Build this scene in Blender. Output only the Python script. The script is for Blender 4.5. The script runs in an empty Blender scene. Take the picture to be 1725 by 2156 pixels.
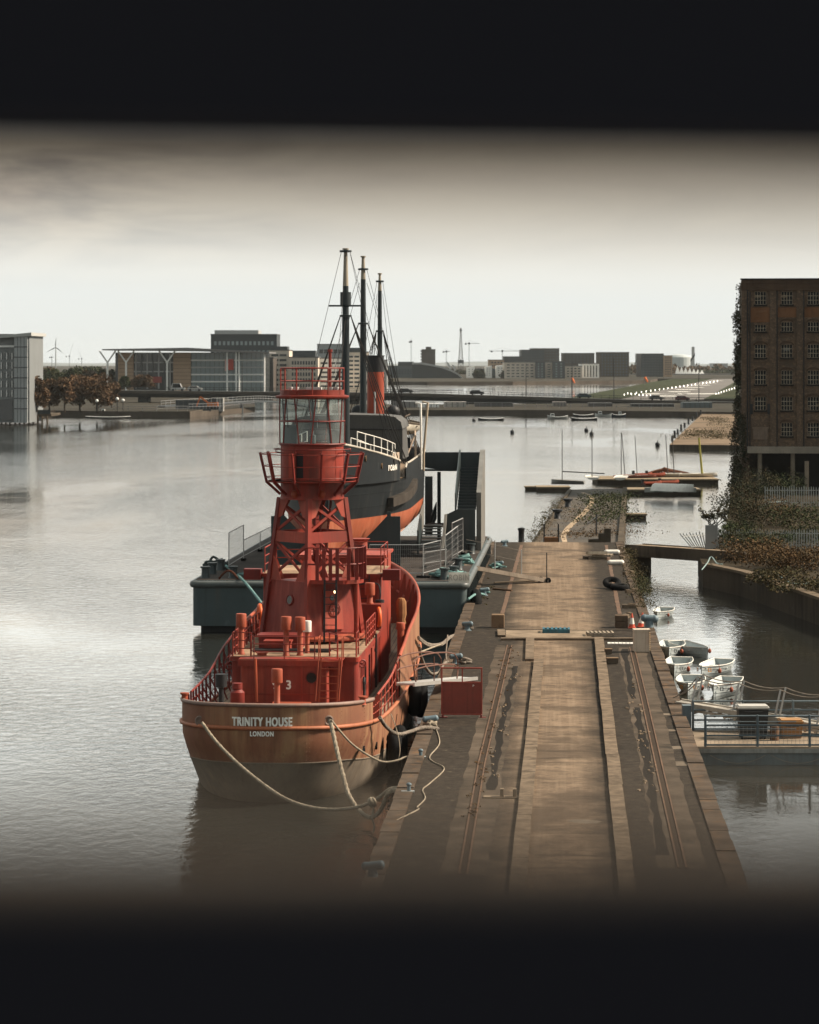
import bpy, math, random
from mathutils import Vector, Matrix
random.seed(7)
R = math.radians
scene = bpy.context.scene
COL = scene.collection

# ---------------------------------------------------------------- measuring
# the photograph was measured on a 1725 x 2156 grid; horizon at y=757, focal length 5800 of its pixels,
# level camera 14 m above the dock water at the world origin looking along +Y
F, CX, HY, H = 5800.0, 862.5, 757.0, 14.0
def at(x, y, d):
    return Vector(((x - CX) / F * d, d, H - (y - HY) / F * d))
def on(x, y, z):
    return at(x, y, F * (H - z) / (y - HY))
def V(*a): return Vector(a)

# ---------------------------------------------------------------- mesh builder
class MB:
    def __init__(s): s.v = []; s.f = []; s.m = []; s.cur = 0
    def add(s, vs, fs):
        o = len(s.v); s.v += [tuple(p) for p in vs]
        for q in fs: s.f.append([i + o for i in q]); s.m.append(s.cur)
        return s
    def box(s, x0, x1, y0, y1, z0, z1):
        vs = [(x0,y0,z0),(x1,y0,z0),(x1,y1,z0),(x0,y1,z0),(x0,y0,z1),(x1,y0,z1),(x1,y1,z1),(x0,y1,z1)]
        return s.add(vs, [(0,3,2,1),(4,5,6,7),(0,1,5,4),(1,2,6,5),(2,3,7,6),(3,0,4,7)])
    def obox(s, c, sx, sy, sz, rz=0.0, tilt=0.0):
        m = Matrix.Translation(Vector(c)) @ Matrix.Rotation(rz, 4, 'Z') @ Matrix.Rotation(tilt, 4, 'X')
        vs = [m @ Vector((a*sx/2, b*sy/2, e*sz/2)) for e in (-1,1) for a,b in ((-1,-1),(1,-1),(1,1),(-1,1))]
        return s.add(vs, [(0,3,2,1),(4,5,6,7),(0,1,5,4),(1,2,6,5),(2,3,7,6),(3,0,4,7)])
    def beam(s, p, q, w, h, up=(0,0,1)):
        p = Vector(p); q = Vector(q); d = (q-p)
        if d.length < 1e-6: return s
        d.normalize(); u = Vector(up)
        a = d.cross(u)
        if a.length < 1e-4: a = d.cross(Vector((1,0,0)))
        a.normalize(); b = a.cross(d).normalized()
        vs = []
        for t in (p, q):
            for i, j in ((-1,-1),(1,-1),(1,1),(-1,1)): vs.append(t + a*i*w/2 + b*j*h/2)
        return s.add(vs, [(0,1,2,3),(7,6,5,4),(0,4,5,1),(1,5,6,2),(2,6,7,3),(3,7,4,0)])
    def cyl(s, p, q, r0, r1=None, n=10, cap=True):
        r1 = r0 if r1 is None else r1
        p = Vector(p); q = Vector(q); d = (q-p)
        if d.length < 1e-7: return s
        d.normalize(); a = d.orthogonal().normalized(); b = d.cross(a)
        vs = []
        for t, r in ((p, r0), (q, r1)):
            for k in range(n):
                w = 2*math.pi*k/n; vs.append(t + (a*math.cos(w) + b*math.sin(w))*r)
        fs = [(k, (k+1) % n, n+(k+1) % n, n+k) for k in range(n)]
        if cap: fs += [tuple(range(n-1,-1,-1)), tuple(range(n, 2*n))]
        return s.add(vs, fs)
    def tube(s, pts, r, n=6, closed=False):
        pts = [Vector(p) for p in pts]; N = len(pts); rr = r if isinstance(r, (list, tuple)) else [r]*N
        vs = []; a = None
        for i in range(N):
            if closed: t = pts[(i+1) % N] - pts[i-1]
            else: t = pts[min(i+1, N-1)] - pts[max(i-1, 0)]
            if t.length < 1e-9: t = Vector((0,0,1))
            t.normalize()
            a = t.orthogonal() if a is None else a - t*a.dot(t)
            if a.length < 1e-6: a = t.orthogonal()
            a.normalize(); b = t.cross(a)
            for k in range(n):
                w = 2*math.pi*k/n; vs.append(pts[i] + (a*math.cos(w) + b*math.sin(w))*rr[i])
        fs = []
        for i in range(N if closed else N-1):
            j = (i+1) % N
            for k in range(n): fs.append((i*n+k, i*n+(k+1) % n, j*n+(k+1) % n, j*n+k))
        if not closed: fs += [tuple(range(n-1,-1,-1)), tuple(range((N-1)*n, N*n))]
        return s.add(vs, fs)
    def lathe(s, prof, c=(0,0,0), n=20, a0=0.0, a1=2*math.pi):
        full = abs(a1-a0-2*math.pi) < 1e-6; m = n if full else n+1; vs = []
        for r, z in prof:
            for k in range(m):
                w = a0 + (a1-a0)*k/n; vs.append((c[0]+r*math.cos(w), c[1]+r*math.sin(w), c[2]+z))
        fs = []
        for i in range(len(prof)-1):
            for k in range(n):
                k2 = (k+1) % m; fs.append((i*m+k, i*m+k2, (i+1)*m+k2, (i+1)*m+k))
        if full and prof[0][0] > 1e-6: fs.append(tuple(range(m-1,-1,-1)))
        if full and prof[-1][0] > 1e-6: fs.append(tuple(range((len(prof)-1)*m, len(prof)*m)))
        return s.add(vs, fs)
    def prism(s, poly, z0, z1):
        n = len(poly); vs = [(x,y,z0) for x,y in poly] + [(x,y,z1) for x,y in poly]
        return s.add(vs, [tuple(range(n-1,-1,-1)), tuple(range(n,2*n))] + [(k,(k+1)%n,n+(k+1)%n,n+k) for k in range(n)])
    def slab(s, poly, off):
        n = len(poly); off = Vector(off); vs = [Vector(p) for p in poly]; vs = vs + [p + off for p in vs]
        return s.add(vs, [tuple(range(n-1,-1,-1)), tuple(range(n,2*n))] + [(k,(k+1)%n,n+(k+1)%n,n+k) for k in range(n)])
    def ball(s, c, rx, ry=None, rz=None, n=10, m=7):
        ry = rx if ry is None else ry; rz = rx if rz is None else rz
        vs = [(c[0],c[1],c[2]-rz)]
        for i in range(1, m):
            p = -math.pi/2 + math.pi*i/m
            for k in range(n):
                w = 2*math.pi*k/n; vs.append((c[0]+rx*math.cos(p)*math.cos(w), c[1]+ry*math.cos(p)*math.sin(w), c[2]+rz*math.sin(p)))
        vs.append((c[0],c[1],c[2]+rz)); fs = [(0, 1+(k+1)%n, 1+k) for k in range(n)]
        for i in range(m-2):
            for k in range(n): fs.append((1+i*n+k, 1+i*n+(k+1)%n, 1+(i+1)*n+(k+1)%n, 1+(i+1)*n+k))
        t = 1+(m-2)*n; fs += [(t+k, t+(k+1)%n, t+n) for k in range(n)]
        return s.add(vs, fs)
    def torus(s, c, R0, r, axis=(0,0,1), n=18, k=7):
        ax = Vector(axis).normalized(); a = ax.orthogonal().normalized(); b = ax.cross(a)
        return s.tube([Vector(c) + (a*math.cos(2*math.pi*i/n) + b*math.sin(2*math.pi*i/n))*R0 for i in range(n)], r, k, True)
    def grid(s, rows):
        n = len(rows[0]); vs = [p for r in rows for p in r]
        return s.add(vs, [(i*n+j, i*n+j+1, (i+1)*n+j+1, (i+1)*n+j) for i in range(len(rows)-1) for j in range(n-1)])
    def build(s, name, mat, parent=None, smooth=None, kind=None, label=None):
        me = bpy.data.meshes.new(name); me.from_pydata(s.v, [], s.f)
        mats = mat if isinstance(mat, (list, tuple)) else [mat]
        for q in mats: me.materials.append(q)
        if len(mats) > 1: me.polygons.foreach_set('material_index', s.m)
        me.validate(); me.update()
        if smooth is not None:
            me.polygons.foreach_set('use_smooth', [True]*len(me.polygons)); me.set_sharp_from_angle(angle=R(smooth))
        o = bpy.data.objects.new(name, me); COL.objects.link(o)
        if parent is not None: o.parent = parent
        if kind: o['kind'] = kind
        if label: o['label'] = label
        return o

def thing(name, label, cat, loc=(0,0,0), rz=0.0, group=None):
    o = bpy.data.objects.new(name, None); COL.objects.link(o); o.empty_display_size = 0.3
    o.location = loc; o.rotation_euler = (0,0,rz); o['label'] = label; o['category'] = cat
    if group: o['group'] = group
    return o
def tag(o, label, cat, group=None):
    o['label'] = label; o['category'] = cat
    if group: o['group'] = group
    return o
def copy_tree(o, parent=None):
    c = o.copy(); COL.objects.link(c)
    if parent is not None: c.parent = parent
    for ch in list(o.children): copy_tree(ch, c)
    return c
def dup(o, loc, rz=0.0, label=None, sc=None):
    c = copy_tree(o); c.location = loc; c.rotation_euler = (0,0,rz)
    if sc: c.scale = sc
    if label: c['label'] = label
    return c
def sag(p, q, drop, n=14):
    p = Vector(p); q = Vector(q)
    return [p.lerp(q, i/n) - Vector((0,0,4*drop*(i/n)*(1-i/n))) for i in range(n+1)]
def smooth_path(pts, k=6):
    P = [Vector(p) for p in pts]; out = []
    for i in range(len(P)-1):
        a = P[max(i-1,0)]; b = P[i]; c = P[i+1]; d = P[min(i+2,len(P)-1)]
        for j in range(k):
            t = j/k; out.append(0.5*((2*b) + (c-a)*t + (2*a-5*b+4*c-d)*t*t + (3*b-a-3*c+d)*t*t*t))
    out.append(P[-1]); return out

# ---------------------------------------------------------------- materials
def new_mat(name):
    m = bpy.data.materials.new(name); m.use_nodes = True
    return m, m.node_tree.nodes, m.node_tree.links, m.node_tree.nodes['Principled BSDF']
def rgb(c): return (c[0], c[1], c[2], 1.0)
def coords(N, L, space='Object', scale=(1,1,1)):
    if space == 'World': g = N.new('ShaderNodeNewGeometry'); out = g.outputs['Position']
    else: g = N.new('ShaderNodeTexCoord'); out = g.outputs['Object']
    mp = N.new('ShaderNodeMapping'); L.new(out, mp.inputs['Vector']); mp.inputs['Scale'].default_value = scale
    return mp.outputs['Vector']
def noise(N, L, vec, scale, detail=5, rough=0.55, dist=0.0):
    n = N.new('ShaderNodeTexNoise'); L.new(vec, n.inputs['Vector'])
    n.inputs['Scale'].default_value = scale; n.inputs['Detail'].default_value = detail
    n.inputs['Roughness'].default_value = rough; n.inputs['Distortion'].default_value = dist
    return n.outputs['Fac']
def ramp(N, L, fac, a, b):
    r = N.new('ShaderNodeMapRange'); L.new(fac, r.inputs['Value']); r.inputs['From Min'].default_value = a
    r.inputs['From Max'].default_value = b; r.clamp = True
    return r.outputs['Result']
def mix(N, L, fac, a, b):
    m = N.new('ShaderNodeMix'); m.data_type = 'RGBA'
    if hasattr(fac, 'links') or not isinstance(fac, (int, float)): L.new(fac, m.inputs[0])
    else: m.inputs[0].default_value = fac
    for k, c in ((6, a), (7, b)):
        if isinstance(c, (tuple, list)): m.inputs[k].default_value = rgb(c)
        else: L.new(c, m.inputs[k])
    return m.outputs[2]
def bump(N, L, bs, h, strength=0.2, dist=0.02):
    b = N.new('ShaderNodeBump'); L.new(h, b.inputs['Height']); b.inputs['Strength'].default_value = strength
    b.inputs['Distance'].default_value = dist; L.new(b.outputs['Normal'], bs.inputs['Normal'])
def mathn(N, L, op, a, b=None):
    m = N.new('ShaderNodeMath'); m.operation = op
    for k, c in ((0, a), (1, b)):
        if c is None: continue
        if isinstance(c, (int, float)): m.inputs[k].default_value = c
        else: L.new(c, m.inputs[k])
    return m.outputs[0]

def worn(name, base, rust=None, amount=0.5, rough=0.6, scale=1.3, var=0.25, streak=True, metal=0.0, bmp=0.15, space='Object', spec=0.35):
    """paint or concrete: tone variation, stains (streaked down when streak), fine bump"""
    m, N, L, bs = new_mat(name)
    if rough >= 0.8: spec = 0.06
    v = coords(N, L, space)
    n1 = noise(N, L, v, scale*0.7, 6); n2 = noise(N, L, v, scale*9, 4)
    dark = tuple(c*(1-var) for c in base); lite = tuple(min(1, c*(1+var)) for c in base)
    c = mix(N, L, ramp(N, L, n1, 0.3, 0.7), dark, lite)
    c = mix(N, L, mathn(N, L, 'MULTIPLY', ramp(N, L, n2, 0.55, 0.75), 0.35), c, tuple(k*0.6 for k in base))
    if rust:
        vs = coords(N, L, space, (2.2, 2.2, 0.22) if streak else (1,1,1))
        n3 = noise(N, L, vs, scale*1.6, 8, 0.65); n4 = noise(N, L, v, scale*0.45, 3)
        fac = mathn(N, L, 'MULTIPLY', ramp(N, L, n3, 0.62-0.25*amount, 0.80-0.15*amount), ramp(N, L, n4, 0.35, 0.65))
        c = mix(N, L, mathn(N, L, 'MULTIPLY', fac, min(1, 0.5+amount*0.6)), c, rust)
    if streak:                                       # dark run-off streaks and a few chalky scuffs
        vd = coords(N, L, space, (6, 6, 0.28)); nd = noise(N, L, vd, scale*1.1, 6, 0.7)
        c = mix(N, L, mathn(N, L, 'MULTIPLY', ramp(N, L, nd, 0.54, 0.74), 0.55), c, tuple(k*0.42 for k in base))
        vp = coords(N, L, space, (1, 1, 0.6)); npale = noise(N, L, vp, scale*2.6, 9, 0.75)
        c = mix(N, L, mathn(N, L, 'MULTIPLY', ramp(N, L, npale, 0.62, 0.74), 0.30), c, tuple(min(1, k*0.8+0.16) for k in base))
    L.new(c, bs.inputs['Base Color']); bs.inputs['Roughness'].default_value = rough
    bs.inputs['Metallic'].default_value = metal; bs.inputs['Specular IOR Level'].default_value = spec
    if bmp: bump(N, L, bs, n2, bmp, 0.02)
    return m
def plain(name, c, rough=0.6, metal=0.0, var=0.18, scale=3.0, bmp=0.0, space='Object', spec=0.35):
    m, N, L, bs = new_mat(name)
    if rough >= 0.8: spec = 0.06
    v = coords(N, L, space); n1 = noise(N, L, v, scale, 4)
    L.new(mix(N, L, n1, tuple(k*(1-var) for k in c), tuple(min(1,k*(1+var)) for k in c)), bs.inputs['Base Color'])
    bs.inputs['Roughness'].default_value = rough; bs.inputs['Metallic'].default_value = metal
    bs.inputs['Specular IOR Level'].default_value = spec
    if bmp: bump(N, L, bs, noise(N, L, v, scale*12, 3), bmp, 0.01)
    return m
# ---------------------------------------------------------------- camera, light, sky
cam = bpy.data.cameras.new('camera'); camo = bpy.data.objects.new('camera', cam); COL.objects.link(camo)
camo.location = (0, 0, H); camo.rotation_euler = (R(90), 0, 0)
cam.sensor_fit = 'HORIZONTAL'; cam.sensor_width = 24.0; cam.lens = F/1725*24.0
cam.shift_y = -(1078 - HY)/1725.0; cam.clip_start = 0.05; cam.clip_end = 30000
cam.dof.use_dof = True; cam.dof.focus_distance = 96.0
SLOT_D = 0.60; APERTURE = 0.036
cam.dof.aperture_fstop = cam.lens/1000/APERTURE
scene.camera = camo
scene.view_settings.view_transform = 'Standard'; scene.view_settings.look = 'None'
scene.view_settings.exposure = 0.75; scene.view_settings.gamma = 1.0
scene.cycles.use_denoising = True
scene.cycles.max_bounces = 8; scene.cycles.transparent_max_bounces = 24
scene.cycles.caustics_reflective = False; scene.cycles.caustics_refractive = False
scene.cycles.sample_clamp_indirect = 6.0

SUN_EL, SUN_AZ = 40.0, 84.0        # azimuth clockwise from the view direction (+Y)
sd = bpy.data.lights.new('sun', 'SUN'); sd.energy = 5.0; sd.angle = R(9); sd.color = (1.0, 0.86, 0.70)
so = bpy.data.objects.new('sun', sd); COL.objects.link(so)
dirv = Vector((math.sin(R(SUN_AZ))*math.cos(R(SUN_EL)), math.cos(R(SUN_AZ))*math.cos(R(SUN_EL)), math.sin(R(SUN_EL))))
so.rotation_euler = dirv.to_track_quat('Z', 'Y').to_euler(); so.location = (60, 40, 120)

world = bpy.data.worlds.new('World'); scene.world = world; world.use_nodes = True
N = world.node_tree.nodes; L = world.node_tree.links; bg = N['Background']
sky = N.new('ShaderNodeTexSky'); sky.sky_type = 'NISHITA'; sky.sun_disc = False
sky.sun_elevation = R(SUN_EL); sky.sun_rotation = R(SUN_AZ); sky.altitude = 0; sky.air_density = 1.0; sky.dust_density = 3.5; sky.ozone_density = 1.0
tc = N.new('ShaderNodeTexCoord'); sep = N.new('ShaderNodeSeparateXYZ'); L.new(tc.outputs['Generated'], sep.inputs[0])
hsv = N.new('ShaderNodeHueSaturation'); hsv.inputs['Saturation'].default_value = 0.22; L.new(sky.outputs['Color'], hsv.inputs['Color'])
el = sep.outputs['Z']
# overcast deck: bright pale band low over the horizon, grey-brown ragged cloud above it
mp = N.new('ShaderNodeMapping'); L.new(tc.outputs['Generated'], mp.inputs['Vector']); mp.inputs['Scale'].default_value = (7, 7, 34)
mp.inputs['Location'].default_value = (2.3, 0.4, 0.2)
nz = noise(N, L, mp.outputs['Vector'], 1.5, 9, 0.6, 0.6)
nb = noise(N, L, mp.outputs['Vector'], 0.45, 4, 0.5)
lift = mathn(N, L, 'ADD', el, mathn(N, L, 'MULTIPLY', mathn(N, L, 'SUBTRACT', nb, 0.5), 0.018))
fac = ramp(N, L, lift, 0.024, 0.082)
left = ramp(N, L, sep.outputs['X'], -0.02, -0.11)
patch = mathn(N, L, 'MULTIPLY', ramp(N, L, nz, 0.42, 0.62), mathn(N, L, 'ADD', mathn(N, L, 'MULTIPLY', left, 0.75), 0.22))
cloud = mix(N, L, patch, (0.57, 0.475, 0.35), (0.25, 0.20, 0.155))
cloud = mix(N, L, mathn(N, L, 'MULTIPLY', ramp(N, L, nb, 0.52, 0.64), mathn(N, L, 'MULTIPLY', left, 0.8)), cloud, (0.62, 0.46, 0.33))
cr = N.new('ShaderNodeMix'); cr.data_type = 'RGBA'; L.new(fac, cr.inputs[0])
L.new(mix(N, L, 0.9, hsv.outputs['Color'], (5.45, 5.6, 5.38)), cr.inputs[6])
vs = N.new('ShaderNodeVectorMath'); vs.operation = 'SCALE'; L.new(cloud, vs.inputs[0]); vs.inputs['Scale'].default_value = 10.0
L.new(vs.outputs[0], cr.inputs[7])
up = ramp(N, L, el, 0.078, 0.096)
vz = N.new('ShaderNodeMix'); vz.data_type = 'RGBA'; L.new(up, vz.inputs[0]); L.new(cr.outputs[2], vz.inputs[6]); fwd = ramp(N, L, sep.outputs['Y'], -0.5, 0.7); band = ramp(N, L, el, 0.185, 0.095)
L.new(mix(N, L, fwd, (2.5,2.75,2.72), mix(N, L, band, (4.4,4.55,4.3), (10.6,10.7,10.0))), vz.inputs[7])
L.new(vz.outputs[2], bg.inputs['Color']); bg.inputs['Strength'].default_value = 0.10

# ---------------------------------------------------------------- foreground parapet: two dark boards with the slot we look through
def parapet():
    m, N_, L_, bs = new_mat('black_paint')
    v = coords(N_, L_); n = noise(N_, L_, v, 60, 5)
    L_.new(mix(N_, L_, n, (0.0125,0.0120,0.0170), (0.0165,0.0160,0.0220)), bs.inputs['Base Color'])
    bs.inputs['Roughness'].default_value = 0.7; bs.inputs['Specular IOR Level'].default_value = 0.15
    edge = plain('worn_lit_board_edge', (0.19,0.145,0.108), 0.9, var=0.3, scale=25, spec=0.0)  # brown of the lit board edges put into the colour, for the blurred veil
    t = thing('parapet', 'near black footbridge parapet boards close to the lens, out of focus, framing the dock', 'parapet', (0, SLOT_D, 0))
    k = SLOT_D/F
    zt0, zt1 = H - (366-HY)*k, H - (390-HY)*k      # lower edge of the upper board, left and right picture sides
    zb0, zb1 = H - (1830-HY)*k, H - (1818-HY)*k
    x = 862.5*k
    def lin(z0, z1, px): return z0 + (z1-z0)*(px + x)/(2*x)
    W = 1.6
    def board(name, zl, zh):
        b = MB()
        pts = [(-W, zl(-W)), (W, zl(W)), (W, zh(W)), (-W, zh(-W))]
        b.slab([(p[0], 0.0, p[1]) for p in pts], (0, 0.045, 0))
        return b.build(name, m, t)
    board('upper_board', lambda q: lin(zt0, zt1, q), lambda q: H+0.75)
    board('lower_board', lambda q: H-1.15, lambda q: lin(zb0, zb1, q))
    b = MB(); b.slab([(-W, 0.002, lin(zb0,zb1,-W)), (W, 0.002, lin(zb0,zb1,W)), (W, 0.002, lin(zb0,zb1,W)+0.004), (-W, 0.002, lin(zb0,zb1,-W)+0.004)], (0, 0.031, 0))
    b.build('capping', edge, t)
    b = MB(); b.slab([(-W, 0.004, lin(zt0,zt1,-W)-0.002), (W, 0.004, lin(zt0,zt1,W)-0.002), (W, 0.004, lin(zt0,zt1,W)-0.0002), (-W, 0.004, lin(zt0,zt1,-W)-0.0002)], (0, 0.036, 0)); b.build('edge_strip', edge, t)  # strip added as a lit lower lip, tinting the blur brown
    for s in (-1, 1):
        b = MB(); b.box(s*1.45-0.04, s*1.45+0.04, 0.048, 0.128, H-1.2, H+0.8); b.build('post', m, t)
    return t
parapet()

# ---------------------------------------------------------------- water
def water():
    m, N, L, bs = new_mat('dock_water')
    bs.inputs['Base Color'].default_value = (0.020, 0.021, 0.018, 1); bs.inputs['Roughness'].default_value = 0.04
    bs.inputs['IOR'].default_value = 1.42
    v1 = coords(N, L, 'World', (1.9, 1.25, 1)); v2 = coords(N, L, 'World', (0.16, 0.08, 1)); v3 = coords(N, L, 'World', (0.020, 0.007, 1))
    a = noise(N, L, v1, 1.0, 4, 0.6, 0.4); b = noise(N, L, v2, 1.0, 4, 0.5, 0.3); c = ramp(N, L, noise(N, L, v3, 1.0, 4, 0.55, 0.6), 0.40, 0.62)
    amp = mathn(N, L, 'ADD', mathn(N, L, 'MULTIPLY', c, 0.9), 0.10)      # calm and ruffled patches
    g_ = N.new('ShaderNodeNewGeometry'); sp = N.new('ShaderNodeSeparateXYZ'); L.new(g_.outputs['Position'], sp.inputs[0])
    side = ramp(N, L, mathn(N, L, 'SUBTRACT', sp.outputs['X'], mathn(N, L, 'MULTIPLY', sp.outputs['Y'], 0.053)), 5.0, 7.0)
    calm = mathn(N, L, 'MULTIPLY', side, ramp(N, L, sp.outputs['Y'], 150.0, 136.0))          # sheltered basin behind the quay
    amp = mathn(N, L, 'MULTIPLY', amp, mathn(N, L, 'SUBTRACT', 1.0, mathn(N, L, 'MULTIPLY', calm, 0.80)))
    h = mathn(N, L, 'ADD', mathn(N, L, 'MULTIPLY', mathn(N, L, 'MULTIPLY', a, amp), 0.072), mathn(N, L, 'MULTIPLY', b, mathn(N, L, 'SUBTRACT', 0.05, mathn(N, L, 'MULTIPLY', calm, 0.035))))
    bp = N.new('ShaderNodeBump'); bp.inputs['Strength'].default_value = 1.0; bp.inputs['Distance'].default_value = 1.0
    L.new(h, bp.inputs['Height']); L.new(bp.outputs['Normal'], bs.inputs['Normal'])
    b = MB(); b.add([(-6500,-250,0),(6500,-250,0),(6500,6400,0),(-6500,6400,0)], [(0,1,2,3)])
    b.build('dock_water', m, kind='structure')
water()

# ---------------------------------------------------------------- quay
QA = R(3.04); QW = 9.18; QZ = 1.5
Q0 = on(828, 1682, QZ); QE = V(math.sin(QA), math.cos(QA), 0); QX = V(math.cos(QA), -math.sin(QA), 0)
def qloc(p):
    d = Vector(p) - Q0; return d.dot(QX), d.dot(QE)
def quv(x, y, z=QZ): return qloc(on(x, y, z))
def qw(u, w, z=QZ): return V(Q0.x, Q0.y, 0) + QX*u + QE*w + V(0,0,z)
QEND = 110.5
def quay():
    # road surface: dark patched asphalt, paler worn concrete along the middle (object space: x across, y along)
    m, N, L, bs = new_mat('quay_surface')
    v = coords(N, L); vl = coords(N, L, 'Object', (2.6, 0.16, 1)); vc = coords(N, L, 'Object', (0.45, 1.5, 1))
    n1 = noise(N, L, v, 0.8, 7, 0.6, 0.3); n2 = noise(N, L, v, 14, 4, 0.7); n3 = noise(N, L, vl, 1.3, 9, 0.7, 0.3); n4 = noise(N, L, vc, 0.7, 6, 0.65, 0.8)
    tc = N.new('ShaderNodeTexCoord'); sp = N.new('ShaderNodeSeparateXYZ'); L.new(tc.outputs['Object'], sp.inputs[0])
    off = mathn(N, L, 'ABSOLUTE', mathn(N, L, 'SUBTRACT', sp.outputs['X'], 4.55))
    far = ramp(N, L, sp.outputs['Y'], 46.0, 49.0)
    off = mathn(N, L, 'SUBTRACT', off, mathn(N, L, 'MULTIPLY', far, 0.75))
    mid = ramp(N, L, mathn(N, L, 'ADD', off, mathn(N, L, 'MULTIPLY', mathn(N, L, 'SUBTRACT', n1, 0.5), 1.5)), 1.75, 0.75)
    vx = coords(N, L, 'Object', (1.3, 2.0, 1)); n5 = noise(N, L, vx, 1.2, 12, 0.80, 0.5)          # worn cross streaks
    vy = coords(N, L, 'Object', (7.0, 0.10, 1)); n6 = noise(N, L, vy, 1.0, 6, 0.6)                 # wheel tracks
    n7 = noise(N, L, v, 3.2, 10, 0.8); n8 = noise(N, L, v, 0.33, 5, 0.6)
    dark = mix(N, L, ramp(N, L, n7, 0.35, 0.68), (0.017,0.0145,0.012), (0.060,0.049,0.038))
    pale = mix(N, L, ramp(N, L, n5, 0.34, 0.62), (0.085,0.062,0.043), (0.245,0.178,0.122))
    pale = mix(N, L, mathn(N, L, 'MULTIPLY', ramp(N, L, n6, 0.45, 0.62), 0.28), pale, (0.31,0.235,0.165))
    pale = mix(N, L, mathn(N, L, 'MULTIPLY', ramp(N, L, n8, 0.46, 0.60), 0.75), pale, (0.075,0.056,0.040))
    c = mix(N, L, mid, dark, pale)
    c = mix(N, L, mathn(N, L, 'MULTIPLY', ramp(N, L, n4, 0.56, 0.66), 0.6), c, (0.050,0.038,0.028))
    c = mix(N, L, mathn(N, L, 'MULTIPLY', ramp(N, L, n7, 0.60, 0.66), 0.35), c, (0.24,0.195,0.14))
    L.new(c, bs.inputs['Base Color']); bs.inputs['Roughness'].default_value = 0.9; bs.inputs['Specular IOR Level'].default_value = 0.05
    bump(N, L, bs, n2, 0.35, 0.02)
    stone = worn('coping_stone', (0.080,0.061,0.046), (0.20,0.105,0.045), 0.5, 0.9, 1.6, 0.5, False, bmp=0.5)
    wallm = worn('quay_wall', (0.10,0.085,0.066), (0.03,0.027,0.02), 0.6, 0.9, 0.6, 0.3, True, bmp=0.4)
    b = MB(); b.prism([(0.5,-40),(QW-0.5,-40),(QW-0.5,QEND),(0.5,QEND)], 0.4, QZ)
    q = b.build('quay', m, kind='structure'); q.location = (Q0.x, Q0.y, 0); q.rotation_euler = (0,0,-QA)
    b = MB(); rnd = random.Random(3)
    b.box(0.0, QW, -40, QEND, -4, 0.398)
    w = b.build('quay_wall', wallm, kind='structure'); w.location = q.location; w.rotation_euler = q.rotation_euler
    for u0, u1 in ((0.0, 0.5), (QW-0.5, QW)):
        b = MB(); y = -40.0
        while y < QEND:
            ln = rnd.uniform(1.3, 2.1); y2 = min(QEND, y+ln)
            du = rnd.uniform(-0.02, 0.02)
            b.box(u0+(du if u0 < 1 else 0.003), u1+(du if u0 > 1 else -0.003), y+0.02, y2-0.015, 0.4, QZ+rnd.uniform(0.03,0.07)); y = y2
        o = b.build('coping', stone, kind='structure'); o.location = q.location; o.rotation_euler = q.rotation_euler
    return q
quay_o = quay()
def onquay(o):
    o.location = quay_o.location; o.rotation_euler = quay_o.rotation_euler; return o
# ---------------------------------------------------------------- shared paints
M = {}
M['red'] = worn('red_paint', (0.25,0.026,0.013), (0.10,0.026,0.016), 0.95, 0.55, 0.8, 0.35)
M['red2'] = worn('faded_lit_red_paint', (0.32,0.050,0.028), (0.13,0.045,0.028), 0.9, 0.6, 0.9, 0.35)  # paler red for lit surfaces, their light put into the colour
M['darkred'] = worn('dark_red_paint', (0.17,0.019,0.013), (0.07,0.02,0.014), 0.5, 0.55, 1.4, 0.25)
M['shaded_red'] = worn('shaded_red_paint', (0.19,0.021,0.012), (0.34,0.075,0.045), 0.85, 0.55, 0.8, 0.35)  # darker copy of the red: shade on the front faces put into the colour
M['vent'] = worn('orange_vent_paint', (0.31,0.062,0.027), (0.20,0.06,0.03), 0.4, 0.6, 2.0, 0.2)
M['white'] = worn('white_paint', (0.72,0.70,0.64), (0.28,0.16,0.08), 0.25, 0.55, 1.5, 0.1)
M['black'] = plain('black_steel', (0.014,0.015,0.017), 0.55)
M['rubber'] = plain('black_rubber', (0.012,0.012,0.012), 0.85, bmp=0.2)
M['galv'] = plain('galvanised_steel', (0.42,0.42,0.41), 0.45, 0.6)
M['alu'] = plain('aluminium', (0.62,0.60,0.56), 0.4, 0.7)
M['rope'] = worn('pale_rope', (0.29,0.245,0.185), (0.16,0.12,0.08), 0.6, 0.95, 6, 0.3, False, bmp=0.6)
M['tealrope'] = worn('turquoise_rope', (0.15,0.26,0.25), (0.10,0.16,0.15), 0.6, 0.95, 6, 0.35, False, bmp=0.6)
M['deckpaint'] = worn('worn_deck_paint', (0.30,0.205,0.135), (0.10,0.045,0.028), 0.8, 0.8, 0.9, 0.35, False)
M['glassdark'] = plain('dark_port_glass', (0.012,0.016,0.018), 0.08, spec=0.6)
M['orange'] = plain('orange_plastic', (0.75,0.13,0.03), 0.5)
M['lettering'] = plain('white_lettering', (0.86,0.83,0.76), 0.8)
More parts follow.
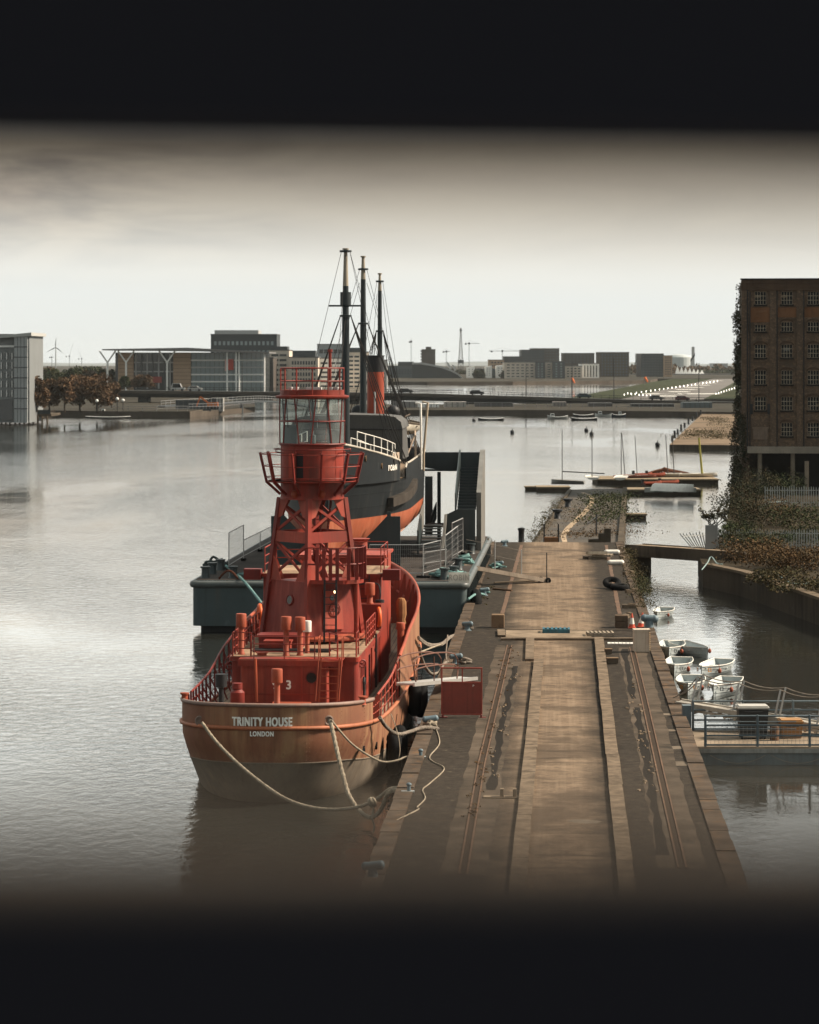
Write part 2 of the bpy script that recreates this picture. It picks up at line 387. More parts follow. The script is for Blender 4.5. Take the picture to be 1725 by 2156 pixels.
def glass_mat(name, tint=(0.86,0.93,0.92), alpha=0.22):
    m, N, L, bs = new_mat(name)
    bs.inputs['Base Color'].default_value = rgb(tint); bs.inputs['Roughness'].default_value = 0.05
    out = N['Material Output']; tr = N.new('ShaderNodeBsdfTransparent'); tr.inputs['Color'].default_value = rgb((0.84,0.90,0.89))
    mx = N.new('ShaderNodeMixShader'); v = coords(N, L); n = noise(N, L, v, 1.7, 4)
    L.new(ramp(N, L, n, 0.0, 1.0 / max(alpha*2.4, 0.01)), mx.inputs[0])
    L.new(tr.outputs[0], mx.inputs[1]); L.new(bs.outputs[0], mx.inputs[2]); L.new(mx.outputs[0], out.inputs['Surface'])
    return m
M['glass'] = glass_mat('dusty_lantern_glass', (0.8,0.88,0.87), 0.10)

def emit_mat(name, c, s):
    m, N, L, bs = new_mat(name)
    bs.inputs['Base Color'].default_value = rgb(c); bs.inputs['Emission Color'].default_value = rgb(c); bs.inputs['Emission Strength'].default_value = s
    return m

class Frame:
    """a local frame lying on the water: origin, and a heading given as x-per-y slope"""
    def __init__(s, o, slope):
        s.o = Vector(o); s.o.z = 0; a = math.atan(slope); s.rz = -a
        s.e = V(math.sin(a), math.cos(a), 0); s.x = V(math.cos(a), -math.sin(a), 0)
    def l(s, p):
        d = Vector(p) - s.o; return V(d.dot(s.x), d.dot(s.e), p[2])
    def px(s, x, y, d): return s.l(at(x, y, d))
    def pz(s, x, y, z): return s.l(on(x, y, z))
    def py(s, x, y, yl):
        """point seen at pixel x,y that lies in the plane local y = yl"""
        r = at(x, y, 1.0) - V(0,0,H); t = (s.o.dot(s.e) + yl)/ r.dot(s.e)
        return s.l(V(0,0,H) + r*t)
    def pxl(s, x, y, xl):
        r = at(x, y, 1.0) - V(0,0,H); t = (s.o.dot(s.x) + xl)/ r.dot(s.x)
        return s.l(V(0,0,H) + r*t)

def text_mesh(txt, size, sx=1.0, bold=0.0, thick=0.004):
    cu = bpy.data.curves.new('lettering', 'FONT'); cu.body = txt; cu.size = size; cu.align_x = 'CENTER'; cu.align_y = 'CENTER'
    cu.offset = bold; cu.extrude = thick; cu.space_character = 1.16
    o = bpy.data.objects.new('lettering_tmp', cu); COL.objects.link(o)
    bpy.context.view_layer.update(); dg = bpy.context.evaluated_depsgraph_get()
    me = bpy.data.meshes.new_from_object(o.evaluated_get(dg)); bpy.data.objects.remove(o)
    for v in me.vertices: v.co.x *= sx
    return me
def lettering(txt, size, place, parent, mat, sx=1.0, bold=0.0, name='lettering', thick=0.004):
    """place maps (x, y, depth) of the flat text to the parent's space"""
    src = text_mesh(txt, size, sx, 0.0, thick); vs = []; fs = []
    for dx, dy, dd in (((-bold, -bold*.6, 0), (bold, bold*.6, .0015), (-bold, bold*.6, .003), (bold, -bold*.6, .0045)) if bold else ((0,0,0),)):
        o0 = len(vs); vs += [place(v.co.x+dx, v.co.y+dy, v.co.z+dd) for v in src.vertices]; fs += [[i+o0 for i in q.vertices] for q in src.polygons]
    me = bpy.data.meshes.new(name); me.from_pydata([tuple(v) for v in vs], [], fs)
    me.materials.clear(); me.materials.append(mat); me.update()
    o = bpy.data.objects.new(name, me); COL.objects.link(o)
    if parent is not None: o.parent = parent
    return o

def rails(path, h, n=3, sp=1.0, r=0.018, post=0.02, closed=False, flat=False):
    b = MB(); P = [Vector(p) for p in path]
    for k in range(n):
        b.tube([p + V(0,0,h*(k+1)/n) for p in P], r, 5, closed)
    seg = P + ([P[0]] if closed else [])
    done = []
    for i in range(len(seg)-1):
        a, c = seg[i], seg[i+1]; m = max(1, round((c-a).length/sp))
        for j in range(m + (1 if i == len(seg)-2 and not closed else 0)):
            q = a.lerp(c, j/m)
            if any((q-o).length < sp*0.3 for o in done): continue
            done.append(q)
            if flat: b.box(q.x-post*1.8, q.x+post*1.8, q.y-post*0.6, q.y+post*0.6, q.z, q.z+h)
            else: b.cyl(q, q+V(0,0,h), post, n=6)
    return b
def ladder(p, q, w, n, r=0.02, side=(1,0,0), rr=0.014):
    b = MB(); s = Vector(side).normalized()*w/2; p = Vector(p); q = Vector(q)
    for k in (-1, 1): b.beam(p+s*k, q+s*k, r*2.2, r*2.2, up=s)
    for i in range(n):
        c = p.lerp(q, (i+0.5)/n); b.cyl(c-s, c+s, rr, n=5)
    return b
def mushroom(h, r, ch, cr):
    b = MB(); b.lathe([(r*1.25,0),(r*1.25,0.05),(r,0.08),(r,h-ch*0.7)], n=14)
    c = MB(); c.lathe([(r*0.9,h-ch),(cr*0.98,h-ch),(cr,h-ch+0.02),(cr,h-0.03),(cr*0.93,h),(0,h+0.012)], n=18)
    return b, c

# ---------------------------------------------------------------- the lightship
LS = Frame((-4.55, 86.0, 0), 0.070)
def lin(x, pts):
    if x <= pts[0][0]: return pts[0][1]
    for (a, b), (c, d) in zip(pts, pts[1:]):
        if x <= c: return b + (d-b)*(x-a)/(c-a)
    return pts[-1][1]
def ls_hb(y, z):
    """half breadth of the lightship's hull at local y and height z"""
    k = max(0.0, min(1.0, (2.0 - z)/2.0))                       # 0 at deck, 1 at the waterline
    k2 = max(0.0, -z/0.9)
    ys = 0.95*k**1.6 + 1.6*k2; Ls = 5.0 + 3.2*k; n = 2.6 - 0.4*k
    B = lin(y, [(0,3.15),(4,3.15),(7,3.2),(11,3.27),(15,3.32),(23,3.24),(41,3.24)]) - 0.10*k - 0.3*k2
    yb = 41.2 - 1.9*k + max(0, z-2)*0.25; y0 = 21.5
    if y <= ys or y >= yb: return 0.0
    t = min(1, (y-ys)/Ls); v = B*(1-(1-t)**n)**(1/n)
    if y > y0:
        s = (y-y0)/(yb-y0); v *= 1 - s**(2.35 - 0.75*k)
    return v
def ls_ends(z):
    k = max(0.0, min(1.0, (2.0 - z)/2.0)); k2 = max(0.0, -z/0.9)
    return 0.95*k**1.6 + 1.6*k2, 41.2 - 1.9*k + max(0, z-2)*0.25
def ls_mould(y): return lin(y, [(0,2.48),(3,2.30),(7,2.0),(12,1.85),(20,1.9),(30,2.4),(41,3.1)])
def ls_cap(y): return lin(y, [(0,3.20),(4,2.95),(11,3.05),(14,3.45),(18,3.8),(23,3.98),(29,4.4),(34,4.68),(38,4.85),(42,5.05)])
SS = [0,.0006,.002,.005,.01,.018,.028,.042,.06,.08,.11,.15,.20,.26,.32,.38,.44,.50,.55,.60,.65,.70,.75,.79,.83,.87,.90,.93,.955,.975,.99,1.0]
def ls_ring(zf, side, y_lo=-1, y_hi=99, off=0.0):
    out = []
    for s in SS:
        a, b = ls_ends(zf(20 if s > .3 else 0)); y = a + (b-a)*s
        z = zf(y); x = max(0, ls_hb(y, z) + off)
        if y_lo <= y <= y_hi: out.append(V(side*x, y, z))
    return out
def ring(zf, y_hi=99, off=0.0):
    r = ls_ring(zf, 1, -1, y_hi, off); l = ls_ring(zf, -1, -1, y_hi, off)
    return l[::-1] + r[1:]

def lightship():
    t = thing('lightship', 'red steel lightship with a lantern tower, moored by its stern ropes to the quay', 'ship', LS.o, LS.rz)
    up = worn('hull_orange_paint', (0.205,0.084,0.046), (0.38,0.225,0.115), 0.9, 0.65, 0.8, 0.25, True, spec=0.3)
    lo = worn('hull_antifouling', (0.185,0.155,0.122), (0.27,0.21,0.15), 0.8, 0.8, 0.9, 0.3, True)
    b = MB(); sm = lambda y: lin(y, [(0,1.38),(2,1.25),(4,1.0),(7,0.75),(12,0.6),(41,0.7)])
    b.cur = 1; b.grid([ring(lambda y, q=q: -0.9 + (sm(y)+0.9)*q) for q in (0,.2,.36,.5,.65,.82,1.0)])
    b.cur = 0; b.grid([ring(lambda y, q=q: sm(y) + (ls_mould(y)-sm(y))*q) for q in (0, 0.35, 0.7, 1.0)])
    hull = b.build('hull', [up, lo], t, 50)
    # stern bulwark and the high forward bulwark, with thickness and a rolled cap
    def bulwark(y0, y1, name):
        full = y0 < 0; b = MB(); outs = []; ins = []
        ys = [y for y in [0,.03,.1,.25,.45,.7,1.0,1.4,1.9,2.5,3.1,3.7] if y <= y1] if full else [y0 + (y1-y0)*i/34 for i in range(35)]
        if full: ys.append(y1)
        def line(side, q, off): return [V(side*max(0, ls_hb(y, 2.0) + (off if ls_hb(y,2.0) > .2 else 0)), y + (0.05 if off < 0 and y < .3 else 0), ls_mould(y) + (ls_cap(y)-ls_mould(y))*q) for y in ys]
        yall = list(ys)
        for off in (0.0, -0.05):
            rows = []
            for q in (0, 0.5, 1.0):
                if full: rows.append(line(-1,q,off)[::-1] + line(1,q,off)[1:])
                else: rows.append(line(1,q,off))
            b.cur = 0 if off == 0 else 1; b.grid(rows if off == 0 else [r[::-1] for r in rows])
        w = b.build(name, [up, M['red2']], t, 50)
        if not full:                                            # the port side is the mirror image
            m2 = MB(); ys[:] = [y for y in ys if y >= 17.3]
            for off in (0.0, -0.05): m2.grid([line(-1,q,off) for q in (0, .5, 1.0)])
            m2.build(name, M['red2'], t, 50)
        ys[:] = yall
        for side in ((0,) if full else (1, -1)):
            c = MB(); pts = (line(-1,1,0)[::-1] + line(1,1,0)[1:]) if full else [p for p in line(side,1,-0.02) if p.y >= (17.3 if side < 0 else 0)]
            c.tube(pts, 0.065, 8)
            c.build('cap_rail', worn('cap_rail_paint', (0.23,0.15,0.12), (0.30,0.12,0.06), 0.5, 0.6) if full else M['vent'], w, 60)
        if not full:
            for side in (1, -1):
                r = MB()
                for i in range(2, 34, 2):
                    y = y0 + (y1-y0)*i/34; hb = ls_hb(y, 2.0)*1.02
                    if hb < 0.8 or (side < 0 and y < 17.5): continue
                    zt = ls_cap(y)-0.06; zb = ls_mould(y)-0.2
                    r.slab([(side*(hb-0.07), y, zt), (side*(hb-0.16), y, zt), (side*(hb-0.75), y-0.0, zb), (side*(hb-0.07), y, zb)], (0, 0.035, 0))
                r.tube([V(side*(ls_hb(y,2.0)*1.02-0.2), y, (ls_cap(y)+ls_mould(y))/2) for y in [y0+(y1-y0)*i/30 for i in range(2 if side > 0 else 8,28)]], 0.05, 5)
                r.build('bulwark_bracket', M['red2'], w)
        return w
    bulwark(-1, 3.7, 'stern_bulwark'); bulwark(13.2, 41.0, 'bulwark')
    b = MB(); b.tube(ring(lambda y: ls_mould(y), 36, 0.03), 0.07, 7); b.build('rubbing_strake', worn('strake_paint', (0.36,0.12,0.055), (0.2,0.07,0.03), 0.7, 0.6), t, 60)
    b = MB(); b.tube(ring(sm, 30, 0.0), 0.022, 5); b.build('hull_seam', lo, t, 60)
    for X in (-2.75,-2.1,-0.95,0.55,1.35,2.3,2.9):
        b = MB(); tt = 1-(1-(abs(X)/3.15)**2.6)**(1/2.6); y = 5.0*tt
        for k in range(2):
            for q in range(13): z = 1.45+(ls_cap(y)-1.55)*q/12; kk = max(0,(2.0-z)/2.0); b.ball((X+0.05*(k*2-1), y-0.004+0.95*kk**1.6*(1-tt), z), 0.014,0.014,0.014,5,4)
        o = b.build('rivet_line', up, t); o['kind'] = 'stuff'
    # decks
    b = MB(); r = [p for p in ls_ring(lambda y: 1.9, 1, 0, 99, -0.06)]; l = [V(-p.x, p.y, p.z) for p in r]
    def dz(y): return lin(y, [(0,2.05),(6,1.9),(20,1.84),(30,2.1),(41,2.6)])
    b.grid([[V(p.x, p.y, dz(p.y)) for p in l], [V(0, p.y, dz(p.y)+0.04) for p in r], [V(p.x, p.y, dz(p.y)) for p in r]])
    dm, N, L, bs = new_mat('deck_planks')
    v = coords(N, L); w = N.new('ShaderNodeTexWave'); w.bands_direction = 'X'; w.inputs['Scale'].default_value = 1.9; w.inputs['Distortion'].default_value = 0.05
    L.new(v, w.inputs['Vector']); n1 = noise(N, L, coords(N, L, 'Object', (2.5,0.5,1)), 1.5, 6)
    c = mix(N, L, ramp(N, L, n1, 0.3, 0.7), (0.16,0.105,0.068), (0.31,0.215,0.14)); c = mix(N, L, ramp(N, L, w.outputs['Fac'], 0.10, 0.02), c, (0.05,0.032,0.02))
    L.new(c, bs.inputs['Base Color']); bs.inputs['Roughness'].default_value = 0.85
    b.build('deck', dm, t)
    # stern fairleads, with steel lips
    def sternpt(px, py):
        p = LS.py(px, py, 0.3)
        for _ in range(6):
            tt = 1-(max(0, 1-min(1, abs(p.x)/3.15)**2.6))**(1/2.6); p = LS.py(px, py, 5.0*tt)
        return p
    for px, py in ((421,1518), (692,1517)):
        p = sternpt(px, py); q = MB(); nrm = V(0.5*p.x/3, -1, 0).normalized()
        q.torus(p + nrm*0.01, 0.13, 0.04, nrm, 16, 6); q.cyl(p+nrm*0.012, p-nrm*0.10, 0.125, n=14)
        q.build('fairlead', [worn('fairlead_steel', (0.20,0.14,0.11), (0.1,0.05,0.03), 0.6)], t, 40)
    # lettering wrapped on the stern
    cx0 = LS.py(552.6, 1519, 0.1).x
    def wrap(zc):
        def f(x, y, d):
            X = cx0 + x; tt = 1-(1-min(1, abs(X)/3.15)**2.6)**(1/2.6)
            return V(X, 5.0*tt - 0.045 - d, zc + y)
        return f
    zt = LS.py(552.6, 1518.5, 0.25).z; lettering('TRINITY HOUSE', 0.385, wrap(zt), t, M['lettering'], 0.60, 0.014)
    zt = LS.py(555, 1542, 0.25).z; lettering('LONDON', 0.215, wrap(zt-0.02), t, M['lettering'], 0.72, 0.008)
    zt = LS.py(556, 1637, 0.7).z
    def wrap2(x, y, d):
        X = cx0 + 0.05 + x; return V(X, 0.47 - d, zt + y)
    lettering('XIV', 0.24, wrap2, t, plain('faded_mark', (0.22,0.19,0.15)), 0.9, 0.0, 'draught_mark')
    # side ports low on the starboard quarter
    for px, py in ((767.5,1578.7),(793.7,1570),(806,1566.8),(820,1560)):
        p = LS.pxl(px, py, 3.2)
        for _ in range(4): p = LS.pxl(px, py, ls_hb(p.y, p.z)+0.01)
        q = MB(); q.cyl(p - V(0.05,0,0), p + V(0.015,0,0), 0.13, n=14); q.build('porthole', M['glassdark'], t)
    # open rails along the quarters: flat stanchions leaning with the sheer
    for side in (1, -1):
        b = MB(); tops = []
        for y in ([3.8,4.3,4.8,5.3,5.8,6.6,7.9,9.2,10.5,11.8,13.0] if side > 0 else [3.8,4.4,5.0,5.6,6.2,6.9,7.7,8.6,9.6,10.7,12,13.3,14.6,15.9,17.0]):
            x = side*(ls_hb(y, 2.0)-0.06); z0 = ls_mould(y)-0.05; z1 = lin(y, [(3,2.9),(9,2.95),(11,3.05),(14,3.45),(17,3.7)])
            if y < 6 or side < 0: b.beam((x, y, z0), (x+side*0.02, y, z1), 0.022, 0.07, up=(1,0,0))
            else: b.cyl((x, y, z0), (x+side*0.02, y, z1), 0.03, n=6)
            tops.append(V(x+side*0.02, y, z1))
            if 6 < y < 16 and side < 0: b.beam((x, y, z1-0.25), (x-side*0.45, y, z0+0.05), 0.03, 0.05)
        b.tube(tops[3:], 0.04, 6)
        for k in (0.33, 0.66): b.tube([V(p.x, p.y, ls_mould(p.y) + (p.z-ls_mould(p.y))*k) for p in tops], 0.016, 5)
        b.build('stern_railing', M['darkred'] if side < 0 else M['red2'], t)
    # bollards on the stern cap
    for px, py in ((388,1476), (763,1480)):
        p = sternpt(px, 1486) if px > 500 else V(-2.85, 2.2, 3.0)
        b = MB(); b.lathe([(0.13,0),(0.10,0.03),(0.10,0.2),(0.15,0.23),(0.15,0.27),(0,0.29)], p + V(0.0,0.15,0.02), 12); b.build('bollard', M['vent'], t, 40)
    # ---------------- deckhouse
    ZD, ZR, HW = 1.84, 3.80, 2.18
    def house(pts, z0, z1, name, m, ov=0.07, th=0.16):
        b = MB(); b.prism(pts, z0, z1-th); h = b.build(name, m, t)
        cxm = sum(p[0] for p in pts)/len(pts); cym = sum(p[1] for p in pts)/len(pts)
        b = MB(); b.prism([(p[0]+math.copysign(ov, p[0]-cxm), p[1]+math.copysign(ov, p[1]-cym)) for p in pts], z1-th+0.001, z1); rf = b.build('roof', [M['red']], h)
        b = MB(); b.prism([(p[0]+math.copysign(ov-0.04, p[0]-cxm), p[1]+math.copysign(ov-0.04, p[1]-cym)) for p in pts], z1, z1+0.012); b.build('roof_deck', M['deckpaint'], h)
        return h
    def rounded(x0, x1, y0, y1, r=0.18, n=4):
        out = []
        for cx, cy, a in ((x0+r,y0+r,180),(x1-r,y0+r,270),(x1-r,y1-r,0),(x0+r,y1-r,90)):
            for k in range(n+1): w = R(a + 90*k/n); out.append((cx+r*math.cos(w), cy+r*math.sin(w)))
        return out
    aft = house(rounded(-HW, HW, 8.5, 17.7), ZD, ZR, 'deckhouse', M['shaded_red'])
    blk = house(rounded(-1.75, 1.22, 7.7, 8.49, 0.06), ZD+0.05, ZR-0.03, 'deckhouse_porch', M['shaded_red'], 0.0, 0.05)
    b = MB(); b.box(-1.82, 1.75, 7.60, 7.69, ZR-0.22, ZR-0.02); b.box(-1.82, 1.75, 7.691, 8.49, ZR-0.028, ZR+0.005); b.build('fascia', M['red'], blk)
    for x in (-1.25,-0.55,0.35,0.95):
        b = MB(); b.box(x-0.03,x+0.03,7.685,7.6995,ZD+0.1,ZR-0.25); b.build('plate_seam', M['red'], blk)
    b = MB(); b.box(-1.74,1.21,7.686,7.6993,ZD+0.75,ZD+0.80); b.build('plate_seam', M['red'], blk)
    b = MB(); b.box(-0.55,0.75,6.3,7.5,ZD+0.1,ZD+0.32); b.slab([(-0.55,6.3,ZD+0.32),(0.75,6.3,ZD+0.32),(0.75,6.9,ZD+0.62),(-0.55,6.9,ZD+0.62)],(0,0.6,-0.3)); b.build('skylight', M['vent'], t)
    for q in ((-2.4,6.2),(-2.1,4.6),(1.9,6.5),(2.3,8.2)):
        b = MB(); b.torus((q[0],q[1],ZD+0.14),0.28,0.07,(0.1,0,1),14,6); b.torus((q[0]+.03,q[1],ZD+0.26),0.24,0.07,(0,0.1,1),14,6); b.build('rope_coil', M['rope'], t, 60)
    # number on the porch, and a round port
    p3 = LS.py(608, 1443, 7.7); p0 = LS.py(582, 1443, 7.7)
    for ch, p in (('3', p3), ('9', V(p3.x-0.46, 7.7, p3.z))):
        lettering(ch, 0.42, lambda x, y, d, p=p: V(p.x + x, p.y - 0.012 - d, p.z + y), blk, M['lettering'], 0.95, 0.012, 'number')
    def port(p, nrm, r, parent):
        b = MB(); nrm = Vector(nrm); b.cur = 0; b.cyl(p+nrm*0.004, p+nrm*0.02, r, n=16); b.cur = 1; b.torus(p+nrm*0.02, r, 0.025, nrm, 18, 6)
        b.build('porthole', [M['glassdark'], M['darkred']], parent, 40)
    port(LS.py(656, 1427, 7.7), (0,-1,0), 0.20, blk)
    # starboard wall: sliding door rail, windows, vents, hose
    for y0, y1, z0, z1 in ((11.3,11.8,2.5,3.35),(13.0,13.5,2.4,3.4)):
        w = MB(); w.box(HW+0.002, HW+0.02, y0, y1, z0, z1)
        w.build('window', M['glassdark'], aft)
    d = MB(); d.box(HW+0.002, HW+0.05, 14.0, 14.9, ZD+0.2, ZR-0.25); d.build('side_door', M['red2'], aft)
    d = MB(); d.box(HW+0.06, HW+0.12, 15.1, 15.3, ZD+0.15, ZR+0.15); d.box(HW+0.0, HW+0.09, 15.05, 15.35, ZD+0.5, ZD+0.6); d.box(HW, HW+0.09, 15.05, 15.35, ZR-0.5, ZR-0.4); d.build('door_rail', M['black'], aft)
    d = MB()
    for k in range(4): d.box(HW+0.002, HW+0.03, 9.7+0.34*k, 9.85+0.34*k, 2.95, 3.4)
    d.build('louvre', M['darkred'], aft)
    d = MB(); d.torus((HW+0.1, 9.3, 3.5), 0.12, 0.035, (0.5,-1,0)); d.cyl((HW,9.3,3.5),(HW+0.1,9.3,3.5),0.03); d.build('valve_wheel', M['darkred'], aft)
    d = MB(); d.torus((-HW-0.1, 8.7, 3.45), 0.12, 0.035, (0.5,-1,0)); d.cyl((-HW,8.7,3.45),(-HW-0.1,8.7,3.45),0.03); d.build('valve_wheel', M['darkred'], aft)
    d = MB(); d.tube([(HW+0.08,10.2+0.1*math.sin(i*1.1),2.4+0.5*math.cos(i*0.7)) for i in range(12)], 0.05, 6); d.build('hose', M['black'], aft)
    # ladder and handrails to the house roof
    pb = LS.py(690, 1478, 7.4); pt = LS.py(696, 1380, 7.55)
    ladder(pb, V(pt.x, 7.55, ZR+0.08), 0.62, 6, 0.022, rr=0.018).build('ladder', M['vent'], t)
    b = MB()
    for s in (-0.36, 0.36): b.tube([V(pb.x+s*1.1, 7.25, pb.z+0.05), V(pt.x+s*1.1, 7.45, ZR), V(pt.x+s*1.1, 7.55, ZR+0.75), V(pt.x+s*1.1, 8.0, ZR+0.8), V(pt.x+s*1.1, 8.0, ZR)], 0.02, 6)
    b.build('ladder_handrail', M['vent'], t)
    # roof railings
    e = 0.02
    rails([(-HW+0.05,12.3,ZR),(-HW+0.05,8.55,ZR),(-1.5,8.55,ZR)], 0.82, 3, 0.62, 0.02, 0.032).build('roof_railing', M['red'], t)
    rails([(-1.5,8.55,ZR),(-1.3,7.8,ZR),(0.78,7.8,ZR)], 0.76, 3, 1.2, 0.018, 0.02).build('roof_railing', M['darkred'], t)
    rails([(1.55,7.9,ZR),(1.2,8.7,ZR),(HW-0.05,8.6,ZR),(HW-0.05,9.4,ZR)], 0.82, 3, 0.75, 0.02, 0.03).build('roof_railing', M['red'], t)
    rails([(HW-0.02,12.2,ZR),(HW-0.02,16.0,ZR)], 0.85, 4, 0.7, 0.022, 0.035).build('roof_railing', M['red'], t)
    rails([(-HW+0.05,12.3,ZR),(-HW+0.05,17.6,ZR)], 0.85, 3, 0.9, 0.022, 0.035).build('roof_railing', M['red'], t)
    # skylights, locker, hatches
    for x0,x1,y0,y1,z,m in ((-1.55,-0.02,11.1,12.1,0.42,'darkred'),(-1.25,-0.35,10.3,10.9,0.30,'red')):
        b = MB(); b.box(x0,x1,y0,y1,ZR+0.013,ZR+z); b.box(x0-0.04,x1+0.04,y0-0.04,y1+0.04,ZR+z+0.001,ZR+z+0.06); b.build('skylight', M[m], t)
    for y in (9.8, 10.2): 
        b = MB(); b.box(-1.6, 1.1, y, y+0.16, ZR+0.013, ZR+0.10); b.build('roof_vent_strip', M['black'], t)
    b = MB(); b.lathe([(0.17,0),(0.17,0.07),(0.22,0.08),(0.22,0.11),(0,0.13)], (-1.15,8.8,ZR+0.013), 14); b.build('roof_hatch', M['vent'], t, 40)
    # ---------------- ventilators
    def vent(px, base, top, dd, r=0.10, cr=0.185, ch=0.46, m='vent', nm='ventilator'):
        p = LS.px(px, base, dd); h = (base-top)*dd/F
        s, c = mushroom(h, r, ch, cr); o = s.build(nm, M['vent'], t, 45); o.location = p
        k = c.build('cowl', M[m], o, 45); return o
    vent(508,1378,1292,95.2); vent(602.7,1382,1298,94.7); vent(632,1381,1299,94.8); vent(647,1379,1307,95.6, 0.08, 0.15, 0.38, 'white')
    vent(583.5,1486,1408,90.6); vent(844,1404,1311,103,0.13,0.165,0.25); 
    p = LS.px(779,1271,102.6); b = MB(); b.obox(p + V(0.05,0,-0.45), 0.8, 0.7, 0.9); b.build('locker', M['red'], t)
    vent(779,1271.6,1227,102.5,0.11,0.19,0.46)
    p = LS.px(845,1318,107); b = MB(); b.lathe([(0.14,-0.9),(0.14,0),(0.2,0.1),(0.16,0.25),(0.21,0.45),(0.2,0.95),(0.12,1.08),(0,1.1)], p, 10); b.build('wrapped_ventilator', worn('brown_wrapping', (0.26,0.13,0.06), (0.12,0.06,0.03), 0.6, 0.8, 4), t, 30)
    p = LS.pz(466,1476,1.7); b = MB(); b.lathe([(0.09,-0.1),(0.09,0.55),(0.2,0.57),(0.2,1.0),(0,1.02)], LS.px(466,1482,92.5), 12); b.build('black_ventilator', M['black'], t, 40)
    p = LS.px(500,1486,91); b = MB(); b.lathe([(0.21,0),(0.24,0.06),(0.24,0.45),(0.15,0.55),(0.17,0.56),(0.17,0.75),(0.0,0.76)], p, 14); b.build('gas_bottle', M['darkred'], t, 40)
    b = MB(); b.cyl(LS.py(541,1478,7.4), LS.py(538,1387,7.4), 0.045, n=8); b.build('pipe', M['vent'], t)
    # ---------------- forward house
    fh = house(rounded(-2.23, 2.23, 17.8, 21.9, 0.12), ZD, 5.93, 'forward_house', M['red'], 0.06, 0.12)
    rails([(-2.18,18.0,5.94),(-2.18,21.7,5.94),(2.18,21.7,5.94),(2.18,18.5,5.94)], 0.95, 3, 1.5, 0.02, 0.022).build('roof_railing', M['red'], fh)
    for s in (-1, 1):
        b = MB(); b.box(min(s*2.3,s*2.95), max(s*2.3,s*2.95), 17.7, 18.2, 5.7, 6.1); b.build('navigation_light_screen', M['darkred'], fh)
    ladder((1.55,17.74,2.4),(1.55,17.74,5.9),0.5,10,0.02).build('ladder', M['black'], fh)
    b = MB(); b.box(-1.4,1.9,23.4,27,2.0,6.15); b.box(-1.5,2.0,23.3,27.1,6.15,6.25); b.build('windlass_house', M['red2'], t)
    b = MB(); b.lathe([(0.35,0),(0.28,0.15),(0.28,0.5),(0.4,0.6),(0,0.62)], (0.9,24.2,6.25), 12); b.build('capstan', M['red2'], t, 40)
    for s in (-1, 1):
        b = MB(); pc = LS.px(797 if s > 0 else 547, 1299 if s > 0 else 1293, 102.3); b.torus(pc, 0.33, 0.075, (1,0.25,0), 20, 8); b.build('lifebuoy', M['orange'], t, 60)
    # gooseneck lamp on the forward house
    b = MB(); q = LS.py(800, 1262, 17.3); q0 = LS.py(748,1232,17.7); b.tube(smooth_path([q0, LS.py(780,1228,17.5), LS.py(797,1231,17.4), LS.py(801,1250,17.3), q]), 0.03, 6); b.lathe([(0.05,0),(0.17,-0.02),(0.17,-0.12),(0.10,-0.14),(0.10,-0.36),(0,-0.4)], q, 10); b.build('lamp', M['black'], t, 40)
    return t
lightship_o = lightship()

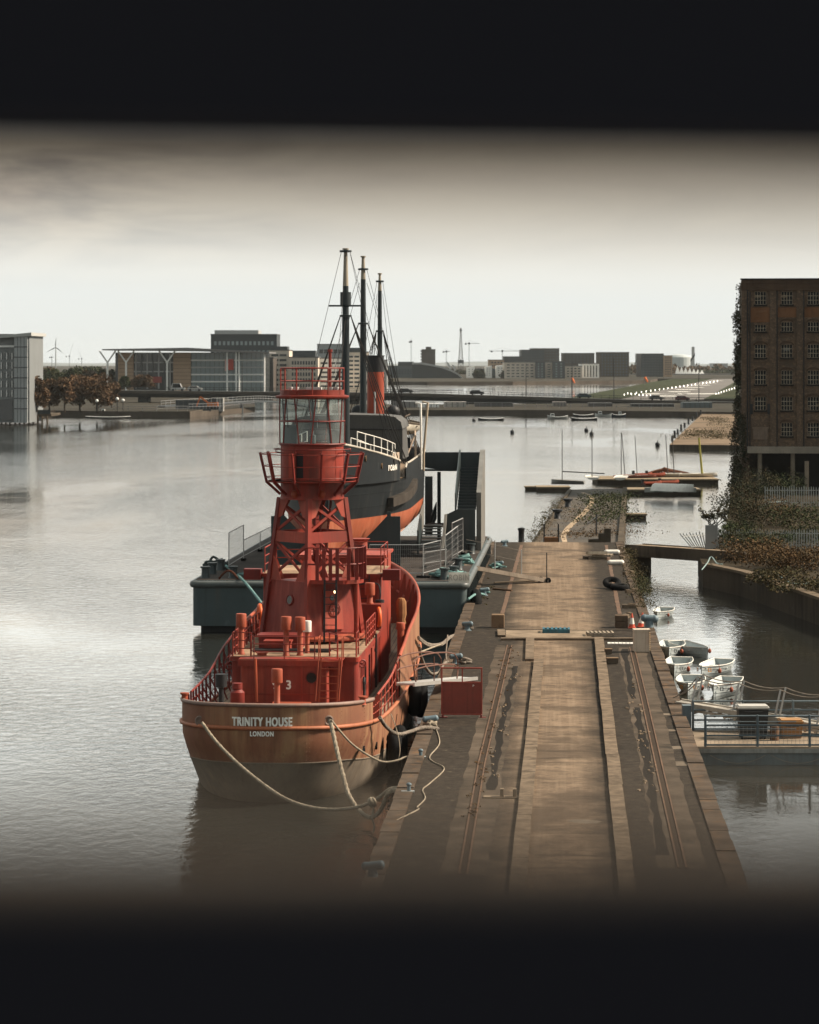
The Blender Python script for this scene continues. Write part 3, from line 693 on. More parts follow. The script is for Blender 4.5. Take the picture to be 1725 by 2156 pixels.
def tower(t):
    cy = 14.4; Z = lambda y: H - (y-HY)/57.8
    zb, zc, zd, zp, zg, zr = Z(1335), Z(1220), Z(1050), Z(1011), Z(935), Z(838.5)
    T = bpy.data.objects.new('lantern_tower', None); COL.objects.link(T); T.parent = t; T.location = (0, cy, 0)
    C4 = [(-1,0),(0,-1),(1,0),(0,1)]
    def rad(z): return lin(z, [(zb,1.82),(zc,1.50),(zd,1.18)])
    def leg(i, z): r = rad(z); return V(C4[i][0]*r, C4[i][1]*r, z)
    for i in range(4):
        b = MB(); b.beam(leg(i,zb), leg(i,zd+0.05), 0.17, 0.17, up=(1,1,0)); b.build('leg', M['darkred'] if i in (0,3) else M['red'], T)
    # plated lower storey
    b = MB()
    for i in range(4):
        a, c = i, (i+1) % 4
        b.add([leg(a,zb)*1, leg(c,zb), leg(c,zc), leg(a,zc)], [(0,1,2,3)])
    b.prism([(leg(i,zc).x*0.98, leg(i,zc).y*0.98) for i in range(4)], zc-0.05, zc-0.01)
    b.build('base_plating', M['shaded_red'], T)
    b = MB(); b.lathe([(1.98,0),(2.0,0.02),(2.0,0.09),(1.9,0.16)], (0,0,zb-0.10), 24); b.build('base_ring', M['vent'], T, 40)
    # lattice: belt panels, X braces, gussets on each face
    zmid, zm2 = Z(1128), Z(1158)
    for i in range(4):
        a, c = i, (i+1) % 4
        def fp(u, z, out=0.0):
            p = leg(a, z).lerp(leg(c, z), u); n = V(C4[a][0]+C4[c][0], C4[a][1]+C4[c][1], 0.35).normalized(); return p + n*out
        n = V(C4[a][0]+C4[c][0], C4[a][1]+C4[c][1], 0).normalized()
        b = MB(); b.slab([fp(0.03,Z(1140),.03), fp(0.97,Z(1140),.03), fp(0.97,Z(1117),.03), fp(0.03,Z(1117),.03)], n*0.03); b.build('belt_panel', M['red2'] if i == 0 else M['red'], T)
        b = MB()
        for z0, z1 in ((Z(1212), Z(1142)), (Z(1115), Z(1058))):
            b.beam(fp(0.04,z0), fp(0.96,z1), 0.10, 0.05, up=n); b.beam(fp(0.96,z0,.02), fp(0.04,z1,.02), 0.10, 0.05, up=n)
        b.build('cross_brace', M['red'], T)
        for u0, s in ((0.0, 1), (1.0, -1)):
            b = MB(); b.slab([fp(u0, zc, .045), fp(u0+s*0.30, zc, .045), fp(u0+s*0.12, Z(1180), .045), fp(u0, Z(1168), .045)], n*0.02); b.build('gusset', M['red2'], T)
            b = MB(); b.slab([fp(u0, Z(1092), .045), fp(u0+s*0.16, Z(1086), .045), fp(u0+s*0.34, zd, .045), fp(u0, zd, .045)], n*0.02); b.build('gusset', M['red2'], T)
    # portholed front-left plate, watertight door on the front-right plate
    def onplate(i, px, py):
        a, c = i, (i+1) % 4; n = (leg(c,zb)-leg(a,zb)).cross(leg(a,zc)-leg(a,zb)).normalized()
        o = LS.l(V(0,0,H)) - V(0,cy,0); r = LS.l(at(px,py,1.0)) - V(0,cy,0) - o
        tt = (leg(a,zb)-o).dot(n)/r.dot(n); n = n if n.y < 0 else -n
        return o + r*tt, n
    p, n = onplate(0, 611, 1263); b = MB(); b.cur = 0; b.cyl(p, p+n*0.03, 0.17, n=16); b.cur = 1; b.torus(p+n*0.02, 0.18, 0.035, n, 18, 6); b.build('porthole', [M['glassdark'], M['darkred']], T, 40)
    q = [onplate(1, x, y) for x, y in ((682,1325),(721,1325),(717,1243),(680,1243))]; n = q[0][1]
    b = MB(); b.slab([k[0]+n*0.01 for k in q], n*0.07); d = b.build('watertight_door', M['red2'], T)
    c0 = onplate(1, 701, 1283)[0]+n*0.12; b = MB(); b.torus(c0, 0.24, 0.022, n, 18, 6)
    u = n.orthogonal().normalized()
    for k in range(3):
        w = Matrix.Rotation(R(60*k), 3, n) @ u; b.cyl(c0-w*0.24, c0+w*0.24, 0.014, n=5)
    b.cyl(c0-n*0.06, c0, 0.03); b.build('door_wheel', M['darkred'], d, 50)
    pp, n = onplate(1, 696, 1259); b = MB(); b.cyl(pp+n*0.08, pp+n*0.10, 0.10, n=14); b.build('door_port', M['glassdark'], d)
    # balcony half way up on the right, its post, rails and the black ladder
    zB = Z(1214); b = MB(); arc = [V(0.12 + 1.45*math.cos(R(a))*1.0, -0.55 + 1.25*math.sin(R(a)), zB) for a in range(-165, 31, 15)]
    arc = [V(-0.05,-1.55,zB), V(0.6,-1.75,zB), V(1.3,-1.7,zB), V(1.75,-1.4,zB), V(1.95,-0.9,zB), V(1.9,-0.2,zB), V(1.45,0.1,zB)]
    b.prism([(p.x,p.y) for p in arc] + [(0.3,-0.9)], zB-0.14, zB); bal = b.build('balcony', M['red'], T)
    rails(smooth_path(arc, 3), 1.15, 2, 0.75, 0.022, 0.035, flat=True).build('balcony_railing', M['darkred'], bal)
    rails(smooth_path(arc[:4], 3), 0.55, 1, 9, 0.018, 0.02).build('balcony_railing', M['darkred'], bal)
    b = MB(); b.cyl((1.72,-1.2,zb),(1.72,-1.2,zB-0.14),0.09,n=10); b.build('balcony_post', M['red'], bal, 40)
    pl = LS.py(695,1349,cy-1.95)-V(0,cy,0); ladder(V(pl.x,-1.95,zb-0.1), V(pl.x,-1.78,zB+0.02), 0.42, 9, 0.03).build('ladder', M['black'], T)
    ladder((0.35,0.2,zc), (0.75,0.2,zp), 0.4, 12, 0.02, (0,1,0)).build('ladder', M['red'], T)
    ladder((0.15,-0.6,zc), (0.15,-0.2,zd), 0.4, 10, 0.02).build('ladder', M['darkred'], T)
    lampp = LS.py(705.5,1246,cy-1.55)-V(0,cy,0); b = MB(); b.ball(lampp, 0.04,0.04,0.055); b.build('lit_bulb', emit_mat('warm_bulb', (1.0,0.66,0.32), 5), T)
    # drum, gallery floor, lantern
    rD = 1.14
    b = MB(); b.lathe([(rD+0.03,zd),(rD+0.03,zd+0.08),(rD,zd+0.081),(rD,zg-0.05),(rD+0.04,zg-0.049),(rD+0.04,zg)], n=40)
    for a in range(0, 360, 45):
        w = R(a+12); b.beam((rD*math.cos(w),rD*math.sin(w),zd), (rD*math.cos(w),rD*math.sin(w),zg), 0.11, 0.02, up=(math.cos(w),math.sin(w),0))
    drum = b.build('drum', M['red'], T, 40)
    # open drum door with its dark opening
    for px, py0, py1, name, m, ang in ((0,0,0,'doorway','black',-107),(0,0,0,'drum_door','red2',-121)):
        b = MB(); w0 = R(ang-6.5); w1 = R(ang+6.5)
        if name == 'doorway': b.slab([((rD+0.012)*math.cos(w),(rD+0.012)*math.sin(w),z) for w, z in ((w0,zp+0.12),(w1,zp+0.12),(w1,zp+0.98),(w0,zp+0.98))], (0,0.01,0))
        else: b.slab([((rD+0.03)*math.cos(w1),(rD+0.03)*math.sin(w1),zp+0.1), ((rD+0.05)*math.cos(w1)-0.02,(rD+0.3)*math.sin(w1),zp+0.1), ((rD+0.05)*math.cos(w1)-0.02,(rD+0.3)*math.sin(w1),zp+1.0), ((rD+0.03)*math.cos(w1),(rD+0.03)*math.sin(w1),zp+1.0)], (-0.2,-0.03,0))
        b.build(name, M[m], drum)
    for a in (-118, -66):
        b = MB(); w = R(a); c = V(rD*math.cos(w), rD*math.sin(w), Z(1038)); b.ball(c, 0.13, 0.13, 0.16); b.build('vent_cowl', M['vent'], drum, 60)
    b = MB(); b.lathe([(rD,zp-0.05),(1.63,zp-0.05),(1.66,zp-0.02),(1.66,zp),(rD,zp)], n=40); gal = b.build('gallery', M['red'], T, 30)
    b = MB(); b.lathe([(rD+0.02,zp+0.002),(1.6,zp+0.002)], n=40); b.build('gallery_grating', M['deckpaint'], gal)
    n = 11; rt = 1.87; zt = Z(955)
    for k in range(n):
        w = R(-90 + 360/n*(k+0.5)); c, s = math.cos(w), math.sin(w)
        b = MB(); b.beam((1.66*c,1.66*s,zp-0.06),((rt+0.03)*c,(rt+0.03)*s,zt+0.05),0.055,0.10,up=(c,s,0)); b.beam((1.68*c,1.68*s,zp-0.03),(rD*c*1.02,rD*s*1.02,Z(1040)),0.055,0.10,up=(c,s,0)); b.build('stanchion', M['darkred'], gal)
    for f in (0.12, 0.55, 1.0):
        b = MB(); rr = 1.66+(rt-1.66)*f; zz = zp + (zt-zp)*f; b.tube([((rr)*math.cos(R(a)),(rr)*math.sin(R(a)),zz) for a in range(0,360,9)], 0.018, 5, True); b.build('gallery_rail', M['red'], gal)
    b = MB(); rr = 1.40; b.tube([(rr*math.cos(R(a)),rr*math.sin(R(a)),Z(945)) for a in range(0,360,9)], 0.02, 5, True)
    for a in range(10, 360, 40): b.tube([(rr*math.cos(R(a)),rr*math.sin(R(a)),Z(945)),(rr*math.cos(R(a)),rr*math.sin(R(a)),Z(952)),(rD*math.cos(R(a)),rD*math.sin(R(a)),Z(953))],0.018,5)
    b.build('grab_ring', M['darkred'], drum)
    rl = 1.17
    b = MB(); b.lathe([(rl,zg),(rl,zr)], n=48); lan = b.build('lantern_glass', M['glass'], T, 60)
    b = MB(); zm = Z(886)
    b.tube([((rl+0.015)*math.cos(R(a)),(rl+0.015)*math.sin(R(a)),zm) for a in range(0,360,9)], 0.025, 5, True)
    b.tube([((rl+0.03)*math.cos(R(a)),(rl+0.03)*math.sin(R(a)),zg+0.02) for a in range(0,360,9)], 0.035, 5, True)
    for k in range(12):
        a0 = 360/12*k + 8; s = 1 if k % 2 else -1; pts = []
        for j in range(7):
            a = R(a0 + s*9*(j/6-0.5)); pts.append(((rl+0.012)*math.cos(a),(rl+0.012)*math.sin(a),zg+(zr-zg)*j/6))
        b.tube(pts, 0.026, 5)
    b.build('glazing_bar', M['darkred'], lan)
    b = MB(); b.lathe([(0.12,0),(0.12,0.3),(0.05,0.32),(0.05,1.5)], (0.0,0.15,zg+0.02), 12); b.obox((-0.82,0.1,zg+0.35),0.5,0.35,0.7); b.obox((0.05,0.1,zg+0.75),0.26,0.25,0.3)
    b.obox((0.82,-0.1,zg+0.28),0.45,0.4,0.5); b.build('lamp_apparatus', plain('grey_equipment', (0.10,0.12,0.12), 0.6), lan)
    ladder((0.28,0.3,zg),(0.24,0.3,zr),0.52,7,0.016).build('ladder', M['black'], lan)
    for x in (-0.98,-0.83): 
        pass
    ladder((-0.93,-0.2,zg+0.6),(-1.0,-0.2,zr),0.14,7,0.016).build('ladder', M['black'], lan)
    b = MB(); b.lathe([(rl-0.05,zr-0.001),(1.30,zr-0.001),(1.34,zr+0.05),(1.34,zr+0.10),(1.2,zr+0.13),(1.16,zr+0.131),(1.16,zr+0.31),(1.10,zr+0.31),(1.10,zr+0.16),(0.4,zr+0.24),(0,zr+0.27)], n=44); roof = b.build('lantern_roof', M['red'], T, 35)
    b = MB(); zs = zr+0.14
    for k, (h, rr) in enumerate(((Z(802)-zs, 0.022), (Z(775)-zs, 0.028))): b.tube([(1.15*math.cos(R(a)),1.15*math.sin(R(a)),zs+h) for a in range(0,360,9)], rr, 6, True)
    for a in range(6, 366, 30): b.cyl((1.15*math.cos(R(a)),1.15*math.sin(R(a)),zs),(1.15*math.cos(R(a)),1.15*math.sin(R(a)),Z(775)),0.025,n=6)
    b.build('roof_railing', M['red'], roof)
    b = MB(); b.cyl((0.62,0.3,zs),(0.62,0.3,Z(735)),0.055,n=8); b.cyl((0.62,0.3,Z(741)),(0.62,0.3,Z(735)),0.09,n=8); ladder((0.62,0.22,zs),(0.62,0.22,Z(742)),0.16,14,0.008)
    b.build('mast', M['red'], roof)
    b = MB()
    for x,y in ((-0.75,-0.5),(-0.5,-0.75),(0.72,-0.5),(0.9,-0.2)): b.lathe([(0.03,0),(0.10,0.12),(0.10,0.16),(0,0.16)], (x,y,zs+0.12), 10)
    b.box(-0.15,0.4,-0.7,-0.4,zs+0.18,zs+0.27)
    b.build('floodlight', plain('grey_lamp', (0.5,0.5,0.48)), roof, 40)
tower(lightship_o)
# ---------------------------------------------------------------- pontoon barge carrying the old steamer
M['teal'] = worn('grey_green_steel', (0.022,0.033,0.035), (0.055,0.060,0.056), 0.5, 0.45, 0.5, 0.25, True, spec=0.45)
M['barge'] = worn('barge_paint', (0.050,0.072,0.075), (0.10,0.065,0.045), 0.30, 0.5, 0.35, 0.22, True, spec=0.4)
M['asph'] = worn('pontoon_deck_coating', (0.050,0.044,0.040), (0.10,0.085,0.07), 0.6, 0.9, 0.5, 0.3, False)
BG = Frame(at(405, 1335, 141.2), 0.0625); BW, BL, BZ = 14.05, 36.0, 2.70
def barge():
    t = thing('barge', 'long flat grey-green pontoon barge carrying the black steamer', 'barge', BG.o, BG.rz)
    def rr(x0, x1, y0, y1, r=0.5, n=4):
        out = []
        for cx, cy, a in ((x0+r,y0+r,180),(x1-r,y0+r,270),(x1-r,y1-r,0),(x0+r,y1-r,90)):
            for k in range(n+1): w = R(a+90*k/n); out.append((cx+r*math.cos(w), cy+r*math.sin(w)))
        return out
    b = MB(); b.prism(rr(0,BW,0,BL,0.3), 0.35, BZ-0.02); b.build('hull', M['barge'], t, 30)
    b = MB(); b.prism(rr(0.35,BW-0.35,0.5,BL-0.4,0.2), -1.0, 0.349); b.build('hull_chine', M['black'], t)
    b = MB(); b.prism(rr(0.12,BW-0.12,0.12,BL-0.12,0.25), BZ-0.019, BZ); b.build('deck', M['asph'], t)
    b = MB(); b.tube([V(x,y,BZ-0.22) for x,y in rr(0.0,BW,0.0,BL,0.3)], 0.19, 8, True); b.build('fender_tube', worn('fender_tube_paint', (0.085,0.095,0.092), (0.12,0.10,0.08), 0.4, 0.4, 1.0), t, 60)
    b = MB()
    for k in range(26): b.box(BW+0.001, BW+0.14, 1.2+k*1.3, 1.35+k*1.3, 0.5, BZ-0.4)
    b.build('side_rib', M['teal'], t)
    for x, y in ((0.5,1.3),(1.9,1.6),(12.9,1.0),(13.3,2.4),(13.3,8.0),(13.5,20),(0.6,6.5),(0.5,4.0)):
        b = MB(); b.lathe([(0.26,0),(0.22,0.05),(0.2,0.5),(0.27,0.53),(0.27,0.6),(0,0.62)], (x,y,BZ), 12); b.build('bollard', M['teal'], t, 40)
    for px in (1.8, 10.1):
        b = MB(); b.tube([V(px-0.5+0.0+1.0*i/8, 0.55, BZ+0.02+0.42*math.sin(math.pi*i/8)) for i in range(9)], 0.06, 6); b.build('tow_loop', plain('rusty_iron', (0.09,0.035,0.022), 0.8), t, 50)
    for x, y, px, n in ((13.0,10.5,0,0),):
        b = MB()
        for z in (0.2, ): b.torus((BW+0.45,1.2,1.35),0.62,0.27,(1,0.1,0),22,9)
        b.build('tyre_fender', M['rubber'], t, 50)
    return t
barge_o = barge()

RB = Frame(V(0,0,0)+at(715,1204.5,146.7)-V(0,4.2,0)*1.0, 0.0625)
RB.o = BG.o + BG.x*6.85 + BG.e*1.6; RB.o.z = 0
def rb_hb(y, z):
    """half breadth of the steamer; y aft from the stem"""
    k = max(0.0, min(1.0, (8.3 - z)/4.9))           # 0 at the rail, 1 at the keel
    L0 = 13.0 + 2*k; B = 3.52*(1-0.03*k)
    if z < 5.4: B *= max(0.05, 1 - ((5.4-z)/2.15)**2.6*0.92)
    fin = max(0, min(1, y/L0)); v = B*(1-(1-fin)**(2.5-0.9*k))**(0.80+0.25*k)
    if y > 26: v *= max(0, 1-((y-26)/10.8)**(2.2-0.6*k))
    return v
def rb_rail(y): return lin(y, [(0,9.75),(3,9.2),(7.8,8.50),(8.0,8.48),(37,8.6)])
def steamer():
    t = thing('steamship', 'old black steam coaster with orange-red bottom and three masts, cradled on the pontoon barge', 'ship', RB.o, RB.rz)
    blk = worn('black_hull_paint', (0.010,0.013,0.015), (0.085,0.078,0.068), 0.45, 0.6, 0.4, 0.4, True, spec=0.18)
    red = worn('orange_bottom_paint', (0.34,0.085,0.036), (0.46,0.23,0.135), 0.55, 0.6, 0.45, 0.25, True)
    ys = [0,.05,.15,.3,.6,1,1.5,2.2,3,4,5,6,7,7.8,9,10,11.5,13,15,17,20,23,26,28,30,32,33.5,35,36,36.6,36.8]
    def row(z): return [V(-rb_hb(y,z if not callable(z) else z(y)), y, z if not callable(z) else z(y)) for y in ys][::-1] + [V(rb_hb(y,z if not callable(z) else z(y)), y, z if not callable(z) else z(y)) for y in ys][1:]
    b = MB(); b.grid([row(z) for z in (3.25,3.35,3.6,4.0,4.6,5.2,5.62)]); b.build('bottom', red, t, 60)
    b = MB(); b.grid([row(z) for z in (5.62,6.2,6.9,7.45)]); b.build('hull', blk, t, 60)
    # upper strake: forecastle, the dropped gangway gap, then the bulwark
    def strake(y0, y1, name, zt, m, th=0.07):
        yy = [y for y in ys if y0 < y < y1]; yy = [y0] + yy + [y1]
        for s in (1, -1):
            b = MB()
            for off in (0, -th): b.grid([[V(s*max(0,rb_hb(y,8.2)+off), y, 7.45+(zt(y)-7.45)*q) for y in yy] for q in (0,0.5,1)])
            o = b.build(name, m, t, 60)
            c = MB(); c.tube([V(s*max(0,rb_hb(y,8.2)-0.02), y, zt(y)) for y in yy], 0.06, 6); c.build('rail', worn('pale_rail', (0.40,0.36,0.30), (0.1,0.09,0.08), 0.5), o, 60)
    strake(0, 7.8, 'forecastle_side', rb_rail, blk); strake(9.6, 36.6, 'bulwark', lambda y: lin(y, [(9.6,8.05),(10,8.28),(37,8.5)]), blk)
    b = MB(); b.grid([[V(-max(0,rb_hb(y,8.2)-0.08), y, rb_rail(y)-0.12) for y in ys if y <= 8], [V(max(0,rb_hb(y,8.2)-0.08), y, rb_rail(y)-0.12) for y in ys if y <= 8]]); b.build('forecastle_deck', M['asph'], t)
    cream = worn('cream_paint', (0.46,0.36,0.27), (0.2,0.1,0.06), 0.4, 0.6)
    b = MB(); b.box(-2.6,2.62,7.82,7.9,7.4,rb_rail(7.8)-0.13); b.build('forecastle_bulkhead', cream, t)
    b = MB(); b.grid([[V(-rb_hb(y,7.5)+.08, y, 7.5) for y in ys if y >= 7], [V(rb_hb(y,7.5)-.08, y, 7.5) for y in ys if y >= 7]]); b.build('main_deck', plain('main_deck_planks', (0.22,0.16,0.11), 0.85), t)
    for s in (1,):
        b = MB(); b.slab([(rb_hb(8,8)-0.5,7.95,7.5),(rb_hb(9.6,8)-0.35,9.6,7.5),(rb_hb(9.6,8)-0.35,9.6,8.9),(rb_hb(8,8)-0.5,7.95,8.9)],(-0.06,0,0)); b.build('well_screen', cream, t)
    # plate seams
    b = MB()
    for z in (6.2, 6.9, 7.45): b.tube([V(rb_hb(y,z)+0.005,y,z) for y in ys if y > .3], 0.02, 4)
    b.build('plate_seam', blk, t, 60)
    b = MB(); b.tube([V(rb_hb(y,4.25)+0.01,y,4.25) for y in ys if 4 < y < 30], 0.035, 5); b.build('bilge_keel', worn('bilge_paint', (0.42,0.2,0.11), None), t, 60)
    # heavy timber rubbing belt on the bow quarter
    b = MB(); yy = [6.2+i*0.5 for i in range(17)]
    zt = lambda y: lin(y, [(6,6.55),(10,6.75),(14.2,7.25)])
    o_ = [V(rb_hb(y,6.7)+0.30,y,zt(y)) for y in yy]; i_ = [V(rb_hb(y,6.7)-0.02,y,zt(y)) for y in yy]
    dn = V(0,0,-0.5); b.grid([[p+dn for p in i_],[p+dn for p in o_],o_,i_]); b.add([i_[0],o_[0],o_[0]+dn,i_[0]+dn],[(0,1,2,3)]); b.build('rubbing_belt', worn('weathered_timber', (0.055,0.047,0.04), (0.04,0.035,0.03), 0.7, 0.9, 1.6, 0.35, True, bmp=0.5), t)
    # name and portholes on the bow
    def side(px, py):
        best = None
        for i in range(300):
            y = 0.6 + i*0.025; w = RB.o + RB.x*rb_hb(y, 8.2) + RB.e*y
            e = abs(CX + F*w.x/w.y - px)
            if best is None or e < best[0]: best = (e, y, H - (py-HY)/F*w.y)
        return V(rb_hb(best[1], 8.2), best[1], best[2])
    p = side(827, 985)
    def wrap(x, y, d):
        Y = p.y + x; return V(rb_hb(Y, 8.2)+0.015+d, Y, p.z + y)
    lettering('ROBIN', 0.42, wrap, t, M['lettering'], 1.15, 0.012, 'name_lettering')
    for px, py in ((771.5,965.5),(805,981),(821,986)):
        q = side(px, py); b = MB(); b.cyl(V(rb_hb(q.y,8.2)-0.05,q.y,q.z), V(rb_hb(q.y,8.2)+0.02,q.y,q.z), 0.16, n=14); b.build('porthole', plain('brass_port', (0.20,0.12,0.06), 0.4, 0.3), t)
    # forecastle rails
    wr = plain('white_rail_paint', (0.72,0.69,0.63), 0.5)
    path = [V(max(0.2,rb_hb(y,8.2)-0.25), y, rb_rail(y)-0.12) for y in (2.2,3,4,5,6,7,7.6)]
    rails(path, 1.0, 2, 1.0, 0.028, 0.03).build('forecastle_railing', wr, t)
    rails([V(0.9,3.2,rb_rail(3.2)-.1), V(1.3,4.5,rb_rail(4.5)-.1), V(1.7,6.5,rb_rail(6.5)-.1)], 0.8, 2, 1.2, 0.025, 0.028).build('forecastle_railing', wr, t)
    path = [V(-p.x,p.y,p.z) for p in path]; rails(path, 1.0, 2, 1.0, 0.028, 0.03).build('forecastle_railing', wr, t)
    # tarpaulin tent over the bridge: rounded ridge, sagging sides
    b = MB(); y0, y1 = 11.2, 16.5; prof = [(3.15,8.45),(3.1,9.4),(3.02,10.1),(3.12,10.16),(3.0,10.55),(2.7,10.78),(2.2,10.86),(0,10.92)]
    prof = prof + [(-x,z) for x,z in prof[-2::-1]]
    rows = []
    for i in range(9):
        y = y0 + (y1-y0)*i/8; rows.append([V(x*(1-0.015*math.sin(i*1.7+j)), y, z+0.03*math.sin(i*2.1+j*1.3)) for j,(x,z) in enumerate(prof)])
    b.grid(rows)
    fr = []                                                         # wrinkled front face
    n = len(prof)
    for q in range(6): fr.append([V(x, y0-0.02-0.05*math.sin(j*1.9+q*2.3)*(0<q<5), 8.45+(z-8.45)*q/5) for j,(x,z) in enumerate(prof)])
    b.grid(fr)
    tarp = worn('grey_tarpaulin', (0.075,0.073,0.069), (0.035,0.035,0.034), 0.5, 0.65, 0.8, 0.2, True, bmp=0.4)
    tp = b.build('tarpaulin_cover', tarp, t, 50)
    b = MB(); b.tube([V(x*1.005, y0-0.06, 10.12) for x in (-3.1,-1.5,0,1.5,3.1)], 0.03, 5)
    for x in (2.0,-0.4): b.tube([V(x,y0-0.07,10.1),V(x+0.05,y0-0.1,9.3),V(x,y0-0.06,8.5)],0.02,4)
    b.build('tarpaulin_lashing', M['black'], tp)
    # masts with rigging
    mk = plain('dark_mast_paint', (0.020,0.027,0.030), 0.45); buff = plain('buff_mast_paint', (0.30,0.26,0.20), 0.6)
    for px, d, top, hb, lb, r in ((728,150.5,525,0,574,0.19),(765,162.7,541,0,608,0.175),(800,176.0,577,0,690,0.15)):
        p = RB.px(px, top, d); zt_ = p.z; zh = RB.px(px, {525:602,541:588,577:612}[top], d).z; z2 = RB.px(px, {525:665,541:681,577:697}[top], d).z
        m = bpy.data.objects.new('mast', None); COL.objects.link(m); m.parent = t; m.location = (p.x, p.y, 0)
        b = MB(); b.cyl((0,0,7.4),(0,0,z2),r*1.25,r*1.05,12); b.cyl((0,0,z2-0.5),(0,0,zh),r,r*0.85,12); b.build('mast_pole', mk, m, 50)
        b = MB(); b.cyl((0,0,zh),(0,0,zt_),r*0.84,r*0.5,12); b.lathe([(r*0.9,zt_-0.02),(r*0.95,zt_+0.06),(0,zt_+0.08)],n=12); b.build('topmast', buff, m, 50)
        for z in (zh+ (0.6 if top!=525 else 1.9), z2):
            b = MB(); b.lathe([(r*1.1,z-0.06),(r*1.75,z-0.05),(r*1.75,z+0.05),(r*1.1,z+0.06)],n=12); b.build('mast_band', mk, m, 50)
        b = MB()
        if top == 525: b.cyl((-0.9,-0.2,z2+0.55),(0.9,-0.2,z2+0.55),0.05); b.cyl((0,0,z2+0.6),(0,0,z2+1.3),r*1.6,n=12)
        if top == 525: b.build('yard', mk, m, 50)
        b = MB()
        for s in (-1, 1):
            for k in range(4):
                yb = -2.0 + k*1.1; hb_ = max(0.5, rb_hb(p.y+yb, 8.2)-0.1)
                b.tube([V(s*r*1.5,0,z2), V(s*hb_-p.x*0.0, yb, 8.3)], 0.032, 4)
            b.tube([V(s*r*1.2,0,zh-0.2 if top!=525 else zh+1.9), V(s*(rb_hb(p.y+1,8.2)-0.2), 1.6, 8.3)], 0.016, 4)
            b.tube([V(s*r*1.2,0,zh+0.6 if top!=525 else zh+1.9), V(s*(rb_hb(p.y-1,8.2)-0.3), -1.8, 8.4)], 0.016, 4)
        if top == 525: b.tube([V(0,0,zh+1.8), V(0,-p.y+0.4,9.8)], 0.018, 4); b.tube([V(0,0,z2), V(0,-p.y+1.2,9.7)], 0.02, 4)
        b.build('rigging', plain('tarred_wire', (0.045,0.042,0.04), 0.8), m)
    # funnel
    p = RB.px(791, 783, 172.5); zt_ = RB.px(791,748,172.5).z; f = bpy.data.objects.new('funnel', None); COL.objects.link(f); f.parent = t; f.location = (p.x, p.y, 0)
    b = MB(); b.lathe([(0.56,7.5),(0.54,9),(0.53,p.z)], n=22); b.build('funnel_casing', worn('funnel_red', (0.27,0.048,0.022), (0.15,0.04,0.025), 0.4, 0.5), f, 50)
    b = MB(); b.lathe([(0.532,p.z),(0.532,zt_-0.06),(0.57,zt_-0.05),(0.57,zt_),(0.48,zt_),(0.48,zt_-0.6),(0,zt_-0.6)], n=22); b.build('funnel_cap', M['black'], f, 50)
    b = MB(); b.cyl((0,-0.6,9.5),(0,-0.6,12.0),0.06,n=8); b.build('steam_pipe', M['galv'], f)
    for x, y in ((-1.1,0),(1.15,-0.6)):
        b = MB(); b.cyl((x,y,7.5),(x,y,10.4),0.16,n=10); b.ball((x,y-0.12,10.75),0.42,0.36,0.42); b.build('ventilator_cowl', M['black'], f, 60)
    # lifeboat in its davits on the right
    p = RB.px(858, 893, 163.0); lb = bpy.data.objects.new('lifeboat', None); COL.objects.link(lb); lb.parent = t; lb.location = p
    rows = []
    for i in range(13):
        u = i/12*2-1; w = 0.80*(1-abs(u)**2.6)+0.02; zz = 0.16*u*u
        rows.append([V(w*math.sin(R(a))*1.0, u*2.6, -0.62*math.cos(R(a))*(1-0.25*abs(u)**3)+zz+ (0.0)) for a in range(-90,91,15)])
    b = MB(); b.grid(rows); b.build('boat_hull', worn('clinker_white', (0.50,0.46,0.38), (0.2,0.15,0.1), 0.4, 0.6, 2.5), lb, 40)
    b = MB(); b.tube([r[0] for r in rows]+[r[-1] for r in rows[::-1]], 0.045, 5, True); b.beam((0,-2.4,0.5),(0,2.4,0.55),0.06,0.06); b.cyl((0,-2.4,0.1),(0,-2.4,0.55),0.04)
    for u in (-1.4,0,1.4): b.box(-0.72,0.72,u-0.1,u+0.1,-0.1,-0.06)
    b.build('thwart', plain('weathered_wood', (0.09,0.07,0.055), 0.85), lb)
    for px, x2, yb, yt, m, r in ((886,887,952,850,wr,0.065),(901,892,958,848,plain('varnished_davit',(0.34,0.27,0.19),0.6),0.07)):
        b = MB(); d = 160.5 if px == 886 else 158.5
        a = RB.px(x2, yb, d); c = RB.px(px, yt, d); b.tube([V(a.x,a.y,7.6), a, a.lerp(c,0.6), c, c+V(-0.3,0.3,0.05)], r, 7); b.build('davit', m, t, 60)
    b = MB(); p = RB.px(849,933,158); b.obox(p, 0.35,0.3,0.55); b.build('red_box', M['orange'] if False else plain('red_locker',(0.55,0.04,0.02)), t)
    b = MB(); p = RB.px(857,932,158.2); b.obox(p, 0.4,0.3,0.6); b.build('winch', M['black'], t)
    # white frame and deck clutter abaft the tent on the right
    b = MB()
    for a, c in (((3.0,17.2,8.5),(3.4,17.6,9.6)),((2.2,17.2,8.5),(3.3,18.2,9.4)),((3.5,16.8,8.4),(3.5,16.8,9.6)),((3.3,20,8.4),(3.3,20,9.8))): b.beam(a, c, 0.09, 0.09)
    b.beam((3.5,16.8,9.6),(3.3,20,9.8),0.08,0.08); b.build('bridge_stay', cream, t)
    return t
steamer_o = steamer()

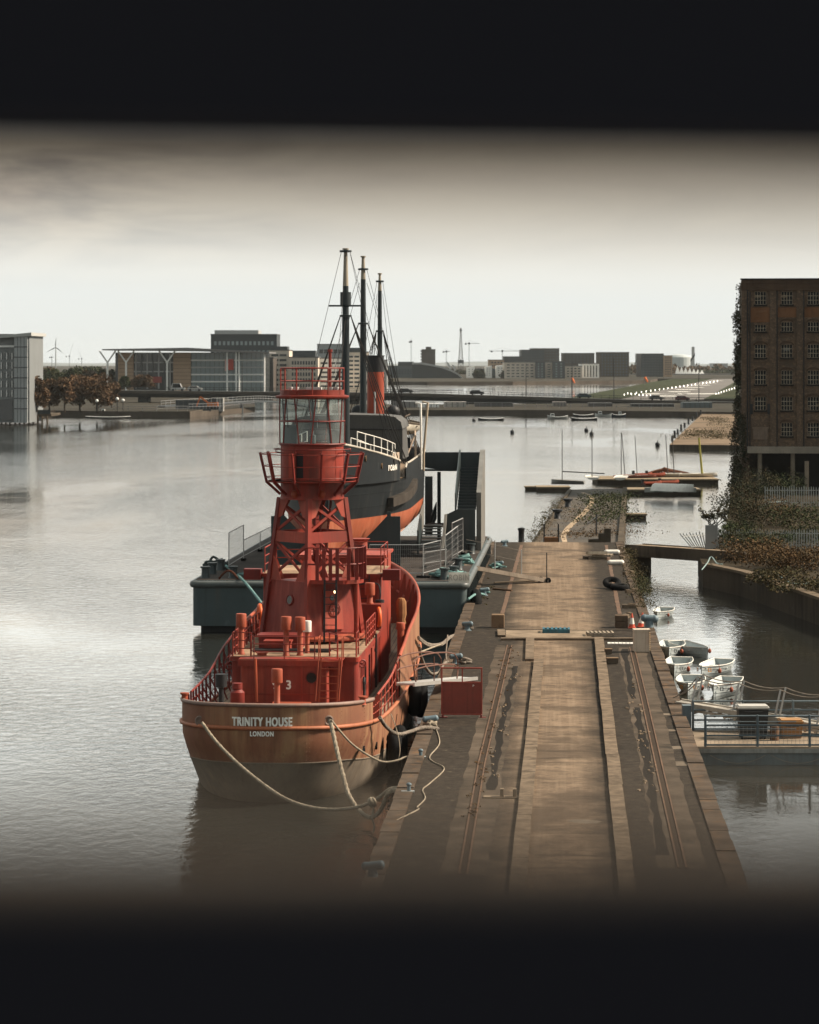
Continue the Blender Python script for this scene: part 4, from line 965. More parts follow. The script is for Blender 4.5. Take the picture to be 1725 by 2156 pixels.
# cradle plates under the bow
def cradles():
    for s, lab, px in ((1,'tall grey-green cradle plate under the right of the steamer bow',0), (-1,'grey-green cradle plate under the left of the steamer bow, behind the red tower',0)):
        c = bpy.data.objects.new('cradle_plate', None)
        y = 4.2; pts = [(3.45, BZ), (3.45, 5.66), (2.72, 5.66), (rb_hb(y+0.6,5.0)+0.25,5.0),(rb_hb(y,4.3)+0.12,4.3),(rb_hb(y,3.7)+0.05,3.7),(0.9,3.2),(0.5,BZ)]
        b = MB(); b.slab([(s*x, y, z) for x, z in pts], (0,0.22,0))
        b.box(min(s*2.75,s*2.95),max(s*2.75,s*2.95),y+0.02,y+0.2,5.66,5.9)
        COL.objects.unlink(c) if c.name in COL.objects else None
        bpy.data.objects.remove(c)
        o = b.build('cradle_plate', M['teal']); o.location = RB.o; o.rotation_euler = (0,0,RB.rz); tag(o, lab, 'cradle', 'cradle plates under the steamer')
    b = MB()
    for k in range(3): b.box(-0.4,0.4,7+k*6.5,8+k*6.5,BZ+0.001,3.3)
    o = b.build('keel_block', plain('block_timber',(0.05,0.042,0.036),0.9)); o.location = RB.o; o.rotation_euler = (0,0,RB.rz); tag(o, 'row of dark timber blocks under the keel of the black steamer', 'blocks')
cradles()

# ---------------------------------------------------------------- stair tower on the barge
def stairs():
    t = thing('boarding_stairs', 'dark grey-green boarding stair tower beside the black steamer, with a bridge landing', 'stairs', BG.o, BG.rz)
    P = lambda x, y, d: BG.px(x, y, d)
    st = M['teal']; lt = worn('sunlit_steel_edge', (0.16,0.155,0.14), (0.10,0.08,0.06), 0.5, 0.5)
    def plate(name, pts, off, m=st):
        b = MB(); b.slab(pts, off); return b.build(name, m, t)
    # landing panel, facing us; it bridges across to the steamer
    d = 172.0
    plate('landing_panel', [P(893,952,d),P(969,952,d),P(966,991,d),P(938,991,d),P(893,984,d)], (0,0.12,0))
    plate('landing_back', [P(969,952,d+1.6),P(1018,952,d+1.6),P(1016,990,d+1.6),P(966,990,d+1.6)], (0,0.1,0))
    a = P(893,988,d); c = P(1012,988,d); b = MB(); b.box(a.x, c.x, a.y+0.13, a.y+1.6, a.z-0.12, a.z); b.build('landing_floor', st, t)
    b = MB(); p = P(924,990,d); q = P(924,1085,d); b.box(p.x-0.11,p.x+0.11,p.y+0.3,p.y+0.5,BZ,p.z-0.12); b.build('support_column', st, t)
    # the main flight climbs away from us between two side plates
    l0, l1 = P(962,1072,163.2), P(970,985,171.6); r0, r1 = P(1003,1072,163.2), P(1010,985,171.6)
    n = 15
    for i in range(n):
        f = i/(n-1); a = l0.lerp(l1, f); c = r0.lerp(r1, f)
        b = MB(); b.box(a.x+0.02, c.x-0.02, a.y, a.y+0.55, a.z-0.05, a.z); b.box(a.x+0.021,c.x-0.021,a.y+0.45,a.y+0.48,a.z+0.001,a.z+0.16)
        b.build('tread', st, t); 
        b = MB(); b.box(a.x+0.02, c.x-0.02, a.y-0.015, a.y-0.001, a.z-0.05, a.z+0.003); b.build('tread_nosing', lt, t)
    for (a, c, px0, px1, nm) in ((l0,l1,957,968,'left'),(r0,r1,1012,1019,'right')):
        A, B = P(px0, 1072, 163.2), P(px1, 951, 172.8)
        pts = [V(a.x,163.2-141.2,a.z)]
        lo0 = V(a.x if nm=='left' else c.x-0.05, a.y-0.1, a.z-0.55); 
        x0, x1 = (a.x, c.x)
        dx = -0.05 if nm=='left' else 0.02
        plate('side_plate', [(x0+dx,a.y-0.2,a.z-0.35 if nm=='left' else BZ),(x1+dx,c.y+1.4,c.z-0.4 if nm=='left' else BZ),(x1+dx,c.y+1.4,c.z+1.1),(x1+dx,c.y+0.2,c.z+1.1),(x0+dx,a.y-0.2,a.z+0.95 if nm=='left' else a.z+1.0)], (-0.06 if nm=='left' else 0.28,0,0), st if nm=='left' else lt)
    # the big front block, its shoulder, and the lower steps to the mid platform
    d = 161.4
    plate('front_wall', [P(940,1157,d-0.6),P(1001,1157,d-0.6),P(1001,1072,d-0.6),P(964,1072,d-0.6),P(943,1082,d-0.6),P(937,1083,d-0.6)], (0,0.15,0))
    plate('wall_flank', [P(936,1083,d-0.8),P(941,1083,d-0.8),P(934,1155,d-2.2),P(929,1155,d-2.2)], (0.02,0.5,0), lt)
    d = 164; plate('back_panel', [P(895,1003,d+4),P(911,1003,d+4),P(911,1128,d+4),P(895,1128,d+4)], (0,0.12,0))
    s0l, s0r, s1l, s1r = P(885,1152,157.5), P(928,1152,157.5), P(893,1106,162.0), P(930,1106,162.0)
    for i in range(8):
        f = i/7; a = s0l.lerp(s1l, f); c = s0r.lerp(s1r, f)
        b = MB(); b.box(a.x,c.x,a.y,a.y+0.6,a.z-0.06,a.z); b.build('tread', st, t)
        b = MB(); b.box(a.x,c.x,a.y-0.014,a.y-0.001,a.z-0.06,a.z+0.003); b.build('tread_nosing', plain('worn_nosing',(0.09,0.08,0.07),0.7), t)
    b = MB(); b.box(s1l.x, s1r.x+0.1, s1l.y, s1l.y+3.5, s1l.z-0.12, s1l.z-0.061); b.build('platform', M['asph'], t)
    plate('side_plate', [s0l+V(-0.08,0,-0.4), s1l+V(-0.08,0.4,-0.4), s1l+V(-0.08,0.4,1.15), s0l+V(-0.08,-0.1,0.95)], (-0.1,0,0), st)
    plate('side_plate', [P(886,1082,159.5),P(893,1060,162),P(893,1110,162),P(881,1130,159.5)], (-0.06,0,0), lt)
    b = rails([P(908,1120,165.5), P(919,1092,169.5)], 1.0, 2, 0.35, 0.03, 0.03); b.build('platform_railing', st, t)
stairs()

# ---------------------------------------------------------------- site fencing and clutter on the barge
def mesh_mat():
    m, N, L, bs = new_mat('fence_mesh')
    bs.inputs['Base Color'].default_value = (0.30,0.30,0.29,1); bs.inputs['Metallic'].default_value = 0.4
    return m
M['wire'] = mesh_mat()
def fence_panel(p, q, h, label, group='mesh site fence panels on the barge', cat='fence panel', nv=26, nh=6, pedestrian=False):
    p, q = Vector(p), Vector(q)
    t = thing('site_fence', label, cat, p, 0, group); d = q-p
    b = MB(); r = 0.028
    b.tube([V(0,0,0.05), V(0,0,h), d+V(0,0,h), d+V(0,0,0.05)], r, 5); b.cyl(V(0,0,0.25), d+V(0,0,0.25), r*0.8, n=5)
    b.build('fence_frame', M['galv'], t)
    b = MB()
    for i in range(1, nv): w = d*(i/nv); b.beam(w+V(0,0,0.25), w+V(0,0,h), 0.009 if not pedestrian else 0.02, 0.009 if not pedestrian else 0.02)
    for k in range(1, nh): b.beam(V(0,0,0.25+(h-0.25)*k/nh), d+V(0,0,0.25+(h-0.25)*k/nh), 0.007, 0.007)
    b.build('wire_mesh', M['wire'], t)
    for w in (V(0,0,0), d):
        b = MB(); b.obox(w+V(0,0,0.06), 0.25 if abs(d.x) < abs(d.y) else 0.7, 0.7 if abs(d.x) < abs(d.y) else 0.25, 0.12); b.build('foot', M['rubber'], t)
    return t
def bt(px, py): p = on(px, py, BZ); p.z = BZ; return p
fence_panel(bt(779,1217), bt(891,1217), 1.72, 'wide wire fence panel across the barge front, right of the red bulwark')
fence_panel(bt(891.5,1216.5), bt(928,1206), 1.72, 'wire fence panel turning inward beside the pedestrian barrier')
fence_panel(bt(894,1196), bt(940,1189), 0.85, 'low galvanised pedestrian barrier with close vertical bars', cat='barrier', nv=20, nh=1, pedestrian=True)
fence_panel(bt(938,1212), bt(964,1188), 2.1, 'leaning tall fence panel nearest the turquoise rope heap')
fence_panel(bt(952,1180), bt(975,1167), 2.1, 'tall fence panel against the big stair wall')
fence_panel(bt(482,1200), bt(513,1180), 2.0, 'tall fence panel at the left corner of the barge deck')
fence_panel(bt(513,1180), bt(548,1161), 1.15, 'low barrier panel on the left barge edge, next to the tall panel', cat='barrier', nv=18, nh=1, pedestrian=True)
fence_panel(bt(548,1161), bt(583,1142), 1.15, 'low barrier panel on the left barge edge, farthest from us', cat='barrier', nv=18, nh=1, pedestrian=True)

def rope_heap(c, rx, ry, n, m, label, r=0.06, seed=1, h=0.25):
    rnd = random.Random(seed); b = MB(); pts = []
    for i in range(n):
        a = i*2.4 + rnd.uniform(-0.6,0.6); q = rnd.uniform(0.35,1.0)
        pts.append(V(c[0]+rx*q*math.cos(a), c[1]+ry*q*math.sin(a), c[2]+r+h*rnd.random()*(1.15-q)))
    b.tube(smooth_path(pts, 5), r, 6); o = b.build('rope_heap', m, None, 60); return tag(o, label, 'rope')
rope_heap(bt(945,1216), 1.1, 1.6, 46, M['tealrope'], 'large tangled turquoise rope heap on the barge front right', 0.075, 2, 0.5)
rope_heap(bt(978,1188), 0.6, 0.9, 30, M['tealrope'], 'turquoise rope coiled on a bollard at the barge right edge', 0.07, 3, 0.7)
rope_heap(bt(535,1212), 0.95, 1.0, 34, M['tealrope'], 'pale turquoise rope coil on the left of the barge deck beside the red ship', 0.06, 4, 0.3)
rope_heap(bt(457,1196), 0.75, 1.2, 30, plain('dark_rope',(0.06,0.075,0.072),0.9), 'dark rope coiled around the left corner bollards of the barge', 0.07, 5, 0.7)
b = MB(); p = bt(967,1229); b.obox(p+V(0,0,0.3), 1.05, 0.06, 0.55, 0, R(-12)); o = b.build('name_board', worn('board_white', (0.62,0.58,0.5), (0.25,0.2,0.15), 0.5), None); tag(o, 'small white name board lying against the rope heap on the barge', 'sign')
lettering('ROBIN', 0.42, lambda x,y,d: p+V(x, -0.05-d+ y*0.2, 0.3+y), o, plain('grey_letters',(0.32,0.29,0.25)), 0.75, 0.004)
b = MB(); b.tube(sag(bt(476,1205)+V(0,0,0.3), on(553,1275,4.6)+V(0,0,0), 0.0, 2)[:1] + smooth_path([bt(476,1205)+V(0,0,0.35), bt(508,1222)+V(0,0,0.1), at(530,1243,133), at(554,1274,118)], 6), 0.07, 6); tag(b.build('mooring_rope', M['tealrope'], None, 60), 'pale green mooring rope from the barge deck down to the red ship', 'rope', 'mooring ropes')
# ---------------------------------------------------------------- things on and along the quay
def g(px, py, z=QZ): p = on(px, py, z); p.z = z; return p
c8 = lambda x, y: ((1400+.8697*x)/1.9, (2500+.8697*y)/1.9)
c6 = lambda x, y: ((1700+.5797*x)/1.9, (2100+.5797*y)/1.9)
c7 = lambda x, y: (1315.8+.23705*x, 1210.5+.23705*y)
c4 = lambda x, y: ((700+.6377*x)/1.9, (2700+.6377*y)/1.9)
c3 = lambda x, y: ((1200+.348*x)/1.9, (2200+.348*y)/1.9)
def qobj(b, name, m, smooth=None, kind=None, parent=None):
    o = b.build(name, m, parent, smooth, kind)
    return onquay(o) if parent is None else o
concrete = worn('pale_concrete', (0.24,0.185,0.13), (0.08,0.06,0.045), 0.7, 0.9, 1.0, 0.35, False, bmp=0.4)
kerbm = worn('kerb_concrete', (0.165,0.125,0.088), (0.06,0.048,0.035), 0.75, 0.9, 2.6, 0.4, False, bmp=0.5)
rust = worn('rusty_rail', (0.11,0.062,0.036), (0.20,0.10,0.045), 0.7, 0.75, 3, 0.3, False, metal=0.2)
crackm = plain('dark_wet_crack', (0.020,0.017,0.014), 0.9, spec=0.1)
def strip(b, pts, w, z0, z1, rnd=None, jag=0.0, step=0.7):
    """a strip along quay-local points (u, w), width w, between heights"""
    P = []
    for (a, c) in zip(pts, pts[1:]):
        n = max(1, int((Vector((c[0]-a[0], c[1]-a[1]))).length/step))
        for i in range(n): P.append((a[0]+(c[0]-a[0])*i/n, a[1]+(c[1]-a[1])*i/n))
    P.append(pts[-1]); L_, R_ = [], []
    for i, p in enumerate(P):
        q0 = P[max(i-1,0)]; q1 = P[min(i+1,len(P)-1)]; d = Vector((q1[0]-q0[0], q1[1]-q0[1])).normalized()
        j0 = rnd.uniform(-jag,jag) if rnd else 0; j1 = rnd.uniform(-jag,jag) if rnd else 0
        L_.append((p[0]-d.y*(w/2+j0), p[1]+d.x*(w/2+j0))); R_.append((p[0]+d.y*(w/2+j1), p[1]-d.x*(w/2+j1)))
    rows = [[V(x,y,z0) for x,y in L_],[V(x,y,z1) for x,y in L_],[V(x,y,z1) for x,y in R_],[V(x,y,z0) for x,y in R_]]
    if z1-z0 < 0.006: rows = rows[1:3]
    b.grid([r for r in rows[::-1]])
    if z1-z0 >= 0.006:
        for k in (0,-1): b.add([rows[0][k],rows[1][k],rows[2][k],rows[3][k]], [(0,1,2,3) if k else (3,2,1,0)])
rnd = random.Random(11)
uv8 = lambda x, y: quv(*c8(x,y)); uv6 = lambda x, y: quv(*c6(x,y))
# kerbs: two long low upstands, the cross kerb, the short jog
kerbs = []
for i, (a, c, w) in enumerate((((870,170),(762,1330),0.40),((1145,66),(1290,1330),0.40),((829,66),(826,168),0.36))):
    p0, p1 = uv8(*c), uv8(*a); 
    n = max(1, int((p1[1]-p0[1])/6)); 
    for k in range(n):
        f0, f1 = k/n, (k+1)/n; b = MB()
        du = rnd.uniform(-0.01,0.01)
        strip(b, [(p0[0]+(p1[0]-p0[0])*f0+du, p0[1]+(p1[1]-p0[1])*f0+0.02), (p0[0]+(p1[0]-p0[0])*f1+du, p0[1]+(p1[1]-p0[1])*f1-0.02)], w, QZ+0.001, QZ+0.11, rnd, 0.006, 1.6)
        qobj(b, 'kerb', kerbm, None, 'structure')
for a, c in (((525,795),(735,795)),((750,795),(1195,795)),((1230,795),(1440,795)),((528,735),(528,775))):
    b = MB(); strip(b, [uv6(*a), uv6(*c)], 0.34, QZ+0.001, QZ+0.10, rnd, 0.015); qobj(b, 'kerb', kerbm, None, 'structure')
for a, c in (((850,190),(742,1330)),((1126,80),(1268,1330))):
    b = MB(); strip(b, [uv8(*c), uv8(*a)], 0.17, QZ, QZ+0.0048, rnd, 0.035, 0.9); qobj(b, 'gutter', crackm, None, 'structure')
# pale worn slab between kerbs near the cross kerb, cross joint
b = MB(); pts = [uv6(560,775), uv6(1150,775), uv6(1150,727), uv6(560,727)]; b.add([V(u,w,QZ+0.004) for u,w in pts], [(0,1,2,3)]); qobj(b, 'pavement', concrete, None, 'structure')
b = MB(); strip(b, [uv6(340,718), uv6(1605,733)], 0.16, QZ, QZ+0.008, rnd, 0.03); qobj(b, 'road_joint', crackm, None, 'structure')
# concrete setting strips for the crane rails, rails in them
for name, pts, segs in (('l', [(600,640),(735,95)], [((735,95),(606,640)),((606,640),(520,1150))]), ('r', [(1430,690),(1300,105)], [((1298,105),(1352,330)),((1352,330),(1432,690)),((1432,690),(1530,1120))])):
    b = MB(); p0, p1 = uv8(*segs[-1][1]), uv8(*segs[0][0]); strip(b, [p0, p1], 1.15, QZ, QZ+0.0045, rnd, 0.05, 1.2); qobj(b, 'rail_bed', worn('rail_bed_concrete', (0.085,0.066,0.049), (0.03,0.026,0.02), 0.8, 0.9, 1.1, 0.4, False, bmp=0.4), None, 'structure')
    for a, c in segs:
        p0, p1 = uv8(*c), uv8(*a); b = MB()
        strip(b, [p0, p1], 0.26, QZ, QZ+0.009, rnd, 0.012)
        o = qobj(b, 'rail_groove', plain('rail_groove_dirt', (0.045,0.033,0.024), 0.9), None, 'structure')
        b = MB()
        for s in (-0.10, 0.10): strip(b, [(p0[0]+s,p0[1]),(p1[0]+s,p1[1])], 0.045, QZ, QZ+0.03)
        tag(qobj(b, 'crane_rail', rust), ('rusty crane rail sunk in the left half of the quay surface' if name == 'l' else 'rusty crane rail sunk in the right half of the quay surface'), 'rail', 'crane rails in the quay')
for pts in ([(655,135),(545,610)], [(1262,170),(1352,615)]):
    p0, p1 = uv6(*pts[1]), uv6(*pts[0])
    pass
for a, c, nm in (((668,138),(535,612),'left'),((1252,140),(1345,615),'right')):
    p0, p1 = uv6(*c), uv6(*a); b = MB(); strip(b, [p0,p1], 0.20, QZ, QZ+0.012, rnd, 0.02); tag(qobj(b, 'crane_rail', rust), 'rusty rail along the %s of the far quay, beyond the blue pallet' % nm, 'rail', 'crane rails in the quay')
# broken drains: dark ragged cracks with pale debris
for i, pts in enumerate(([(765,190),(735,300),(705,440),(690,520),(668,640),(652,760)], [(1262,110),(1285,240),(1305,340)], [(1318,380),(1345,520),(1370,640),(1395,780),(1420,940),(1440,1060)])):
    b = MB(); strip(b, [uv8(*p) for p in pts], 0.26, QZ, QZ+0.0055, rnd, 0.07, 1.0); qobj(b, 'gutter', crackm, None, 'structure')
b = MB()
for i in range(70):
    x, y = rnd.choice([(765,190),(705,440),(668,640),(1330,430),(1300,330),(1390,700),(1350,560)]); u, w = uv8(x+rnd.uniform(-9,9), y+rnd.uniform(-70,70)); r = rnd.uniform(0.02,0.055)
    b.obox((u+rnd.gauss(0,.12), w, QZ+0.02), r*2, r*1.4, 0.05, rnd.random()*3)
o = qobj(b, 'rubble', concrete); o['kind'] = 'stuff'; o['label'] = 'crumbled pale concrete bits beside the broken drains'; o['category'] = 'rubble'
# pale patches and scuffs
patch = worn('pale_patch', (0.15,0.122,0.092), (0.1,0.08,0.06), 0.6, 0.9, 2, 0.3, False)
b = MB()
for x, y, wd, ln in ((1462,412,60,0.3),(1462,485,60,0.25),(1500,565,55,0.4),(1520,640,90,0.5),(1080,905,30,0.4)):
    pts = []; u, w = uv8(x,y)
    for k in range(9): a = 2*math.pi*k/9; pts.append(V(u+0.45*math.cos(a)*rnd.uniform(.7,1.2), w+ln*math.sin(a)*rnd.uniform(.7,1.2), QZ+0.004))
    b.add(pts, [tuple(range(9))])
qobj(b, 'pavement', patch, None, 'structure')
# weeds along the right edge and in the joints
def leafcloud(b, c, rx, ry, rz, n, s, rnd, up=0.3):
    for _ in range(n):
        while True:
            p = V(rnd.uniform(-1,1), rnd.uniform(-1,1), rnd.uniform(-1,1))
            if 0.15 < p.length < 1: break
        q = V(c[0]+p.x*rx, c[1]+p.y*ry, c[2]+p.z*rz)
        a = V(rnd.gauss(0,1), rnd.gauss(0,1), rnd.gauss(0,1)+up).normalized(); t = a.orthogonal().normalized(); t = Matrix.Rotation(rnd.random()*6.28, 3, a) @ t
        e = a.cross(t); k = s*rnd.uniform(0.5,1.4)
        b.add([q-t*k*0.5, q+e*k*0.28, q+t*k*0.6, q-e*k*0.28], [(0,1,2,3)])
def leaf_mat(name, c1, c2, c3):
    m, N, L, bs = new_mat(name)
    g_ = N.new('ShaderNodeNewGeometry'); v = coords(N, L, 'World'); n = noise(N, L, v, 0.9, 3)
    c = mix(N, L, g_.outputs['Random Per Island'], c1, c2); c = mix(N, L, ramp(N, L, n, 0.42, 0.68), c, c3)
    L.new(c, bs.inputs['Base Color']); bs.inputs['Roughness'].default_value = 0.85; bs.inputs['Specular IOR Level'].default_value = 0.05
    return m
LF = {'green': leaf_mat('dark_green_leaves', (0.020,0.030,0.014), (0.045,0.060,0.026), (0.065,0.055,0.028)),
      'brown': leaf_mat('brown_dry_leaves', (0.075,0.045,0.024), (0.14,0.085,0.042), (0.055,0.042,0.022)),
      'dry': leaf_mat('dry_weed', (0.10,0.068,0.038), (0.055,0.050,0.024), (0.04,0.042,0.02)),
      'autumn': leaf_mat('autumn_leaves', (0.095,0.054,0.030), (0.15,0.088,0.050), (0.075,0.055,0.034)),
      'ivy': leaf_mat('ivy_leaves', (0.018,0.024,0.014), (0.045,0.052,0.028), (0.065,0.045,0.026))}
def weeds(name, pts, n, w, h, m, label, s=0.16):
    b = MB(); r = random.Random(len(label))
    for i in range(n):
        f = r.random()*(len(pts)-1); k = int(f); p = Vector(pts[k]).lerp(Vector(pts[min(k+1,len(pts)-1)]), f-k); hh = h*r.uniform(0.3,1.1)
        leafcloud(b, (p.x+r.gauss(0,w), p.y+r.gauss(0,w), p.z+hh*0.45), w*0.7, w*0.9, hh*0.5, 9, s, r, 1.0)
    o = b.build(name, m); o['kind'] = 'stuff'; o['label'] = label; o['category'] = 'weeds'; return o
weeds('weeds', [g(1318,1155), g(1330,1190), g(1343,1225), g(1355,1250), g(1366,1285)], 520, 0.30, 0.55, LF['dry'], 'dry brown weeds growing along the right edge of the far quay', 0.075)
weeds('weeds', [g(1345,1225), g(1358,1262)], 110, 0.28, 0.8, LF['green'], 'taller green weeds on the right edge of the far quay', 0.085)
weeds('weeds', [g(1012,1275), g(1040,1205), g(1050,1180)], 40, 0.16, 0.2, LF['dry'], 'low brown weeds along the left edge of the far quay', 0.10)
weeds('weeds', [g(*c8(735,100)), g(*c8(700,260)), g(*c8(610,640)), g(*c8(560,900))], 70, 0.12, 0.10, LF['brown'], 'rust coloured moss in the left crane rail groove', 0.07)

# ---------------------------------------------------------------- mooring bollards and ropes
blue = worn('blue_bollard_paint', (0.115,0.165,0.19), (0.06,0.04,0.03), 0.5, 0.5, 2.5, 0.3, False)
def bollard_proto(px, py, label):
    p = g(px, py); t = thing('mooring_bollard', label, 'bollard', p, -QA+R(18), 'blue mooring bollards on the quay edge')
    b = MB(); b.lathe([(0.36,0.0),(0.36,0.05),(0.24,0.10),(0.20,0.30),(0.22,0.42)], n=16); b.build('bollard_post', blue, t, 40)
    t.scale = (0.55,0.55,0.60)
    b = MB(); b.cyl((-0.34,0.05,0.50),(0.34,-0.02,0.55),0.16,0.18,12); b.ball((-0.34,0.05,0.50),0.17); b.ball((0.34,-0.02,0.55),0.19); b.build('bollard_head', blue, t, 60)
    return t
b0 = bollard_proto(906,1533,'blue bollard beside the red box stand, wound with thick rope')
for px, py, lab, rz in ((960,1398,'blue bollard behind the gangway rails with rope lying at its foot',0.2),(984,1328,'blue bollard by the brown concrete block, where three thick ropes end',-0.3),(1020,1254,'blue bollard wrapped in turquoise rope nearest the barge tyre',0.3),(1051,1196,'blue bollard on the far quay near the plank gangway',-0.1),(1063,1150,'blue bollard farthest away at the corner of the quay',0.6),(785,1850,'bollard nearest the viewer, blurred at the bottom of the view',0.1)):
    dup(b0, g(px,py), -QA+rz, lab)
def cleat(px, py, lab):
    p = g(px, py); t = thing('mooring_cleat', lab, 'cleat', p, 0, 'small cleats on the quay edge'); t.scale = (.62,.62,.62); b = MB(); b.obox((0,0,0.03),0.62,0.3,0.06); b.build('base_plate', plain('pale_steel',(0.33,0.35,0.34),0.6), t)
    b = MB(); b.cyl((0.05,0,0.06),(0.05,0,0.36),0.09,n=12); b.ball((0.05,0,0.36),0.13,0.13,0.09); b.build('cleat_post', blue, t, 50)
cleat(884,1595,'small cleat holding the thin rope, on the quay edge below the blue bollard'); cleat(859,1668,'small cleat where the two thickest stern ropes end')
def rope(pxs, d0, d1, r, label, m=None, group='mooring ropes', k=5, ease=1.0):
    n = len(pxs); P = [at(x, y, d0+(d1-d0)*(i/(n-1))**ease) for i, (x, y) in enumerate(pxs)]
    b = MB(); sp = smooth_path(P, k); b.tube(sp, r, 7)
    if r > 0.035:                                   # strands laid around the core
        for s in range(3):
            tw = []; acc = 0
            fine = smooth_path(sp, 2)
            for i, p in enumerate(fine):
                if i: acc += (p-fine[i-1]).length
                t = (fine[min(i+1,len(fine)-1)]-fine[max(i-1,0)]).normalized(); a = t.orthogonal().normalized(); a = V(0,0,1)-t*t.z; a = a.normalized() if a.length > .05 else t.orthogonal().normalized(); e = t.cross(a)
                w = acc/(r*9)*6.283 + s*2.094; tw.append(p + (a*math.cos(w)+e*math.sin(w))*r*0.55)
            b.tube(tw, r*0.62, 5)
    return tag(b.build('mooring_rope', m or M['rope'], None, 60), label, 'rope', group)
dq = lambda px, py: F*(H-QZ)/(py-HY)
rope([c4(170,300),c4(260,420),c4(400,560),c4(560,690),c4(700,780),c4(850,830),c4(1000,845),c4(1140,830),c4(1230,800),c4(1290,762),c4(1345,718),c4(1400,708),c4(1470,712)], 85.9, 80.6, 0.052, 'thick pale rope from the left stern fairlead down to the quay cleat')
rope([c4(975,285),c4(1000,400),c4(1030,530),c4(1060,650),c4(1090,750),c4(1140,830),c4(1190,880),c4(1230,893),c4(1275,868),c4(1310,810),c4(1340,740),c4(1400,722),c4(1468,726)], 85.7, 80.4, 0.064, 'thickest pale rope hanging from the right stern fairlead in a loop')
rope([c4(980,283),c4(1050,370),c4(1130,450),c4(1250,525),c4(1320,547),c4(1400,535),c4(1450,515),c4(1540,510)], 85.6, 86.8, 0.034, 'thin rope from the right stern fairlead to the small cleat')
rope([c4(1285,268),c4(1330,330),c4(1400,372),c4(1480,355),c4(1560,330),c4(1650,338)], 89.0, 93.0, 0.06, 'dark thick rope from the ship side to the blue bollard by the red box', worn('grey_rope',(0.20,0.17,0.14),(0.08,0.07,0.06),0.6,0.95,6,0.3,False,bmp=0.6))
rope([c4(1355,245),c4(1380,310),c4(1405,400),c4(1412,480),c4(1400,545)], 91.0, 89.5, 0.014, 'thin slack line hanging down the side of the red ship')
rope([c4(1240,805),c4(1245,850),c4(1238,900),c4(1252,950),c4(1245,990)], 80.9, 80.6, 0.03, 'frayed rope end hanging from the knot at the quay edge')
b = MB(); pk = at(*c4(1238,800), 80.9); 
for k in range(4): b.torus(pk+V(0.03*k-0.05,0,0.02*(k%2)), 0.10, 0.05, (1,0.3*k-0.4,0.3), 14, 6)
tag(b.build('rope_knot', M['rope'], None, 60), 'bulky knot tying the pale stern ropes together above the water', 'knot')
pl = [(1640,340),(1660,430),(1600,510),(1620,545),(1690,590),(1600,680),(1555,720),(1570,775),(1520,830),(1525,845),(1400,910),(1320,975),(1300,1040),(1292,1100)]
b = MB(); b.tube(smooth_path([g(*c4(x,y), QZ+0.02) for x,y in pl], 6), 0.022, 6); tag(b.build('loose_line', M['rope'], None, 60), 'thin pale line snaking over the quay towards the viewer', 'rope')
grope = bpy.data.materials['grey_rope']
rope([c3(1365,1005),c3(1450,1070),c3(1540,1092),c3(1640,1070),c3(1725,1000),c3(1800,975)], 107.5, 126.5, 0.06, 'upper thick rope from the ship bow to the bollard by the concrete block', grope)
rope([c3(1365,1020),c3(1450,1090),c3(1540,1108),c3(1640,1085),c3(1725,1012),c3(1800,985)], 107.5, 126.4, 0.05, 'second thick rope beside the upper bow rope', grope)
rope([c3(1375,1180),c3(1450,1150),c3(1560,1108),c3(1640,1080)], 105.0, 118.0, 0.035, 'thin pale rope crossing behind the bow ropes')
rope([c3(1370,1100),c3(1395,1230),c3(1450,1355),c3(1520,1425),c3(1600,1405),c3(1655,1310),c3(1700,1290)], 104.5, 113.5, 0.06, 'sagging thick rope from the ship side to the bollard behind the gangway', grope)
rope([c3(1700,980),c3(1690,1080),c3(1680,1200),c3(1690,1290)], 118.0, 114.0, 0.03, 'short rope hanging between the two left bollards', grope)
for (c, rx, n, lab, m, s) in ((g(907,1533),0.27,30,'rope wound round the blue bollard beside the red box stand','rope',21),(g(975,1397),0.42,18,'dark rope coil lying at the bollard behind the gangway','grope',22),(g(985,1326),0.30,18,'rope turns on the bollard by the brown concrete block','grope',23),(g(1021,1250),0.30,24,'turquoise rope wound on the bollard nearest the barge tyre','tealrope',24),(g(1046,1197),0.6,14,'turquoise rope lying at the far bollard by the plank gangway','tealrope',25)):
    rope_heap(c, rx, rx, n, grope if m == 'grope' else M[m], lab, 0.05, s, 0.38)
rope([(986,1262),(1000,1252),(1010,1250),(1020,1252)], 138.5, 145.5, 0.06, 'turquoise rope from the barge tyre to the wrapped bollard', M['tealrope'])
rope([(975,1190),(985,1200),(990,1215),(1003,1225),(1020,1222),(1040,1200)], 151, 163, 0.06, 'turquoise rope from the barge bollard drooping to the quay', M['tealrope'])
rope([(1028,1135),(1032,1160),(1040,1170),(1050,1160),(1062,1148)], 173, 186, 0.07, 'dark rope from the far barge corner to the quay corner', grope)

